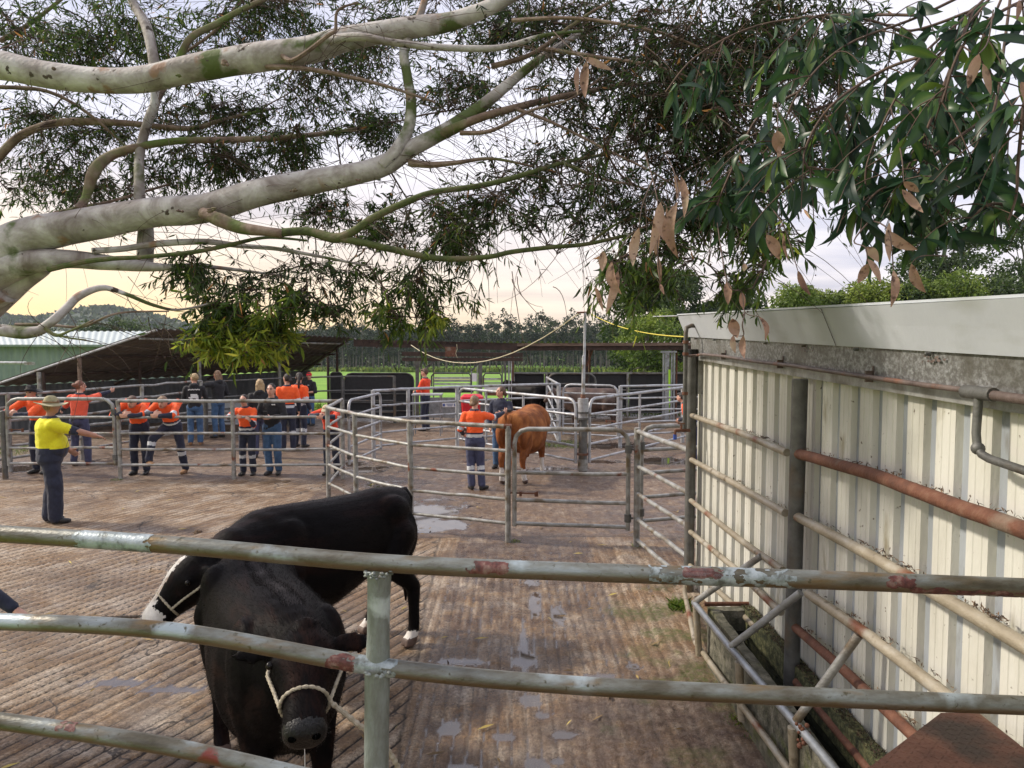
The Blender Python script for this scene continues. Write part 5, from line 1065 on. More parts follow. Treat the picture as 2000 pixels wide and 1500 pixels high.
# phone, brush
fw = Matrix.Rotation(R(180), 3, 'Z'); q = g_.location + fw @ (Vector((0.0, .36, 1.20)) * s_g)
tag(MB().box(q, (.075, .012, .15), M=Matrix.Rotation(R(35), 3, 'X')).build('phone', M['black']), 'dark phone held by the tall girl in the black hoodie', 'phone')
fw = Matrix.Rotation(R(-4), 3, 'Z'); q = wv_.location + fw @ (Jw['wrR'] + Vector((.05, .10, .03)))
mb = MB(); mb.box(q, (.20, .06, .03), R(35)); mb.box(q - Vector((0, 0, .025)), (.18, .05, .02), R(35)); tag(mb.build('grooming_brush', M['boot_black']), 'dark grooming brush in the woman\'s hand on the bull\'s rump', 'brush')
# white print on the hoodie back
rb, Jb, sb = b1; mbp = MB(); fy = -.135
def bp(x_, z_, w_, h_): mbp.box((x_ * sb, fy * sb, z_ * sb), (w_ * sb, .012 * sb, h_ * sb))
for i in range(9): bp(-.12 + i * .03, 1.36 + (.006 if i % 2 else 0), .020, .028)
for (x_, z_, w_, h_) in ((0, 1.24, .15, .03), (.01, 1.205, .17, .035), (-.01, 1.17, .22, .03), (-.06, 1.135, .06, .03), (.07, 1.135, .06, .03)): bp(x_, z_, w_, h_)
for i in range(8): bp(-.12 + i * .034, 1.085, .026, .010)
mbp.build('back_print', M['white_paint'], rb, local=True)
for lab, zz_ in (('tall girl in a black hoodie and flared jeans looking up from her phone', 1.36), ('youth in a red cap and black T-shirt standing in the shed shade', 1.34)):
    r_, j_, s__ = PPL[lab]; mb = MB()
    for i in range(4): mb.box(((-.10 + i * .018) * s__, (j_['chest'].y / s__ + .135) * s__, zz_ * s__), (.014 * s__, .012 * s__, (.016 if i % 2 else .024) * s__))
    mb.build('chest_print', M['white_paint'], r_, local=True)
# handler at the left edge: stands just outside the view, arm reaching in with the rope
hx, hy = -3.86, 4.95
hp, Jh, sh_ = person('handler at the left edge in a navy shirt, only forearm and hand in view', 1000 + hx / hy * F, hy, 1.78, -90, dict(shR=(.16, .06, 1.34), elR=(.15, .27, 1.07), wrR=(.12, .53, .84), elL=(-.24, -.1, 1.1), wrL=(-.2, -.05, .85)), shirt=('navy',) * 3, style='tee', trousers='navy', hair=('hair_brown', 'short'), hands=('f', 'd'), curl=(1.15, .6), vox=.011, lean=5)

# ================================================================ CATTLE
def beast(label, ox, oy, hd, sc, poll, muzz, mats, fn, legs=None, heavy=1.0, cat='cow', vox=.02, coat=0, tail=True, ears=True, name='cow', roll=0.0, headw=1.0, halter=None, nose='nose', hoofm='hoof', neckr=1.0, hair_mats=None, eardroop=0):
    hd = Vector((*hd, 0)).normalized(); root = thing(name, (ox, oy, 0), label, cat, rz=math.atan2(-hd.x, hd.y)); poll = Vector(poll); muzz = Vector(muzz)
    mb = MB(); Hv = heavy
    secs = [(-.84, 1.13, .07, .08), (-.79, 1.10, .16, .17), (-.68, 1.04, .235, .25), (-.52, .985, .265, .315), (-.30, .92, .285, .365), (0, .865, .315, .425), (.25, .86, .31, .44), (.45, .885, .265, .42), (.60, .93, .215, .36), (.72, .98, .16, .26), (.80, 1.0, .09, .15)]
    def top(y_): return 1.27 + .02 * math.sin(y_ * 3)
    ls = []
    for y_, zc, wv, hh in secs:
        ls.append((Vector((0, y_, zc)) * sc, (wv * sc * Hv, 0, 0), (0, 0, hh * sc), .92))
    mb.loft(ls, 26)
    for q in (-1, 1):
        mb.ell(Vector((q * .17 * Hv, -.55, 1.10)) * sc, (.11 * sc, .19 * sc, .16 * sc)); mb.ell(Vector((q * .19 * Hv, .42, .98)) * sc, (.10 * sc, .20 * sc, .26 * sc)); mb.ell(Vector((q * .17 * Hv, -.62, .90)) * sc, (.12 * sc, .20 * sc, .26 * sc))
    mb.ell(Vector((0, .68, .80)) * sc, (.11 * sc, .13 * sc, .22 * sc))
    P, Q = poll, muzz; A_ = (Q - P); Lh = A_.length; A_.normalize()
    nb = Vector((0, .50, 1.0)) * sc; mid_ = nb.lerp(P, .55) + Vector((0, 0, .01)); mb.cap(nb, .30 * sc * neckr, mid_, .19 * sc * neckr, 18); mb.cap(mid_, .19 * sc * neckr, P + A_ * .07 - Vector((0, 0, .05)), .115 * sc, 16)
    upv = Vector((0, 0, 1)) - A_ * A_.z; upv.normalize(); rv = A_.cross(upv).normalized()
    if roll: upv = Matrix.Rotation(roll, 3, A_) @ upv; rv = A_.cross(upv).normalized()
    hs = sc * Lh / .52 if False else Lh / .52
    hsec = [(-.06, .07, .06, 0), (.03, .105, .095, 0), (.16, .120, .125, -.01), (.34, .122, .135, -.02), (.52, .092, .112, -.015), (.70, .074, .088, -.01), (.86, .080, .078, -.012), (.96, .080, .070, -.012), (1.02, .055, .048, -.014)]
    mb.loft([(P + A_ * t_ * Lh + upv * o_ * hs, rv * w_ * hs * headw, upv * h_ * hs * (.5 + headw / 2), .85) for t_, w_, h_, o_ in hsec], 22)
    for q in (-1, 1):
        mb.ell(P + A_ * Lh * .30 + rv * q * .108 * hs * headw + upv * .042 * hs, .030 * hs, n=12); mb.ell(P + A_ * Lh * .22 + rv * q * .10 * hs + upv * .07 * hs, (.03 * hs,) * 3)
        mb.ell(P + A_ * Lh * .40 + rv * q * .075 * hs - upv * .07 * hs, (.05 * hs,) * 3)
    mb.ell(P + upv * .04 * hs - A_ * .01, (.080 * hs, .075 * hs, .080 * hs))
    if ears:
        for q in (-1, 1):
            e0 = P + A_ * Lh * .08 + rv * q * .105 * hs * headw + upv * .01; dr = (rv * q - Vector((0, 0, .16 + eardroop)) - A_ * .12).normalized(); nz_ = (upv * 1.0 + A_ * .45); nz_ = nz_ - dr * nz_.dot(dr); nz_.normalize(); wv2 = dr.cross(nz_)
            mb.loft([(e0 - dr * .03, wv2 * .026 * hs, nz_ * .022 * hs, 1), (e0 + dr * .05 * hs, wv2 * .048 * hs, nz_ * .022 * hs, 1), (e0 + dr * .12 * hs, wv2 * .058 * hs, nz_ * .015 * hs, 1), (e0 + dr * .18 * hs, wv2 * .036 * hs, nz_ * .011 * hs, 1), (e0 + dr * .215 * hs, wv2 * .010 * hs, nz_ * .008 * hs, 1)], 14)
    LG = dict(HR=[(.17, -.60, .92, .17), (.19, -.50, .70, .115), (.17, -.73, .47, .062), (.165, -.72, .30, .046), (.165, -.70, .13, .050), (.165, -.66, .05, .055)],
              FR=[(.19, .42, .85, .13), (.18, .40, .62, .088), (.165, .46, .40, .062), (.16, .45, .26, .042), (.16, .46, .12, .046), (.16, .49, .05, .052)])
    LG['HL'] = [(-a, b_, c, d_) for a, b_, c, d_ in LG['HR']]; LG['FL'] = [(-a, b_, c, d_) for a, b_, c, d_ in LG['FR']]
    for k_, v_ in (legs or {}).items():
        LG[k_] = v_ if len(v_) > 2 else [(a + v_[0] * t_, b_ + v_[1] * t_, c, d_) for (a, b_, c, d_), t_ in zip(LG[k_], (0, .25, .55, .75, .92, 1))]
    feet = []
    for k_, lg in LG.items():
        for i in range(len(lg) - 1): mb.cap(Vector(lg[i][:3]) * sc, lg[i][3] * sc, Vector(lg[i + 1][:3]) * sc, lg[i + 1][3] * sc, 14)
        f_ = Vector(lg[-1][:3]) * sc
        for q in (-1, 1): mb.loft([(f_ + Vector((q * .026 * sc, .02 * sc, .03)), (.026 * sc, 0, 0), (0, .045 * sc, 0), .8), (f_ + Vector((q * .028 * sc, .03 * sc, -.046 * sc)), (.032 * sc, 0, 0), (0, .065 * sc, 0), .8)], 12)
        feet.append(f_)
    info = dict(hw=headw, P=np.array(P), A=np.array(A_), U=np.array(upv), S=np.array(rv), L=Lh, hs=hs, sc=sc, feet=feet)
    body = organic('body', mb, mats, root, voxel=vox, smooth=5, fn=lambda c: fn(c, info), jitter=.003, jscale=7)
    for q in (-1, 1):
        MB().ell(P + A_ * Lh * .31 + rv * q * .128 * hs * headw + upv * .043 * hs, .019 * hs, n=16).build('eye', M['eye'], root, local=True)
        c_ = P + A_ * Lh * 1.0 + rv * q * .040 * hs * headw + upv * .012 * hs; MB().ell(c_, (.020 * hs, .020 * hs, .015 * hs), n=12).build('nostril', M['nostril'], root, local=True)
    if tail:
        tb_ = Vector((0, -.84, 1.22)) * sc; pl2 = [tb_ + Vector((0, .12, -.01)) * sc, tb_, tb_ + Vector((0, -.045, -.06)) * sc, tb_ + Vector((.01, -.05, -.25)) * sc, tb_ + Vector((.015, -.03, -.5)) * sc, tb_ + Vector((.02, -.02, -.68)) * sc]
        tail_o = MB().tube(pl2, [.05 * sc, .045 * sc, .038 * sc, .026 * sc, .02 * sc, .016 * sc], 12).build('tail', mats[0], root, local=True)
        mb = MB(); mb.cap(pl2[-1], .022 * sc, pl2[-1] - Vector((0, 0, .12)) * sc, .035 * sc); mb.cap(pl2[-1] - Vector((0, 0, .12)) * sc, .035 * sc, pl2[-1] - Vector((0, 0, .3)) * sc, .008 * sc); mb.build('tail_switch', mats[0], tail_o, local=True)
    if coat:
        me = body.data; nf = len(me.polygons); c = np.empty(nf * 3); me.polygons.foreach_get('center', c); c = c.reshape(-1, 3); no = np.empty(nf * 3); me.polygons.foreach_get('normal', no); no = no.reshape(-1, 3)
        mi = np.empty(nf, dtype=np.int32); me.polygons.foreach_get('material_index', mi); ok = np.where((c[:, 2] > .12 * sc) & (mi != 2))[0]; idx = rng.choice(ok, coat); spn = 0
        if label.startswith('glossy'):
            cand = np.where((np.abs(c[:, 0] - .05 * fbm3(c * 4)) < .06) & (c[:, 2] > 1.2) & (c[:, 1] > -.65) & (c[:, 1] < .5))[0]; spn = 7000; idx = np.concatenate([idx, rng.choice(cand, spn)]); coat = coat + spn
        p = c[idx] + rng.normal(0, vox * .4, (coat, 3)); nn = no[idx]; flow = np.tile(np.array([[0, -.7, -.55]]), (coat, 1)) + rng.normal(0, .22, (coat, 3)); flow += .5 * np.stack([fbm3(p * 3.5), fbm3(p * 3.5 + 40), fbm3(p * 3.5 + 80)], 1)
        flow -= nn * (flow * nn).sum(1, keepdims=True); flow /= np.linalg.norm(flow, axis=1, keepdims=True); poll_d = np.linalg.norm(p - (np.array(P) + np.array(upv) * .05), axis=1)
        ln = rng.uniform(.012, .026, coat) + .03 * np.exp(-(poll_d / .10) ** 2) + .012 * (p[:, 2] < .62 * sc) * (mi[idx] == 0); sdv = np.cross(flow, nn); wd_ = .0011
        a = p - sdv * wd_; b2 = p + sdv * wd_; tp = p + (flow * .93 + nn * rng.uniform(.12, .5, (coat, 1))) * ln[:, None]; v_ = np.stack([a, b2, tp], 1).reshape(-1, 3)
        mh_ = mi[idx].copy()
        if spn: cx_ = p[:, 0] - .05 * fbm3(p * 4); sp_l = (np.arange(coat) >= coat - spn) & (np.abs(cx_) < .015 + .045 * rng.random(coat) ** 2); mh_[sp_l] = 3  # spine hairs get the painted highlight colour
        o2 = np_mesh('coat_hair', v_, np.arange(3 * coat).reshape(-1, 3), hair_mats or ([M['hair_coat']] + list(mats[1:3]) + [mats[3] if len(mats) > 3 else M['hair_sheen']] if mats[0].name.find('black') >= 0 else mats), mi=mh_); o2.parent = root
    return root, info
def world_of(root, v): return root.location + Matrix.Rotation(root.rotation_euler.z, 3, 'Z') @ Vector(v)
def hcoord(c, I):
    q = (c - I['P']); t_ = q @ I['A'] / I['L']; return t_, q @ I['S'] / I['hs'], q @ I['U'] / I['hs']
def halter(root, I, mat, side=1, r=.011):
    P, A_, U_, S_ = (Vector(I[k_]) for k_ in 'PAUS'); L_, hs = I['L'], I['hs']; ring = []; pts = []
    for a in np.linspace(0, 2 * math.pi, 25):
        ring.append(P + A_ * L_ * (.67 - .03 * math.sin(a)) + S_ * .089 * hs * I['hw'] * math.cos(a) + U_ * (.099 * hs * math.sin(a) - .006))
    def twist(pl, nm):
        pl = [Vector(p) for p in pl]; fine_ = []
        for i in range(len(pl) - 1):
            k_ = max(2, int((pl[i + 1] - pl[i]).length / .008))
            for j in range(k_): fine_.append(pl[i].lerp(pl[i + 1], j / k_))
        fine_.append(pl[-1]); mb = MB(); mb.tube(fine_, [r * (1 + .22 * math.sin(i * 2.1)) for i in range(len(fine_))], 8); mb.build(nm, M[mat], root, local=True)
    twist(ring, 'nose_rope')
    for q in (-1, 1): twist([P + A_ * L_ * .66 + S_ * q * .09 * hs * I['hw'] - U_ * .01, P + A_ * L_ * .5 + S_ * q * .112 * hs * I['hw'] - U_ * .015, P + A_ * L_ * .30 + S_ * q * .140 * hs * I['hw'] - U_ * .03, P + A_ * L_ * .18 + S_ * q * .135 * hs * I['hw'] - U_ * .04, P + A_ * L_ * .06 + S_ * q * .118 * hs * I['hw'] - U_ * .05, P - A_ * .02 + S_ * q * .07 - U_ * .06], 'cheek_rope')
    return [world_of(root, p) for p in ring]
def black_fn(c, I):
    mi = np.zeros(len(c), int); t_, s_, u_ = hcoord(c, I); mi[(t_ > .90) & (np.abs(s_) < .2) & (np.abs(u_) < .2)] = 1; mi[c[:, 2] < .075 * I['sc']] = 2; return mi
# front heifer
hd1 = Vector((.51, -.86)); o1 = (-1.40, 4.17)
def toloc(w_, o_, h_, sc_=1):
    h_ = Vector((*h_, 0)).normalized(); d_ = Vector(w_) - Vector((o_[0], o_[1], 0)); r_ = Vector((h_.y, -h_.x, 0)); return (d_.dot(r_), d_.dot(h_), w_[2])
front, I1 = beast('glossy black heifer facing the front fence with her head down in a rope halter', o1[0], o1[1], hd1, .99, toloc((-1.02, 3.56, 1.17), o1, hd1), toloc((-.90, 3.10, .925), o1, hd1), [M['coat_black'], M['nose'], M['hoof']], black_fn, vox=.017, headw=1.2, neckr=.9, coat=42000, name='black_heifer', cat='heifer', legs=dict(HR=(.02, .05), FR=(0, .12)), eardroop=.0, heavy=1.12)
r1 = halter(front, I1, 'rope', r=.0085)
# ear tag
P, A_, U_, S_ = (Vector(I1[k_]) for k_ in 'PAUS'); e_ = P + A_ * .02 + S_ * (-1) * .215 * I1['hs'] + A_ * .03 - Vector((0, 0, .075)); 
tg = MB().box(e_, (.055, .006, .06)).build('ear_tag', M['white_paint'], front, local=True)
# drool
MB().tube([P + A_ * I1['L'] * 1.0 - U_ * .04, P + A_ * I1['L'] * 1.0 - U_ * .04 - Vector((0, 0, .20))], [.002, .0012], 6).build('drool', M['white_paint'], front, local=True)
def ropeline(name, label, mat, pts, r=.013):
    fine_ = []; pts = [Vector(p) for p in pts]; cr2 = []
    for i in range(len(pts) - 1):
        p0, p1, p2, p3 = pts[max(i - 1, 0)], pts[i], pts[i + 1], pts[min(i + 2, len(pts) - 1)]; k_ = max(3, int((p2 - p1).length / .009))
        for j in range(k_):
            t_ = j / k_; cr2.append(.5 * ((2 * p1) + (-p0 + p2) * t_ + (2 * p0 - 5 * p1 + 4 * p2 - p3) * t_ ** 2 + (-p0 + 3 * p1 - 3 * p2 + p3) * t_ ** 3))
    cr2.append(pts[-1]); return tag(MB().tube(cr2, [r * (1 + .22 * math.sin(i * 1.9)) for i in range(len(cr2))], 8).build(name, M[mat]), label, 'rope')
s0 = max(r1, key=lambda v_: v_.x)
ropeline('lead_rope', 'pale twisted lead rope hanging from the front heifer\'s halter to behind the post', 'rope', [s0, s0 + Vector((.12, .0, -.10)), s0 + Vector((.26, .02, -.24)), s0 + Vector((.34, .05, -.45)), s0 + Vector((.38, .1, -.75)), s0 + Vector((.40, .25, -.90)), s0 + Vector((.62, .6, -.93))], .012)
# rear heifer with the white face
def rear_fn(c, I):
    mi = np.zeros(len(c), int); t_, s_, u_ = hcoord(c, I); n_ = fbm3(c * 22) * .02
    bl = (t_ > .10) & (t_ < .92) & (u_ > .02) & (np.abs(s_ + n_) < .030 + .02 * (t_ > .7)) & (np.abs(s_) < .2) & (u_ < .2); mz = (t_ > .78) & (u_ > -.02) & (np.abs(s_) < .2) & (u_ < .2) & (t_ < 1.2)
    mi[bl | mz] = 3; mi[(t_ > .985) & (np.abs(s_) < .2) & (np.abs(u_) < .2)] = 1
    sock = (c[:, 2] < .12 * I['sc'] + n_) & (c[:, 2] > .07 * I['sc']); mi[sock] = 3; mi[c[:, 2] < .075 * I['sc']] = 2; return mi
rear, I2 = beast('black heifer with a white blazed face standing side on behind the other', -1.56, 6.02, (-.66, -.75), 1.04, (-.20, 1.10, 1.12), (-.10, 1.46, .74), [M['coat_black2'], M['nose'], M['hoof'], M['coat_white']], rear_fn, vox=.018, headw=1.32, coat=60000, name='black_heifer', cat='heifer', legs=dict(HL=(-.16, .04), HR=(0, .12)), tail=True)
r2 = halter(rear, I2, 'rope', r=.008)
hw = world_of(hp, Jh['wrR'] + (Jh['wrR'] - Jh['elR']).normalized() * .08); chin = min(r2, key=lambda v_: v_.z)
ropeline('lead_rope', 'dark lead rope pulled tight between the white faced heifer and the handler', 'rope_dark', [chin, chin.lerp(hw, .3) - Vector((0, 0, .015)), chin.lerp(hw, .7) - Vector((0, 0, .02)), hw, hw + Vector((-.12, .02, .0)), hw + Vector((-.30, .05, -.06))], .011)
# chestnut bull
def bull_fn(c, I):
    mi = np.zeros(len(c), int); n_ = fbm3(c * 9) * .06; mi[(c[:, 2] < .30 * I['sc'] + n_) & (c[:, 2] > .07)] = 3; mi[c[:, 2] < .075] = 2; return mi
bull, I3 = beast('big chestnut bull with white socks being brushed, seen from behind', .24, 14.10, (.33, .94), 1.04, (-.12, 1.15, .98), (-.25, 1.38, .60), [M['coat_red'], M['nose'], M['hoof'], M['coat_white']], bull_fn, vox=.024, heavy=1.16, coat=26000, name='bull', cat='bull', neckr=1.15, legs=dict(HR=(.03, .10), HL=(-.02, -.02), FR=(.05, .0)))
MB().tube([Vector((0, .05, .50)) , Vector((0, .16, .44)), Vector((0, .20, .40))], [.07, .045, .03], 12).build('sheath', M['coat_red'], bull, local=True)
def dark_fn(c, I): return np.where(c[:, 2] < .08, 2, 0)
beast('dark brown steer behind the small far gate', *XY(1152, 21.6), (-.9, .3), .98, (.1, 1.1, 1.15), (.1, 1.42, .8), [M['coat_brown'], M['nose'], M['hoof']], dark_fn, vox=.04, name='steer', cat='steer')
beast('black steer in the shade right of the cattle crush', *XY(1030, 23.9), (-.7, .7), .98, (.1, 1.05, 1.25), (.1, 1.42, .95), [M['coat_black2'], M['nose'], M['hoof']], dark_fn, vox=.04, name='steer', cat='steer')
# ================================================================ TREES
def leaves_mesh(name, base, dirn, length, width, mats, parent=None, tone=None, curl=.12, side=None):
    """lance shaped leaves: base point, direction, length, width arrays"""
    k = len(base); d = dirn / np.linalg.norm(dirn, axis=1, keepdims=True)
    if side is None: side = np.cross(d, rng.normal(0, 1, (k, 3)))
    side /= np.linalg.norm(side, axis=1, keepdims=True) + 1e-9; nn = np.cross(d, side); L_ = length[:, None]; W_ = width[:, None]
    cv = rng.normal(0, curl, (k, 1)) * L_; sc_ = rng.normal(0, curl, (k, 1)) * L_
    p1 = base + d * L_ * .28 + nn * cv * .5 + side * sc_ * .35; p2 = base + d * L_ * .66 + nn * cv + side * sc_ * .6; p3 = base + d * L_ + nn * cv * .9 + side * sc_ * .1
    v = np.stack([base, p1 - side * W_ * .46 + nn * W_ * .14, p1 + side * W_ * .46 + nn * W_ * .14, p2 - side * W_ * .40 + nn * W_ * .12, p2 + side * W_ * .40 + nn * W_ * .12, p3], 1).reshape(-1, 3)
    b6 = np.arange(k)[:, None] * 6; f = np.concatenate([b6 + np.array([[0, 2, 1, 1]]), b6 + np.array([[1, 2, 4, 3]]), b6 + np.array([[3, 4, 5, 5]])], 0)
    # build tris and quads through from_pydata-free path: split into tris
    tri = np.concatenate([b6 + np.array([[0, 2, 1]]), b6 + np.array([[1, 2, 4]]), b6 + np.array([[1, 4, 3]]), b6 + np.array([[3, 4, 5]])], 0)
    tone = rng.random(k) if tone is None else tone
    return np_mesh(name, v, tri, mats, parent=parent, attrs=dict(tone=np.repeat(np.clip(tone, 0, 1), 6)))
def leaves_fine(name, base, dirn, length, width, mat, parent, tone, curl=.14):
    '''broad leaves with a rounded outline, folded along the midrib and bent'''
    k = len(base); d = dirn / np.linalg.norm(dirn, axis=1, keepdims=True); side = np.cross(d, rng.normal(0, 1, (k, 3)) + np.array([0, 1.2, 0])); side /= np.linalg.norm(side, axis=1, keepdims=True) + 1e-9; nn = np.cross(d, side)
    L_ = length[:, None]; W_ = width[:, None]; cv = rng.normal(0, curl, (k, 1)) * L_; cs = rng.normal(0, curl * .9, (k, 1)) * L_; fold = rng.uniform(.1, .5, (k, 1)); ts = [0, .10, .24, .40, .58, .76, .90, 1.0]; ws = [.02, .22, .42, .50, .46, .30, .13, .0]; V_ = []
    for t_, w_ in zip(ts, ws):
        c = base + d * L_ * t_ + nn * cv * math.sin(math.pi * t_ * .9) + side * cs * math.sin(math.pi * t_ * .8); wv = side * W_ * w_; up_ = nn * W_ * w_ * fold; V_ += [c - wv + up_, c, c + wv + up_]
    m_ = len(ts) * 3; v = np.stack(V_, 1).reshape(-1, 3); f = []
    for j in range(len(ts) - 1): f += [[3 * j, 3 * j + 1, 3 * j + 4, 3 * j + 3], [3 * j + 1, 3 * j + 2, 3 * j + 5, 3 * j + 4]]
    F_ = (np.arange(k)[:, None, None] * m_ + np.array(f)[None]).reshape(-1, 4); rib = np.tile(np.array([0, .22, 0] * len(ts)), k)
    return np_mesh(name, v, F_, mat, parent=parent, attrs=dict(tone=np.clip(np.repeat(tone, m_) + rib, 0, 1)), smooth=True)
def tubes_np(lines, n=3):
    """many thin tubes at once: lines = list of (points (m,3), radii (m,)) -> verts, tris"""
    V_, F_ = [], []; b0 = 0; ang = np.arange(n) * 2 * np.pi / n
    for P, r_ in lines:
        P = np.asarray(P); m = len(P); T = np.gradient(P, axis=0); T /= np.linalg.norm(T, axis=1, keepdims=True) + 1e-9
        ref = np.array([.31, .77, .55]); u = np.cross(T, ref); u /= np.linalg.norm(u, axis=1, keepdims=True) + 1e-9; w_ = np.cross(T, u)
        ring = P[:, None, :] + (u[:, None, :] * np.cos(ang)[None, :, None] + w_[:, None, :] * np.sin(ang)[None, :, None]) * np.asarray(r_)[:, None, None]
        V_.append(ring.reshape(-1, 3)); i = np.arange(m - 1)[:, None] * n; j = np.arange(n)[None, :]; a = b0 + i + j; b_ = b0 + i + (j + 1) % n
        F_.append(np.stack([a, b_, b_ + n, a + n], -1).reshape(-1, 4)); b0 += m * n
    return np.concatenate(V_), np.concatenate(F_)
def smooth_line(pts, rad, sub=8):
    P = [Vector(p) for p in pts]; out_, rr = [], []
    for i in range(len(P) - 1):
        p0, p1, p2, p3 = P[max(i - 1, 0)], P[i], P[i + 1], P[min(i + 2, len(P) - 1)]
        for k_ in range(sub):
            t_ = k_ / sub; out_.append(.5 * ((2 * p1) + (-p0 + p2) * t_ + (2 * p0 - 5 * p1 + 4 * p2 - p3) * t_ ** 2 + (-p0 + 3 * p1 - 3 * p2 + p3) * t_ ** 3)); rr.append(rad[i] * (1 - t_) + rad[i + 1] * t_)
    out_.append(P[-1]); rr.append(rad[-1]); return out_, rr
gum = thing('gum_tree', (-6.6, 5.2, 0), 'big smooth barked gum tree whose pale limbs sweep overhead from the left', 'tree')
SAMP = []     # points on the wood from which twigs may start
def limb(nodes, mat='bark', n=16, name='limb', amp=.05):
    """nodes: (px, py, depth, thickness in px)"""
    P = [pt(a, b_, d_) for a, b_, d_, w_ in nodes]; rad = [w_ / 2 / F * d_ for a, b_, d_, w_ in nodes]; L_, rr = smooth_line(P, rad, 9)
    A_ = np.array([list(p) for p in L_]); nz_ = fbm3(A_ * 3.3 + len(SAMP)); rr = [r_ * (1 + amp * 1.6 * q) for r_, q in zip(rr, nz_)]
    o_ = MB().tube(L_, rr, n).build(name, M[mat], gum)
    for p, r_ in zip(L_, rr): SAMP.append((np.array(p), r_))
    return o_
# trunk, outside the frame on the left, and the fork where the limbs leave it
T_ = [(Vector((-6.6, 5.2, -.2)), .42), (Vector((-6.45, 5.2, 1.2)), .36), (Vector((-5.9, 5.2, 2.3)), .30), (pt(-330, 610, 5.2), .24), (pt(-120, 590, 5.15), .20), (pt(0, 545, 5.1), .17)]
L_, rr = smooth_line([a for a, b_ in T_], [b_ for a, b_ in T_], 8); MB().tube(L_, rr, 24).build('trunk', M['bark'], gum)
T_ = [(Vector((-6.5, 5.2, .8)), .34), (Vector((-6.7, 5.3, 3.0)), .30), (Vector((-6.0, 5.3, 4.2)), .22), (pt(-260, 150, 5.3), .14), (pt(-60, 122, 5.3), .105)]
L_, rr = smooth_line([a for a, b_ in T_], [b_ for a, b_ in T_], 8); MB().tube(L_, rr, 20).build('trunk', M['bark'], gum)
limb([(-60, 122, 5.3, 52), (0, 127, 5.2, 54), (90, 146, 5.15, 50), (190, 157, 5.1, 48), (280, 155, 5.05, 48), (370, 135, 5.0, 50), (490, 114, 4.95, 54), (600, 98, 4.9, 48), (680, 75, 4.9, 44), (800, 54, 4.85, 40), (880, 42, 4.85, 34), (965, 10, 4.8, 28), (1060, -45, 4.8, 22)])
limb([(-60, 520, 5.1, 110), (-5, 500, 5.1, 98), (60, 462, 5.05, 72), (130, 446, 5.0, 64), (200, 433, 5.0, 64), (300, 415, 4.95, 58), (400, 407, 4.9, 56), (500, 378, 4.85, 52), (600, 357, 4.85, 48), (700, 338, 4.8, 42), (752, 322, 4.8, 42), (800, 292, 4.8, 34), (850, 266, 4.8, 28), (905, 235, 4.8, 30), (960, 192, 4.8, 22), (1010, 150, 4.85, 18), (1060, 112, 4.9, 15), (1140, 60, 5.0, 9)])
limb([(-60, 560, 5.1, 90), (0, 530, 5.05, 62), (60, 512, 5.0, 46), (130, 506, 5.0, 36), (200, 512, 5.0, 30), (270, 519, 5.0, 22), (320, 522, 5.0, 14), (390, 520, 5.05, 9), (470, 528, 5.1, 6), (560, 540, 5.1, 3)])
limb([(-120, 650, 5.2, 110), (-30, 585, 5.2, 80), (40, 545, 5.15, 50), (90, 520, 5.1, 26)])
limb([(850, 266, 4.8, 20), (930, 233, 4.7, 16), (1000, 212, 4.7, 14), (1100, 188, 4.8, 11), (1210, 168, 4.9, 7), (1300, 160, 5.0, 4)], 'bark_brown', 10)
limb([(640, 80, 4.85, 22), (700, 72, 4.75, 16), (760, 82, 4.7, 14), (850, 92, 4.7, 13), (950, 95, 4.7, 12), (1000, 88, 4.7, 10), (1060, 70, 4.7, 8), (1140, 60, 4.7, 5)], 'bark', 10)
limb([(245, -30, 5.6, 12), (262, 10, 5.6, 16), (285, 50, 5.5, 19), (299, 110, 5.4, 20), (302, 160, 5.4, 20), (303, 200, 5.4, 18), (288, 240, 5.35, 17), (273, 300, 5.3, 18), (272, 360, 5.2, 19), (274, 400, 5.2, 22), (284, 440, 5.15, 28), (284, 480, 5.15, 32), (283, 525, 5.15, 30)])
limb([(306, 195, 5.4, 12), (345, 125, 5.5, 14), (372, 75, 5.5, 13), (420, 48, 5.6, 12), (470, 20, 5.7, 10), (535, -10, 5.8, 9)], 'bark_brown', 10)
limb([(152, 412, 5.1, 20), (168, 385, 5.2, 16), (184, 335, 5.2, 24), (215, 305, 5.3, 18), (270, 287, 5.3, 14), (350, 275, 5.4, 13), (450, 273, 5.5, 12), (560, 268, 5.6, 10), (680, 255, 5.7, 8), (760, 238, 5.8, 5)], 'bark_brown', 10)
limb([(-20, 330, 5.6, 16), (20, 282, 5.6, 16), (60, 255, 5.6, 15), (130, 238, 5.6, 15), (250, 241, 5.7, 12), (370, 251, 5.8, 10), (440, 232, 5.9, 7), (520, 215, 6, 5)], 'bark_brown', 10)
limb([(745, 322, 4.75, 22), (775, 292, 4.75, 24), (798, 250, 4.8, 22), (803, 200, 4.8, 20), (796, 150, 4.8, 18), (790, 95, 4.85, 18), (820, 30, 4.9, 14), (835, -20, 4.9, 12)])
limb([(395, 415, 4.75, 20), (430, 430, 4.7, 28), (470, 445, 4.65, 24), (520, 452, 4.6, 18), (552, 456, 4.6, 18)], 'bark_brown', 12)
limb([(545, 455, 4.6, 17), (600, 452, 4.6, 17), (655, 465, 4.55, 20), (690, 452, 4.5, 15), (730, 425, 4.5, 14), (800, 392, 4.5, 13), (850, 375, 4.5, 11), (930, 364, 4.5, 11), (1000, 348, 4.5, 10), (1100, 318, 4.55, 8), (1190, 300, 4.6, 6), (1270, 285, 4.7, 4)], 'bark_moss', 10)
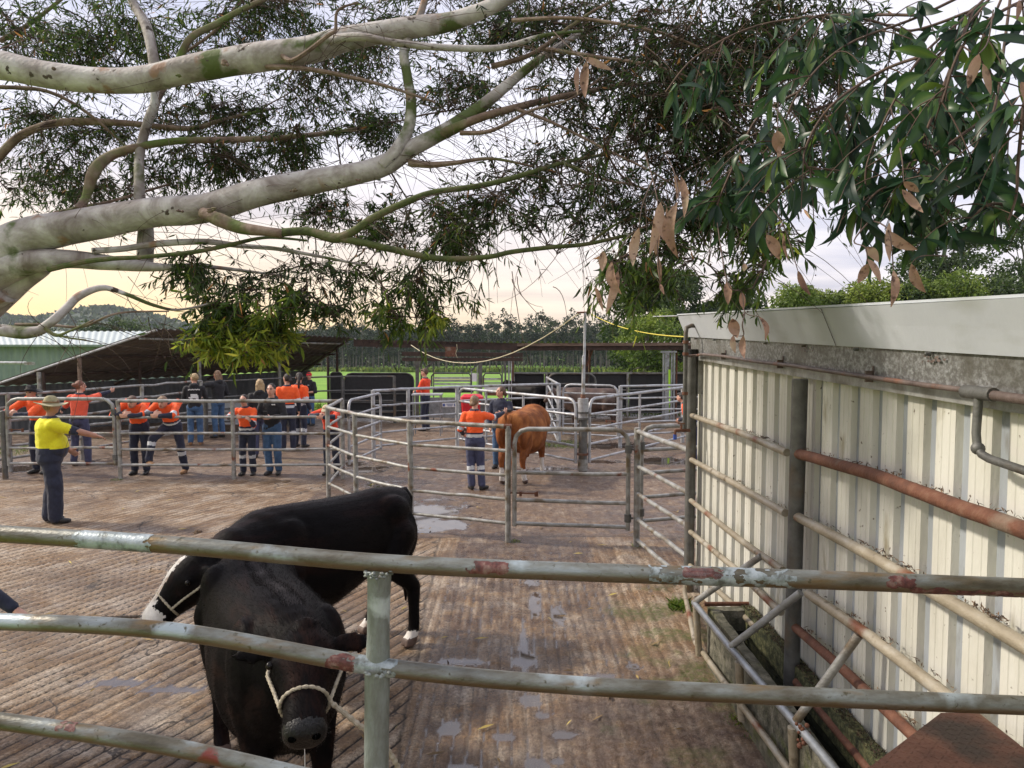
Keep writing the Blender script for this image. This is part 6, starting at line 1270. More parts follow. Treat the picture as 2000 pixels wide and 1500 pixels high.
limb([(655, 465, 4.55, 17), (700, 472, 4.5, 14), (770, 488, 4.5, 13), (860, 505, 4.45, 12), (950, 502, 4.4, 10), (1000, 492, 4.4, 10), (1075, 483, 4.4, 9), (1150, 476, 4.4, 8), (1250, 452, 4.4, 6), (1330, 425, 4.5, 4)], 'bark_moss', 10)
limb([(95, 526, 4.9, 12), (160, 512, 4.85, 10), (220, 505, 4.8, 9), (280, 502, 4.8, 8), (380, 492, 4.8, 9), (450, 478, 4.8, 9), (520, 464, 4.8, 6), (600, 470, 4.8, 4)], 'bark_moss', 8)
limb([(180, 490, 4.95, 12), (240, 486, 5, 12), (310, 476, 5, 13), (400, 472, 5, 12), (470, 480, 5, 10), (540, 486, 5, 8), (620, 500, 5, 6), (720, 520, 5, 4)], 'bark', 8)
limb([(-40, 648, 4.2, 24), (0, 645, 4.2, 25), (45, 650, 4.2, 25), (80, 645, 4.2, 18), (90, 635, 4.2, 15)], 'bark', 12)
limb([(80, 642, 4.2, 16), (105, 625, 4.2, 18), (130, 602, 4.25, 16), (155, 578, 4.3, 15), (200, 562, 4.35, 12), (245, 574, 4.4, 8), (300, 596, 4.5, 7), (350, 605, 4.6, 5), (420, 590, 4.7, 3)], 'bark', 10)
for nd in ([(30, 634, 4.3, 7), (90, 634, 4.3, 6), (160, 638, 4.3, 5), (230, 612, 4.3, 4), (330, 608, 4.35, 3)], [(88, 640, 4.15, 8), (110, 655, 4.15, 7), (140, 645, 4.15, 4), (185, 624, 4.2, 3)], [(105, 652, 4.15, 6), (135, 660, 4.15, 4), (168, 664, 4.15, 3)],
           [(540, 90, 4.9, 12), (570, 118, 4.8, 9), (640, 70, 4.7, 8), (655, 58, 4.7, 7), (660, 20, 4.7, 5), (700, 5, 4.7, 4)], [(520, 130, 4.9, 10), (600, 135, 4.8, 9), (680, 150, 4.75, 8), (760, 170, 4.7, 6), (850, 200, 4.7, 4)],
           [(490, -20, 6, 8), (420, 60, 6, 6), (350, 110, 6, 5)], [(0, 80, 6, 10), (60, 45, 6, 8), (130, -10, 6, 6)], [(0, 170, 5.6, 8), (90, 178, 5.6, 7), (170, 220, 5.6, 6), (250, 290, 5.7, 4)],
           [(800, 318, 4.8, 16), (840, 322, 4.75, 13), (890, 318, 4.7, 9), (960, 310, 4.7, 6), (1040, 325, 4.7, 4)], [(900, 260, 4.7, 10), (960, 255, 4.6, 8), (1040, 215, 4.6, 6), (1120, 190, 4.6, 4), (1200, 130, 4.7, 3)],
           [(960, 130, 4.8, 12), (1040, 105, 4.8, 9), (1110, 55, 4.8, 7), (1180, 10, 4.8, 5), (1260, -20, 4.9, 4)], [(1000, 40, 4.6, 8), (1100, 35, 4.5, 7), (1200, 45, 4.4, 6), (1310, 70, 4.3, 5), (1400, 110, 4.3, 4)],
           [(1060, 95, 4.9, 9), (1160, 110, 4.7, 7), (1280, 130, 4.5, 6), (1380, 170, 4.4, 5), (1450, 230, 4.4, 3)], [(1150, 476, 4.4, 6), (1200, 440, 4.4, 5), (1260, 412, 4.3, 4), (1340, 400, 4.3, 4), (1400, 380, 4.3, 3)],
           [(1000, 210, 4.7, 8), (1080, 240, 4.6, 6), (1180, 290, 4.5, 5), (1280, 340, 4.4, 4), (1360, 395, 4.4, 3)], [(1100, 318, 4.5, 6), (1180, 350, 4.4, 5), (1260, 370, 4.3, 4), (1330, 430, 4.2, 3)], [(60, 462, 5, 10), (100, 420, 5.3, 9), (210, 395, 5.5, 6), (330, 360, 5.7, 4)]):
    limb(nd, 'bark_brown', 7, 'branch')
# knots and bark scabs on the two big limbs
for (a, b_, d_, r_) in ((104, 134, 4.955, .014), (440, 122, 4.78, .020), (350, 148, 4.87, .012), (352, 412, 4.74, .015), (700, 352, 4.71, .012), (575, 372, 4.69, .014), (410, 412, 4.66, .022), (870, 48, 4.76, .010)):
    mb = MB(); c = pt(a, b_, d_)
    for q in range(7): mb.ell(c + Vector((random.gauss(0, r_ * .5), 0, random.gauss(0, r_ * .35))), (r_ * random.uniform(.4, .9), .012, r_ * random.uniform(.3, .6)), n=9, m=6)
    mb.build('bark_scar', M['bark_brown'], gum)
SP = np.array([s_[0] for s_ in SAMP])
# clusters: (px, py, rx, ry, depth, depth spread, twigs, leaves per twig, tone, drop)
CL = [(60, 60, 110, 80, 6.2, .6, 90, 17, .30, .6), (260, 60, 110, 75, 6.2, .6, 100, 18, .36, .6), (160, 90, 90, 60, 5.9, .5, 70, 18, .34, .6), (430, 60, 110, 60, 6.3, .6, 80, 17, .28, .6), (600, 40, 120, 50, 6.3, .6, 90, 17, .26, .5), (780, 40, 120, 50, 6.2, .6, 90, 16, .26, .5),
      (960, 60, 110, 60, 5.6, .6, 110, 14, .2, .4), (1120, 60, 120, 80, 5.3, .7, 150, 13, .18, .4), (1280, 90, 130, 90, 5.0, .7, 190, 13, .16, .5), (1420, 150, 110, 110, 4.6, .6, 190, 13, .18, .6), (1400, 280, 110, 100, 4.5, .5, 150, 12, .2, .7), (1300, 230, 130, 90, 4.7, .6, 150, 12, .16, .6), (1150, 200, 120, 90, 4.9, .6, 120, 12, .16, .5),
      (60, 240, 90, 60, 6.0, .5, 55, 15, .28, .6), (190, 250, 90, 50, 6.0, .5, 60, 15, .30, .6), (80, 350, 90, 60, 6.0, .5, 65, 17, .28, .7), (190, 360, 70, 50, 5.9, .5, 50, 16, .3, .7), (330, 330, 70, 60, 5.9, .5, 60, 16, .32, .8), (370, 220, 80, 50, 6.2, .5, 60, 15, .3, .6), (470, 230, 90, 60, 6.2, .5, 65, 15, .3, .6), (440, 330, 90, 50, 6.0, .5, 75, 16, .3, .7), (560, 300, 90, 50, 6.0, .5, 80, 15, .3, .6), (600, 190, 110, 60, 6.2, .5, 75, 15, .3, .6),
      (700, 140, 90, 60, 6.2, .5, 60, 15, .28, .5), (730, 250, 90, 50, 5.9, .5, 75, 15, .26, .5), (880, 170, 100, 60, 5.7, .5, 70, 14, .24, .5), (900, 400, 90, 60, 5.2, .4, 70, 14, .3, .7), (880, 460, 60, 60, 5.1, .35, 55, 16, .36, .8), (820, 560, 70, 70, 5.1, .35, 46, 15, .38, 1.0), (700, 560, 90, 60, 5.2, .4, 36, 13, .30, .8), (600, 530, 100, 50, 5.1, .4, 38, 12, .25, .7), (480, 560, 80, 40, 5.0, .4, 26, 13, .26, .7),
      (380, 535, 70, 35, 5.0, .3, 45, 14, .36, .6), (430, 612, 60, 35, 4.9, .25, 48, 16, .42, .7), (520, 640, 60, 30, 4.9, .25, 58, 17, .70, .7), (430, 655, 50, 24, 4.8, .25, 55, 17, .74, .6), (500, 672, 60, 18, 4.8, .25, 46, 17, .76, .5), (545, 595, 60, 35, 4.9, .25, 30, 15, .50, .7), (620, 600, 60, 30, 5.0, .3, 26, 14, .3, .8), (760, 620, 50, 30, 5.0, .3, 20, 13, .5, .9), (845, 620, 30, 40, 5.0, .25, 16, 14, .65, .9), (750, 440, 80, 40, 5.2, .4, 60, 13, .26, .6), (640, 400, 80, 40, 5.4, .4, 50, 14, .3, .6),
      (1050, 330, 110, 70, 4.9, .5, 90, 10, .18, .5), (1180, 380, 110, 60, 4.6, .5, 100, 10, .18, .6), (1300, 420, 110, 50, 4.4, .4, 95, 10, .2, .7), (1000, 420, 100, 50, 4.8, .4, 40, 7, .22, .6), (1420, 420, 70, 50, 4.3, .3, 70, 12, .4, .8), (1480, 470, 60, 40, 4.3, .3, 45, 12, .5, .8), (1200, 540, 55, 55, 4.2, .25, 40, 12, .42, 1.0), (1270, 530, 50, 40, 4.2, .25, 30, 12, .4, 1.0), (1290, 480, 60, 30, 4.3, .3, 35, 10, .34, .8), (1510, 320, 80, 90, 4.2, .4, 80, 12, .28, .8), (1500, 60, 90, 80, 4.4, .5, 130, 13, .18, .5), (1620, 90, 100, 100, 4.2, .5, 120, 13, .18, .6), (1640, 250, 90, 90, 4.1, .4, 70, 12, .26, .7),
      (1230, 590, 16, 30, 4.1, .1, 5, 10, .5, 1.2), (1430, 560, 60, 40, 4.2, .3, 28, 9, .45, .9)]
lines = []; LB, LD, LL, LW, LT = [], [], [], [], []; NB = []
order = sorted(CL, key=lambda c_: min(np.linalg.norm(SP - np.array(pt(c_[0], c_[1], c_[4])), axis=1)))
for (a, b_, rx, ry, dp, dsp, nt_, nl, tone, drop) in order:
    c0 = np.array(pt(a, b_, dp)); sx, sz = rx / F * dp, ry / F * dp; nt_ = int(nt_ * (1.2 if a < 1000 else 1.1))
    # one feeding branch to the cluster
    dist = np.linalg.norm(SP - c0, axis=1); i0 = int(np.argmin(dist + rng.random(len(SP)) * .15)); s_ = SP[i0]
    hub = []
    for h_ in range(max(3, nt_ // 14)):
        tgt = c0 + rng.normal(0, .55, 3) * np.array([sx, dsp, sz]); i0 = int(np.argmin(np.linalg.norm(SP - tgt, axis=1) + rng.random(len(SP)) * .25)); s0_ = SP[i0]; L_ = np.linalg.norm(tgt - s0_)
        m1 = s0_ * .65 + tgt * .35 + rng.normal(0, .10, 3) * L_ + np.array([0, 0, .06 * L_]); m2 = s0_ * .3 + tgt * .7 + rng.normal(0, .08, 3) * L_; t_ = np.linspace(0, 1, 9)[:, None]
        Q = (1 - t_) ** 3 * s0_ + 3 * (1 - t_) ** 2 * t_ * m1 + 3 * (1 - t_) * t_ ** 2 * m2 + t_ ** 3 * tgt; lines.append((Q, np.linspace(.0085, .0035, 9) * (1 if L_ > .4 else .7))); SP = np.concatenate([SP, Q[3:]]); hub.append(Q)
    for k_ in range(nt_):
        Q = hub[rng.integers(len(hub))]; s0_ = Q[rng.integers(3, 9)]; tgt = c0 + rng.normal(0, .62, 3) * np.array([sx, dsp, sz]); v_ = tgt - s0_; L_ = min(max(np.linalg.norm(v_), .15), .75); v_ = v_ / (np.linalg.norm(v_) + 1e-6)
        m_ = 7; t_ = np.linspace(0, 1, m_)[:, None]; bend = rng.normal(0, .22, 3); tw = s0_ + v_ * L_ * t_ + bend * L_ * (t_ ** 2) * .8 + np.array([0, 0, -1]) * (drop * .28 * L_) * t_ ** 2
        lines.append((tw, np.linspace(.0028, .0010, m_)))
        nlv = rng.poisson(nl); u = rng.uniform(.30, 1.02, nlv); ii = np.clip((u * (m_ - 1)).astype(int), 0, m_ - 2); fr = np.clip(u * (m_ - 1) - ii, 0, 1)[:, None]; base = tw[ii] * (1 - fr) + tw[ii + 1] * fr
        dv = v_[None] * .35 + rng.normal(0, .48, (nlv, 3)) + np.array([0, 0, -drop * .85]); LB.append(base); LD.append(dv); big = .064 + .020 * (tone > .35); LL.append(rng.normal(big, .016, nlv).clip(.03)); LW.append(rng.normal(.0115 + .0035 * (tone > .4), .0025, nlv).clip(.006)); LT.append((tone + rng.normal(0, .12, nlv) + rng.normal(0, .06)).clip(0, .93) + (rng.random(nlv) < .02))
        if rng.random() < .30:
            for q in range(rng.integers(2, 7)): NB.append(tw[rng.integers(2, m_)] + rng.normal(0, .013, 3))
# hanging bare hair-thin twigs
for k_ in range(1500):
    i0 = rng.integers(len(SP)); s0_ = SP[i0]
    if s0_[2] < 3.35 and rng.random() < .85: continue
    L_ = rng.uniform(.25, .7); a = rng.normal(0, 1, 3) * np.array([.8, .5, .35]) + np.array([.5, 0, -.25]); a /= np.linalg.norm(a); t_ = np.linspace(0, 1, 7)[:, None]
    lines.append((s0_ + a * L_ * t_ + rng.normal(0, .25, 3) * L_ * t_ ** 2 + np.array([0, 0, -.18 * L_]) * t_ ** 2, np.linspace(.0026, .0009, 7)))
for (a, b_, a2, b2, d_) in ((1000, 530, 1045, 720, 4.3), (1000, 545, 1095, 660, 4.3), (1010, 540, 1060, 600, 4.3), (1080, 560, 1108, 640, 4.3), (300, 640, 370, 740, 4.7), (320, 640, 390, 735, 4.7), (290, 620, 350, 745, 4.7), (310, 630, 400, 720, 4.7), (330, 650, 395, 745, 4.7), (220, 640, 262, 668, 4.3), (250, 540, 300, 600, 4.4), (1400, 480, 1540, 560, 4.2), (1330, 470, 1500, 600, 4.2), (1300, 500, 1400, 590, 4.2), (1350, 520, 1480, 560, 4.2)):
    p, q = np.array(pt(a, b_, d_)), np.array(pt(a2, b2, d_)); t_ = np.linspace(0, 1, 8)[:, None]; lines.append((p * (1 - t_) + q * t_ + rng.normal(0, .06, 3) * 4 * t_ * (1 - t_), np.linspace(.003, .001, 8)))
tv, tf = tubes_np(lines, 3); np_mesh('twigs', tv, tf, M['twig'], parent=gum)
leaves_mesh('crown', np.concatenate(LB), np.concatenate(LD), np.concatenate(LL), np.concatenate(LW), M['leaf'], parent=gum, tone=np.concatenate(LT))
NB = np.array(NB); k = len(NB); o6 = np.array([[1, 0, 0], [-1, 0, 0], [0, 1, 0], [0, -1, 0], [0, 0, 1], [0, 0, -1]]) * .0065
v_ = (NB[:, None, :] + o6[None] * rng.uniform(.7, 1.5, (k, 1, 1))).reshape(-1, 3); f_ = (np.arange(k)[:, None, None] * 6 + np.array([[0, 2, 4], [2, 1, 4], [1, 3, 4], [3, 0, 4], [2, 0, 5], [1, 2, 5], [3, 1, 5], [0, 3, 5]])[None]).reshape(-1, 3)
o = np_mesh('gumnuts', v_, f_, M['gumnut'], parent=gum); tag(o, kind='stuff')
print('gum leaves', sum(map(len, LB)), 'twigs', len(lines))

# ---------------------------------------------------------------- near broad leaved gum at the top right
g2 = thing('gum_tree', (3.9, 1.2, 0), 'broad leaved gum hanging its large dark leaves into the top right corner', 'tree')
T_ = [(Vector((3.9, 1.0, -.1)), .16), (Vector((3.8, 1.1, 2.2)), .13), (Vector((3.4, 1.4, 4.0)), .09), (Vector((2.6, 1.7, 4.4)), .05), (pt(1980, -60, 2.2), .02)]
L_, rr = smooth_line([a for a, b_ in T_], [b_ for a, b_ in T_], 8); MB().tube(L_, rr, 14).build('trunk', M['bark'], g2)
lines = []; LB, LD, LL, LW, LT = [], [], [], [], []
def bpts(nodes): P, rr_ = smooth_line([pt(a, b_, d_) for a, b_, d_ in nodes], [.007 - .0008 * i if i < 6 else .002 for i in range(len(nodes))], 6); return np.array([list(p) for p in P]), np.array(rr_)
BR = [[(1980, -60, 2.2), (1900, 20, 2.1), (1800, 110, 2.0), (1740, 210, 2.0), (1700, 300, 2.0), (1690, 350, 2.0), (1700, 400, 2.0)], [(1980, -60, 2.2), (1960, 100, 2.0), (1940, 220, 1.9), (1900, 300, 1.9), (1870, 370, 1.9), (1850, 420, 1.9)], [(2060, -20, 1.9), (2010, 150, 1.7), (1990, 300, 1.7), (1985, 380, 1.7), (1970, 430, 1.7)],
      [(1980, -60, 2.2), (1800, 30, 2.3), (1650, 90, 2.3), (1560, 180, 2.3), (1520, 280, 2.3), (1500, 350, 2.3)], [(1800, 30, 2.3), (1640, 30, 2.5), (1480, 50, 2.6), (1360, 110, 2.6), (1300, 180, 2.6)], [(1800, 110, 2.0), (1720, 140, 2.1), (1620, 210, 2.1), (1570, 300, 2.1), (1590, 340, 2.1)], [(1900, 20, 2.1), (1850, 150, 2.0), (1800, 280, 2.0), (1770, 340, 2.0), (1790, 400, 2.0)],
      [(1940, 220, 1.9), (1830, 300, 1.9), (1780, 350, 1.9), (1720, 370, 1.9), (1690, 400, 1.9)], [(2080, 350, 1.8), (2000, 400, 1.8), (1930, 400, 1.8), (1880, 450, 1.8)], [(1560, 180, 2.3), (1480, 230, 2.4), (1430, 330, 2.4), (1400, 400, 2.4)], [(2060, -20, 1.9), (1960, 20, 1.8), (1880, 90, 1.8), (1840, 200, 1.8)], [(2060, -20, 1.9), (2040, 120, 2.2), (1980, 240, 2.2), (1930, 320, 2.2)], [(1900, 20, 2.3), (1780, 60, 2.4), (1700, 40, 2.4), (1600, 30, 2.4), (1540, 80, 2.4)], [(1980, -60, 2.4), (1880, 60, 2.4), (1780, 160, 2.4), (1730, 240, 2.4)], [(1980, -60, 2.6), (1900, 130, 2.5), (1860, 220, 2.5), (1840, 300, 2.5)], [(1650, 90, 2.3), (1640, 180, 2.4), (1660, 260, 2.4), (1640, 330, 2.4)]]
for nd in BR:
    P, rr_ = bpts(nd); lines.append((P, rr_ * .7)); nsub = 15
    for k_ in range(nsub):
        i0 = rng.integers(len(P) // 5, len(P)); L_ = rng.uniform(.08, .24); v_ = rng.normal(0, 1, 3) * np.array([1, .8, .4]) + np.array([0, 0, -.5]); v_ /= np.linalg.norm(v_); t_ = np.linspace(0, 1, 6)[:, None]; tw = P[i0] + v_ * L_ * t_ + np.array([0, 0, -.10]) * t_ ** 2
        if tw[-1, 2] < 2.86: continue
        lines.append((tw, np.linspace(.0022, .0010, 6)))
        nl = rng.integers(3, 8); u = rng.uniform(.25, 1, nl); ii = (u * 5).astype(int).clip(0, 4); LB.append(tw[ii]); LD.append(v_[None] * .4 + rng.normal(0, .5, (nl, 3)) + np.array([0, 0, -.75])); LL.append(rng.normal(.096, .024, nl).clip(.045)); LW.append(rng.normal(.0245, .006, nl).clip(.012)); LT.append(rng.normal(.38, .24, nl))
_b = np.concatenate(LB); _l = np.concatenate(LL); _k = _b[:, 2] - .8 * _l > 2.80; LB, LL = [_b[_k]], [_l[_k]]; LD, LW, LT = [np.concatenate(LD)[_k]], [np.concatenate(LW)[_k]], [np.concatenate(LT)[_k]]
tv, tf = tubes_np(lines, 4); np_mesh('branches', tv, tf, M['twig'], parent=g2)
leaves_fine('crown', np.concatenate(LB), np.concatenate(LD), np.concatenate(LL), np.concatenate(LW), M['leaf_big'], g2, np.concatenate(LT))
# single brown dead leaves, each traced: tip of stalk -> leaf tip, width
DL = [(1285, 400, 1268, 500, 17, 2.0), (1290, 395, 1297, 470, 18, 2.0), (1322, 395, 1325, 505, 21, 1.9), (1302, 405, 1310, 470, 9, 2.0), (1330, 345, 1336, 425, 13, 2.0), (1248, 445, 1236, 520, 17, 2.0), (1282, 430, 1282, 500, 16, 2.1), (1318, 340, 1322, 390, 10, 2.1), (1178, 490, 1176, 530, 15, 2.0), (1195, 510, 1214, 575, 18, 2.0), (1208, 530, 1184, 612, 16, 2.0), (1162, 560, 1178, 608, 8, 2.0),
      (1285, 500, 1290, 555, 7, 2.0), (1290, 555, 1297, 575, 6, 2.0), (1497, 458, 1522, 507, 20, 1.9), (1530, 456, 1540, 510, 8, 1.9), (1558, 528, 1583, 577, 16, 1.9), (1690, 483, 1716, 512, 16, 1.7), (1694, 505, 1720, 552, 15, 1.7), (1695, 515, 1675, 553, 16, 1.7), (1737, 435, 1738, 512, 15, 1.7), (1730, 450, 1792, 488, 18, 1.7), (1745, 528, 1740, 600, 14, 1.7), (1780, 515, 1808, 572, 16, 1.7), (1765, 355, 1795, 375, 14, 1.7), (1762, 370, 1803, 415, 15, 1.7),
      (1912, 105, 1890, 172, 24, 1.5), (1920, 125, 1935, 185, 13, 1.5), (1995, 160, 2002, 200, 16, 1.5), (1991, 0, 1985, 40, 12, 1.5), (1420, 550, 1422, 595, 14, 1.9), (1448, 570, 1452, 605, 12, 1.9), (1430, 622, 1440, 660, 20, 1.8), (1432, 655, 1436, 690, 10, 1.8), (1452, 655, 1454, 700, 11, 1.8), (1482, 618, 1494, 665, 12, 1.8), (1128, 130, 1128, 185, 9, 2.2), (1146, 118, 1143, 192, 16, 2.2), (1140, 112, 1195, 137, 12, 2.2), (1518, 255, 1520, 300, 22, 2.1), (1522, 285, 1520, 312, 10, 2.1), (1454, 515, 1453, 530, 8, 1.9)]
rt = thing('dead_leaves', pt(1300, 380, 2.0), 'dry brown gum leaves dangling singly and in bunches below the canopy', 'dead leaves'); rt['kind'] = 'stuff'
B_, D_, L2, W2, S2 = [], [], [], [], []
for (a, b_, a2, b2, wd_, d_) in DL:
    p, q = pt(a, b_, d_), pt(a2, b2, d_ + random.uniform(-.02, .02)); v_ = q - p; B_.append(list(p)); D_.append(list(v_)); L2.append(v_.length); W2.append(wd_ / F * d_ * 1.08); S2.append([random.uniform(.8, 1), random.uniform(-.5, .5), 0])
D_ = np.array(D_); S2 = np.array(S2); Dn = D_ / np.linalg.norm(D_, axis=1, keepdims=True); S2 = S2 - Dn * (S2 * Dn).sum(1, keepdims=True)
V_, F_ = [], []; 
for i in range(len(B_)):     # smoother outline than the distant leaves
    b0 = len(V_); n_ = 9; nn = np.cross(Dn[i], S2[i]); s_ = S2[i] / np.linalg.norm(S2[i]); cv = random.gauss(0, .10); cs = random.gauss(0, .07)
    for j in range(n_):
        t_ = j / (n_ - 1); wv = math.sin(math.pi * t_ ** .85) ** .9 * .5 * W2[i] + .0006; c = np.array(B_[i]) + D_[i] * t_ + nn * cv * L2[i] * math.sin(math.pi * t_) + s_ * cs * L2[i] * math.sin(math.pi * t_)
        V_ += [c - s_ * wv + nn * wv * .35, c, c + s_ * wv + nn * wv * .35]
        if j: F_ += [(b0 + 3 * j - 3, b0 + 3 * j - 2, b0 + 3 * j + 1, b0 + 3 * j), (b0 + 3 * j - 2, b0 + 3 * j - 1, b0 + 3 * j + 2, b0 + 3 * j + 1)]
o = np_mesh('leaf_blades', np.array(V_), np.array(F_), M['leaf_dead'], parent=rt, smooth=True)
lines = []
for nd in ([(1260, 300, 2.2), (1275, 350, 2.1), (1285, 400, 2.0), (1282, 430, 2.1)], [(1300, 300, 2.2), (1318, 340, 2.1), (1325, 395, 1.9), (1302, 405, 2.0)], [(1275, 350, 2.1), (1255, 400, 2.05), (1248, 445, 2.0)], [(1282, 430, 2.1), (1230, 460, 2.05), (1195, 510, 2.0), (1178, 490, 2.0)], [(1195, 510, 2.0), (1208, 530, 2.0), (1162, 560, 2.0)], [(1282, 430, 2.1), (1285, 500, 2.0), (1290, 555, 2.0)],
           [(1400, 430, 2.4), (1420, 550, 1.9), (1448, 570, 1.9), (1455, 610, 1.85), (1482, 618, 1.8)], [(1455, 610, 1.85), (1450, 635, 1.8), (1452, 655, 1.8), (1432, 655, 1.8)], [(1500, 400, 2.3), (1530, 440, 2.0), (1558, 528, 1.9)], [(1530, 440, 2.0), (1497, 458, 1.9)], [(1700, 430, 1.9), (1668, 470, 1.75), (1690, 483, 1.7), (1694, 510, 1.7)], [(1700, 430, 1.9), (1735, 450, 1.7), (1745, 528, 1.7)], [(1850, 500, 1.8), (1800, 500, 1.7), (1780, 515, 1.7)], [(1080, 60, 2.5), (1120, 100, 2.3), (1140, 114, 2.2), (1128, 130, 2.2)], [(1940, 20, 1.7), (1930, 80, 1.6), (1912, 105, 1.5)], [(1740, 210, 2.0), (1760, 300, 1.8), (1765, 355, 1.7)], [(1520, 200, 2.3), (1518, 255, 2.1)]):
    P, rr_ = smooth_line([pt(*q) for q in nd], [.0022] * len(nd), 5); lines.append((np.array([list(p) for p in P]), np.array(rr_) * np.linspace(1, .5, len(rr_))))
tv, tf = tubes_np(lines, 4); np_mesh('leaf_stalks', tv, tf, M['twig'], parent=rt)

# ---------------------------------------------------------------- distant trees
def crown_leaves(cl, per, sz, flat=.8, down=.3):
    """leaf clumps through ellipsoidal clusters cl = [(x, y, z, r, tone)]"""
    B, D2, L3, W3, T3 = [], [], [], [], []
    for (x, y, z, r_, tn) in cl:
        n_ = max(4, int(per * r_ * r_ * (5.0 if sz < .4 else 1.0))); q = rng.normal(0, 1, (n_, 3)); q /= np.linalg.norm(q, axis=1, keepdims=True); rad = r_ * rng.random((n_, 1)) ** .45; p = np.array([x, y, z]) + q * rad * np.array([1, 1, flat])
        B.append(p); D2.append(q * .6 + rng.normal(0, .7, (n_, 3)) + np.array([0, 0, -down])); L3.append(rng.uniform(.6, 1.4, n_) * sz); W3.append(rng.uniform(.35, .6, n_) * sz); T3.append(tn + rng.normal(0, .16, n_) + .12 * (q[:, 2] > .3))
    return tuple(map(np.concatenate, (B, D2, L3, W3, T3)))
def tree(name, label, x, y, zb, h, cr, mat, tone, ncl, per, sz, trunk_r=.2, bare=.5, lean_=0, group=None, cat='tree', limbs=5, flat=.75, tm='trunk_far', seed=None):
    rt = thing(name, (x, y, zb), label, cat, group); cl = []
    for i in range(ncl):
        a = random.random() * 6.283; u = random.random(); rr_ = cr * math.sqrt(random.random()); zz_ = h * (bare + (1 - bare) * u) - cr * .1; k_ = 1 - .55 * abs(u - .45) * 1.4; cl.append((x + rr_ * k_ * math.cos(a), y + rr_ * k_ * math.sin(a), zb + zz_, cr * random.uniform(.22, .42), tone + random.gauss(0, .12)))
    leaves_mesh('crown', *crown_leaves(cl, per, sz, flat)[:4], M[mat], parent=rt, tone=None) if False else None
    B, D2, L3, W3, T3 = crown_leaves(cl, per, sz, flat); leaves_mesh('crown', B, D2, L3, W3, M[mat], parent=rt, tone=T3)
    mb = MB(); top = Vector((x + lean_ * h, y, zb + h * .92)); ln = [Vector((x, y, zb - .3)), Vector((x + lean_ * h * .3 + random.gauss(0, .02 * h), y, zb + h * .35)), Vector((x + lean_ * h * .6 + random.gauss(0, .03 * h), y, zb + h * .65)), top]; mb.tube(ln, [trunk_r, trunk_r * .8, trunk_r * .5, trunk_r * .15], 7)
    for c in random.sample(cl, min(limbs, len(cl))):
        s_ = ln[1].lerp(ln[2], random.random()); mb.tube([s_, s_.lerp(Vector(c[:3]), .5) + Vector((0, 0, .04 * h)), Vector(c[:3])], [trunk_r * .4, trunk_r * .25, trunk_r * .08], 5)
    mb.build('trunk', M[tm], rt); return rt
# the plantation across the paddock: four forms, copied with their parts
protos = []
glab = 'slender plantation gums in a row across the paddock'
for i in range(5):
    h_ = random.uniform(13.5, 16.0); t_ = tree('plantation_tree', 'tall slender plantation gum with a bare trunk in the dark row across the paddock', 0, 0, 0, h_, random.uniform(2.2, 2.8), 'tree_far', .35, 20, 40, .62, .17, .42, random.gauss(0, .02), group=glab, limbs=4); protos.append(t_)
def pz(y): return float(terrain_z(0, y))
spots = []
px = 420.0
for row_, (d0, n_) in enumerate(((216, 74), (232, 70), (252, 66))):
    for i in range(n_):
        px = 410 + (1420 - 410) * (i + random.uniform(-.3, .3)) / n_; d_ = d0 + random.uniform(-4, 4); spots.append((px, d_))
for i, (px, d_) in enumerate(spots):
    q = pt(px, 700, d_); x_ = q.x; src = protos[i % 5]
    if i < 5: r_ = src
    else:
        r_ = src.copy(); COL.objects.link(r_)
        for ch in src.children:
            c2 = ch.copy(); COL.objects.link(c2); c2.parent = r_
    r_.location = (x_, d_, pz(d_) - .2); r_.rotation_euler = (0, 0, random.random() * 6.28); s_ = random.uniform(.82, 1.12) * (1.03 if 900 < px < 1200 else (.92 if px < 620 else 1)); r_.scale = (s_ * 1.05, s_ * 1.05, s_)
# undergrowth and far scrub behind the plantation (reads as one mass)
k = 26000; bx = rng.uniform(-110, 90, k); by = rng.uniform(262, 300, k); bz = np.array([pz(v_) for v_ in by]) + rng.uniform(0, 1, k) ** 1.0 * 9.5 * (1 + .25 * np.sin(bx * .13)); o = leaves_mesh('scrub', np.stack([bx, by, bz], 1), rng.normal(0, 1, (k, 3)), rng.uniform(.8, 1.8, k), rng.uniform(.5, 1.0, k), M['tree_dark'], tone=rng.normal(.2, .16, k)); tag(o, 'dark scrub massed behind the plantation row', 'scrub', kind='stuff')
k = 5000; bx = rng.uniform(-100, 80, k); by = rng.uniform(205, 214, k); bz = np.array([pz(v_) for v_ in by]); o = scatter_blades('grass', np.stack([bx, by, bz], 1), rng.uniform(.5, 1.6, k), M['tree_lime'], .5, .3); tag(o, 'long bright grass along the foot of the plantation', 'grass', kind='stuff')
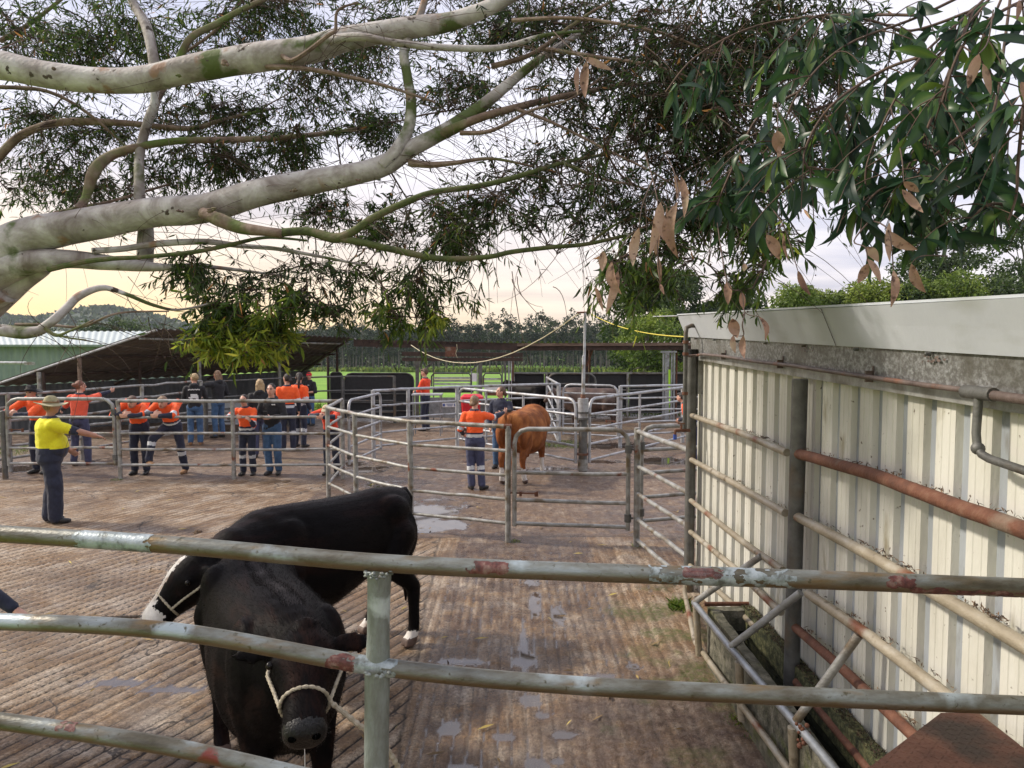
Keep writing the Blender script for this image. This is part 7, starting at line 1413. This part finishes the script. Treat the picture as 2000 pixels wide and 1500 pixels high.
# bigger individual trees
tree('gum_tree', 'large dark rounded gum rising just left of the white fascia corner', 11.9, 60, -1.6, 9.9, 4.4, 'tree_dark', .42, 46, 75, .30, .3, .22, limbs=8, flat=.7)
tree('gum_tree', 'dark gum behind the white roof, right of the large rounded one', 19.0, 64, -1.8, 8.8, 3.6, 'tree_dark', .45, 36, 75, .30, .3, .25, limbs=8, flat=.7)
tree('bushy_tree', 'olive green bushy tree standing below the yellow cord beyond the rubber panels', 8.9, 48, -1.2, 5.6, 2.6, 'tree_lime', .42, 40, 110, .22, .16, .05, limbs=8, flat=.8)
tree('bushy_tree', 'lower olive tree between the slide gate and the plantation', 11.8, 50, -1.2, 4.6, 2.2, 'tree_far', .6, 30, 110, .22, .16, .08, limbs=8, flat=.8)
LAB = ['first lime green wattle above the white roof, counted from its left end', 'second lime green wattle above the white roof, bushy and low', 'bright yellow green wattle at the middle of the white roof line', 'dense green wattle above the roof just left of the tall gum', 'leafy wattle standing below the tall ghost gum', 'last wattle above the white roof at the right edge of the view']
for i, (px, hpy, d_, cr_, tn, mt) in enumerate(((1575, 566, 44, 2.3, .42, 'tree_lime'), (1640, 570, 46, 2.0, .52, 'tree_lime'), (1700, 568, 44, 2.2, .6, 'tree_lime'), (1765, 555, 43, 2.2, .45, 'tree_dark'), (1850, 560, 42, 2.3, .42, 'tree_lime'), (1960, 545, 42, 2.6, .5, 'tree_dark'))):
    q = pt(px, hpy, d_); zb = -1.2; tree('wattle_tree', LAB[i], q.x, d_, zb, q.z - zb + .5, cr_ * 1.25, mt, tn, 44, 110, .20, .15, .1, limbs=6, flat=.75)
q = pt(1840, 400, 50); tree('ghost_gum', 'tall ghost gum with an open crown behind the broad leaves at the right', q.x, 50, -1.2, q.z + 1.2, 3.2, 'tree_dark', .5, 26, 60, .26, .22, .55, limbs=12, flat=.6)
q = pt(2010, 430, 54); tree('ghost_gum', 'second tall gum cut off by the right edge of the view', q.x, 54, -1.2, q.z + 1.2, 3.2, 'tree_dark', .5, 22, 60, .26, .22, .5, limbs=10, flat=.6)
# mid-distance green trees before the hills at the left
for i, (px, hpy, d_, cr_, tn, mt, lb) in enumerate(((20, 628, 120, 4.0, .45, 'tree_far', 'pale tree above the green shed roof at the far left edge'), (85, 632, 125, 4, .5, 'tree_far', 'rounded tree above the green roof beside the thick dead branch'), (170, 628, 118, 4.2, .35, 'tree_dark', 'dark tree above the green roof, below the hill'), (225, 622, 120, 4.3, .55, 'tree_far', 'broad green tree above the middle of the green roof'), (275, 620, 122, 4.0, .75, 'tree_far', 'light green tree above the right end of the green roof'), (330, 634, 126, 3.8, .45, 'tree_far', 'low tree peeping over the peak of the low shed roof'), (-60, 630, 122, 4, .5, 'tree_far', 'tree beyond the left edge of the view above the green shed'))):
    q = pt(px, hpy, d_); zb = pz(d_); tree('field_tree', lb, q.x, d_, zb, q.z - zb, cr_, mt, tn, 26, 26, .6, .25, .1, limbs=4, flat=.7)
# wooded hills
hx = np.linspace(-900, 700, 90); hy_ = np.linspace(520, 1150, 26); HX, HY = np.meshgrid(hx, hy_)
pxh = HX / HY * F + 1000
prof_ = np.interp(pxh, [-400, 0, 60, 120, 170, 200, 240, 290, 330, 400, 560, 640, 900, 1300, 2400], [612, 618, 622, 614, 604, 601, 609, 620, 630, 645, 652, 648, 655, 655, 655])
ridge = 2.65 + (664 - prof_) / F * 900; env = np.sin(np.clip((HY - 520) / (900 - 520), 0, 1) * np.pi / 2) ** 1.3
HZ = -7 + (ridge + 6) * env + fbm2(HX, HY, .02) * 2.0 * env
mh = mk('wooded_hill', [(.3, (.016, .032, .018)), (.5, (.032, .055, .028)), (.7, (.06, .085, .035))], .05, .95, detail=8)
o = np_mesh('hills', np.stack([HX, HY, HZ], -1).reshape(-1, 3), gridf(len(hy_), len(hx)), mh, smooth=True); tag(o, kind='structure')
k = 30000; r_ = rng.random(k); iy = rng.integers(0, 25, k); ix = rng.integers(0, 89, k); fx_, fy_ = rng.random(k), rng.random(k)
bx = HX[iy, ix] + fx_ * (hx[1] - hx[0]); by = HY[iy, ix] + fy_ * (hy_[1] - hy_[0]); bz = HZ[iy, ix] * (1 - fy_) + HZ[iy + 1, ix] * fy_
o = leaves_mesh('hill_forest', np.stack([bx, by, bz - .5], 1), np.stack([rng.normal(0, .5, k), rng.normal(0, .5, k), rng.uniform(.3, 1, k)], 1), rng.uniform(3, 7.5, k), rng.uniform(3, 7, k), M['tree_dark'], tone=rng.normal(.4, .2, k)); tag(o, 'dark forest covering the far hills', 'forest', kind='stuff')
# the air
hz = bpy.data.materials.new('air'); hz.use_nodes = True; t = hz.node_tree; t.nodes.clear(); oo = t.nodes.new('ShaderNodeOutputMaterial'); pv = t.nodes.new('ShaderNodeVolumePrincipled'); pv.inputs['Color'].default_value = (.80, .87, 1, 1); pv.inputs['Density'].default_value = .00016; pv.inputs['Anisotropy'].default_value = .2
t.links.new(pv.outputs[0], oo.inputs['Volume'])
if HAZE:
    mb = MB(); mb.box((0, 600, 45), (2600, 1400, 106)); o = mb.build('haze', hz, smooth=False); tag(o, 'thin pale morning air over the valley', 'haze', kind='stuff')
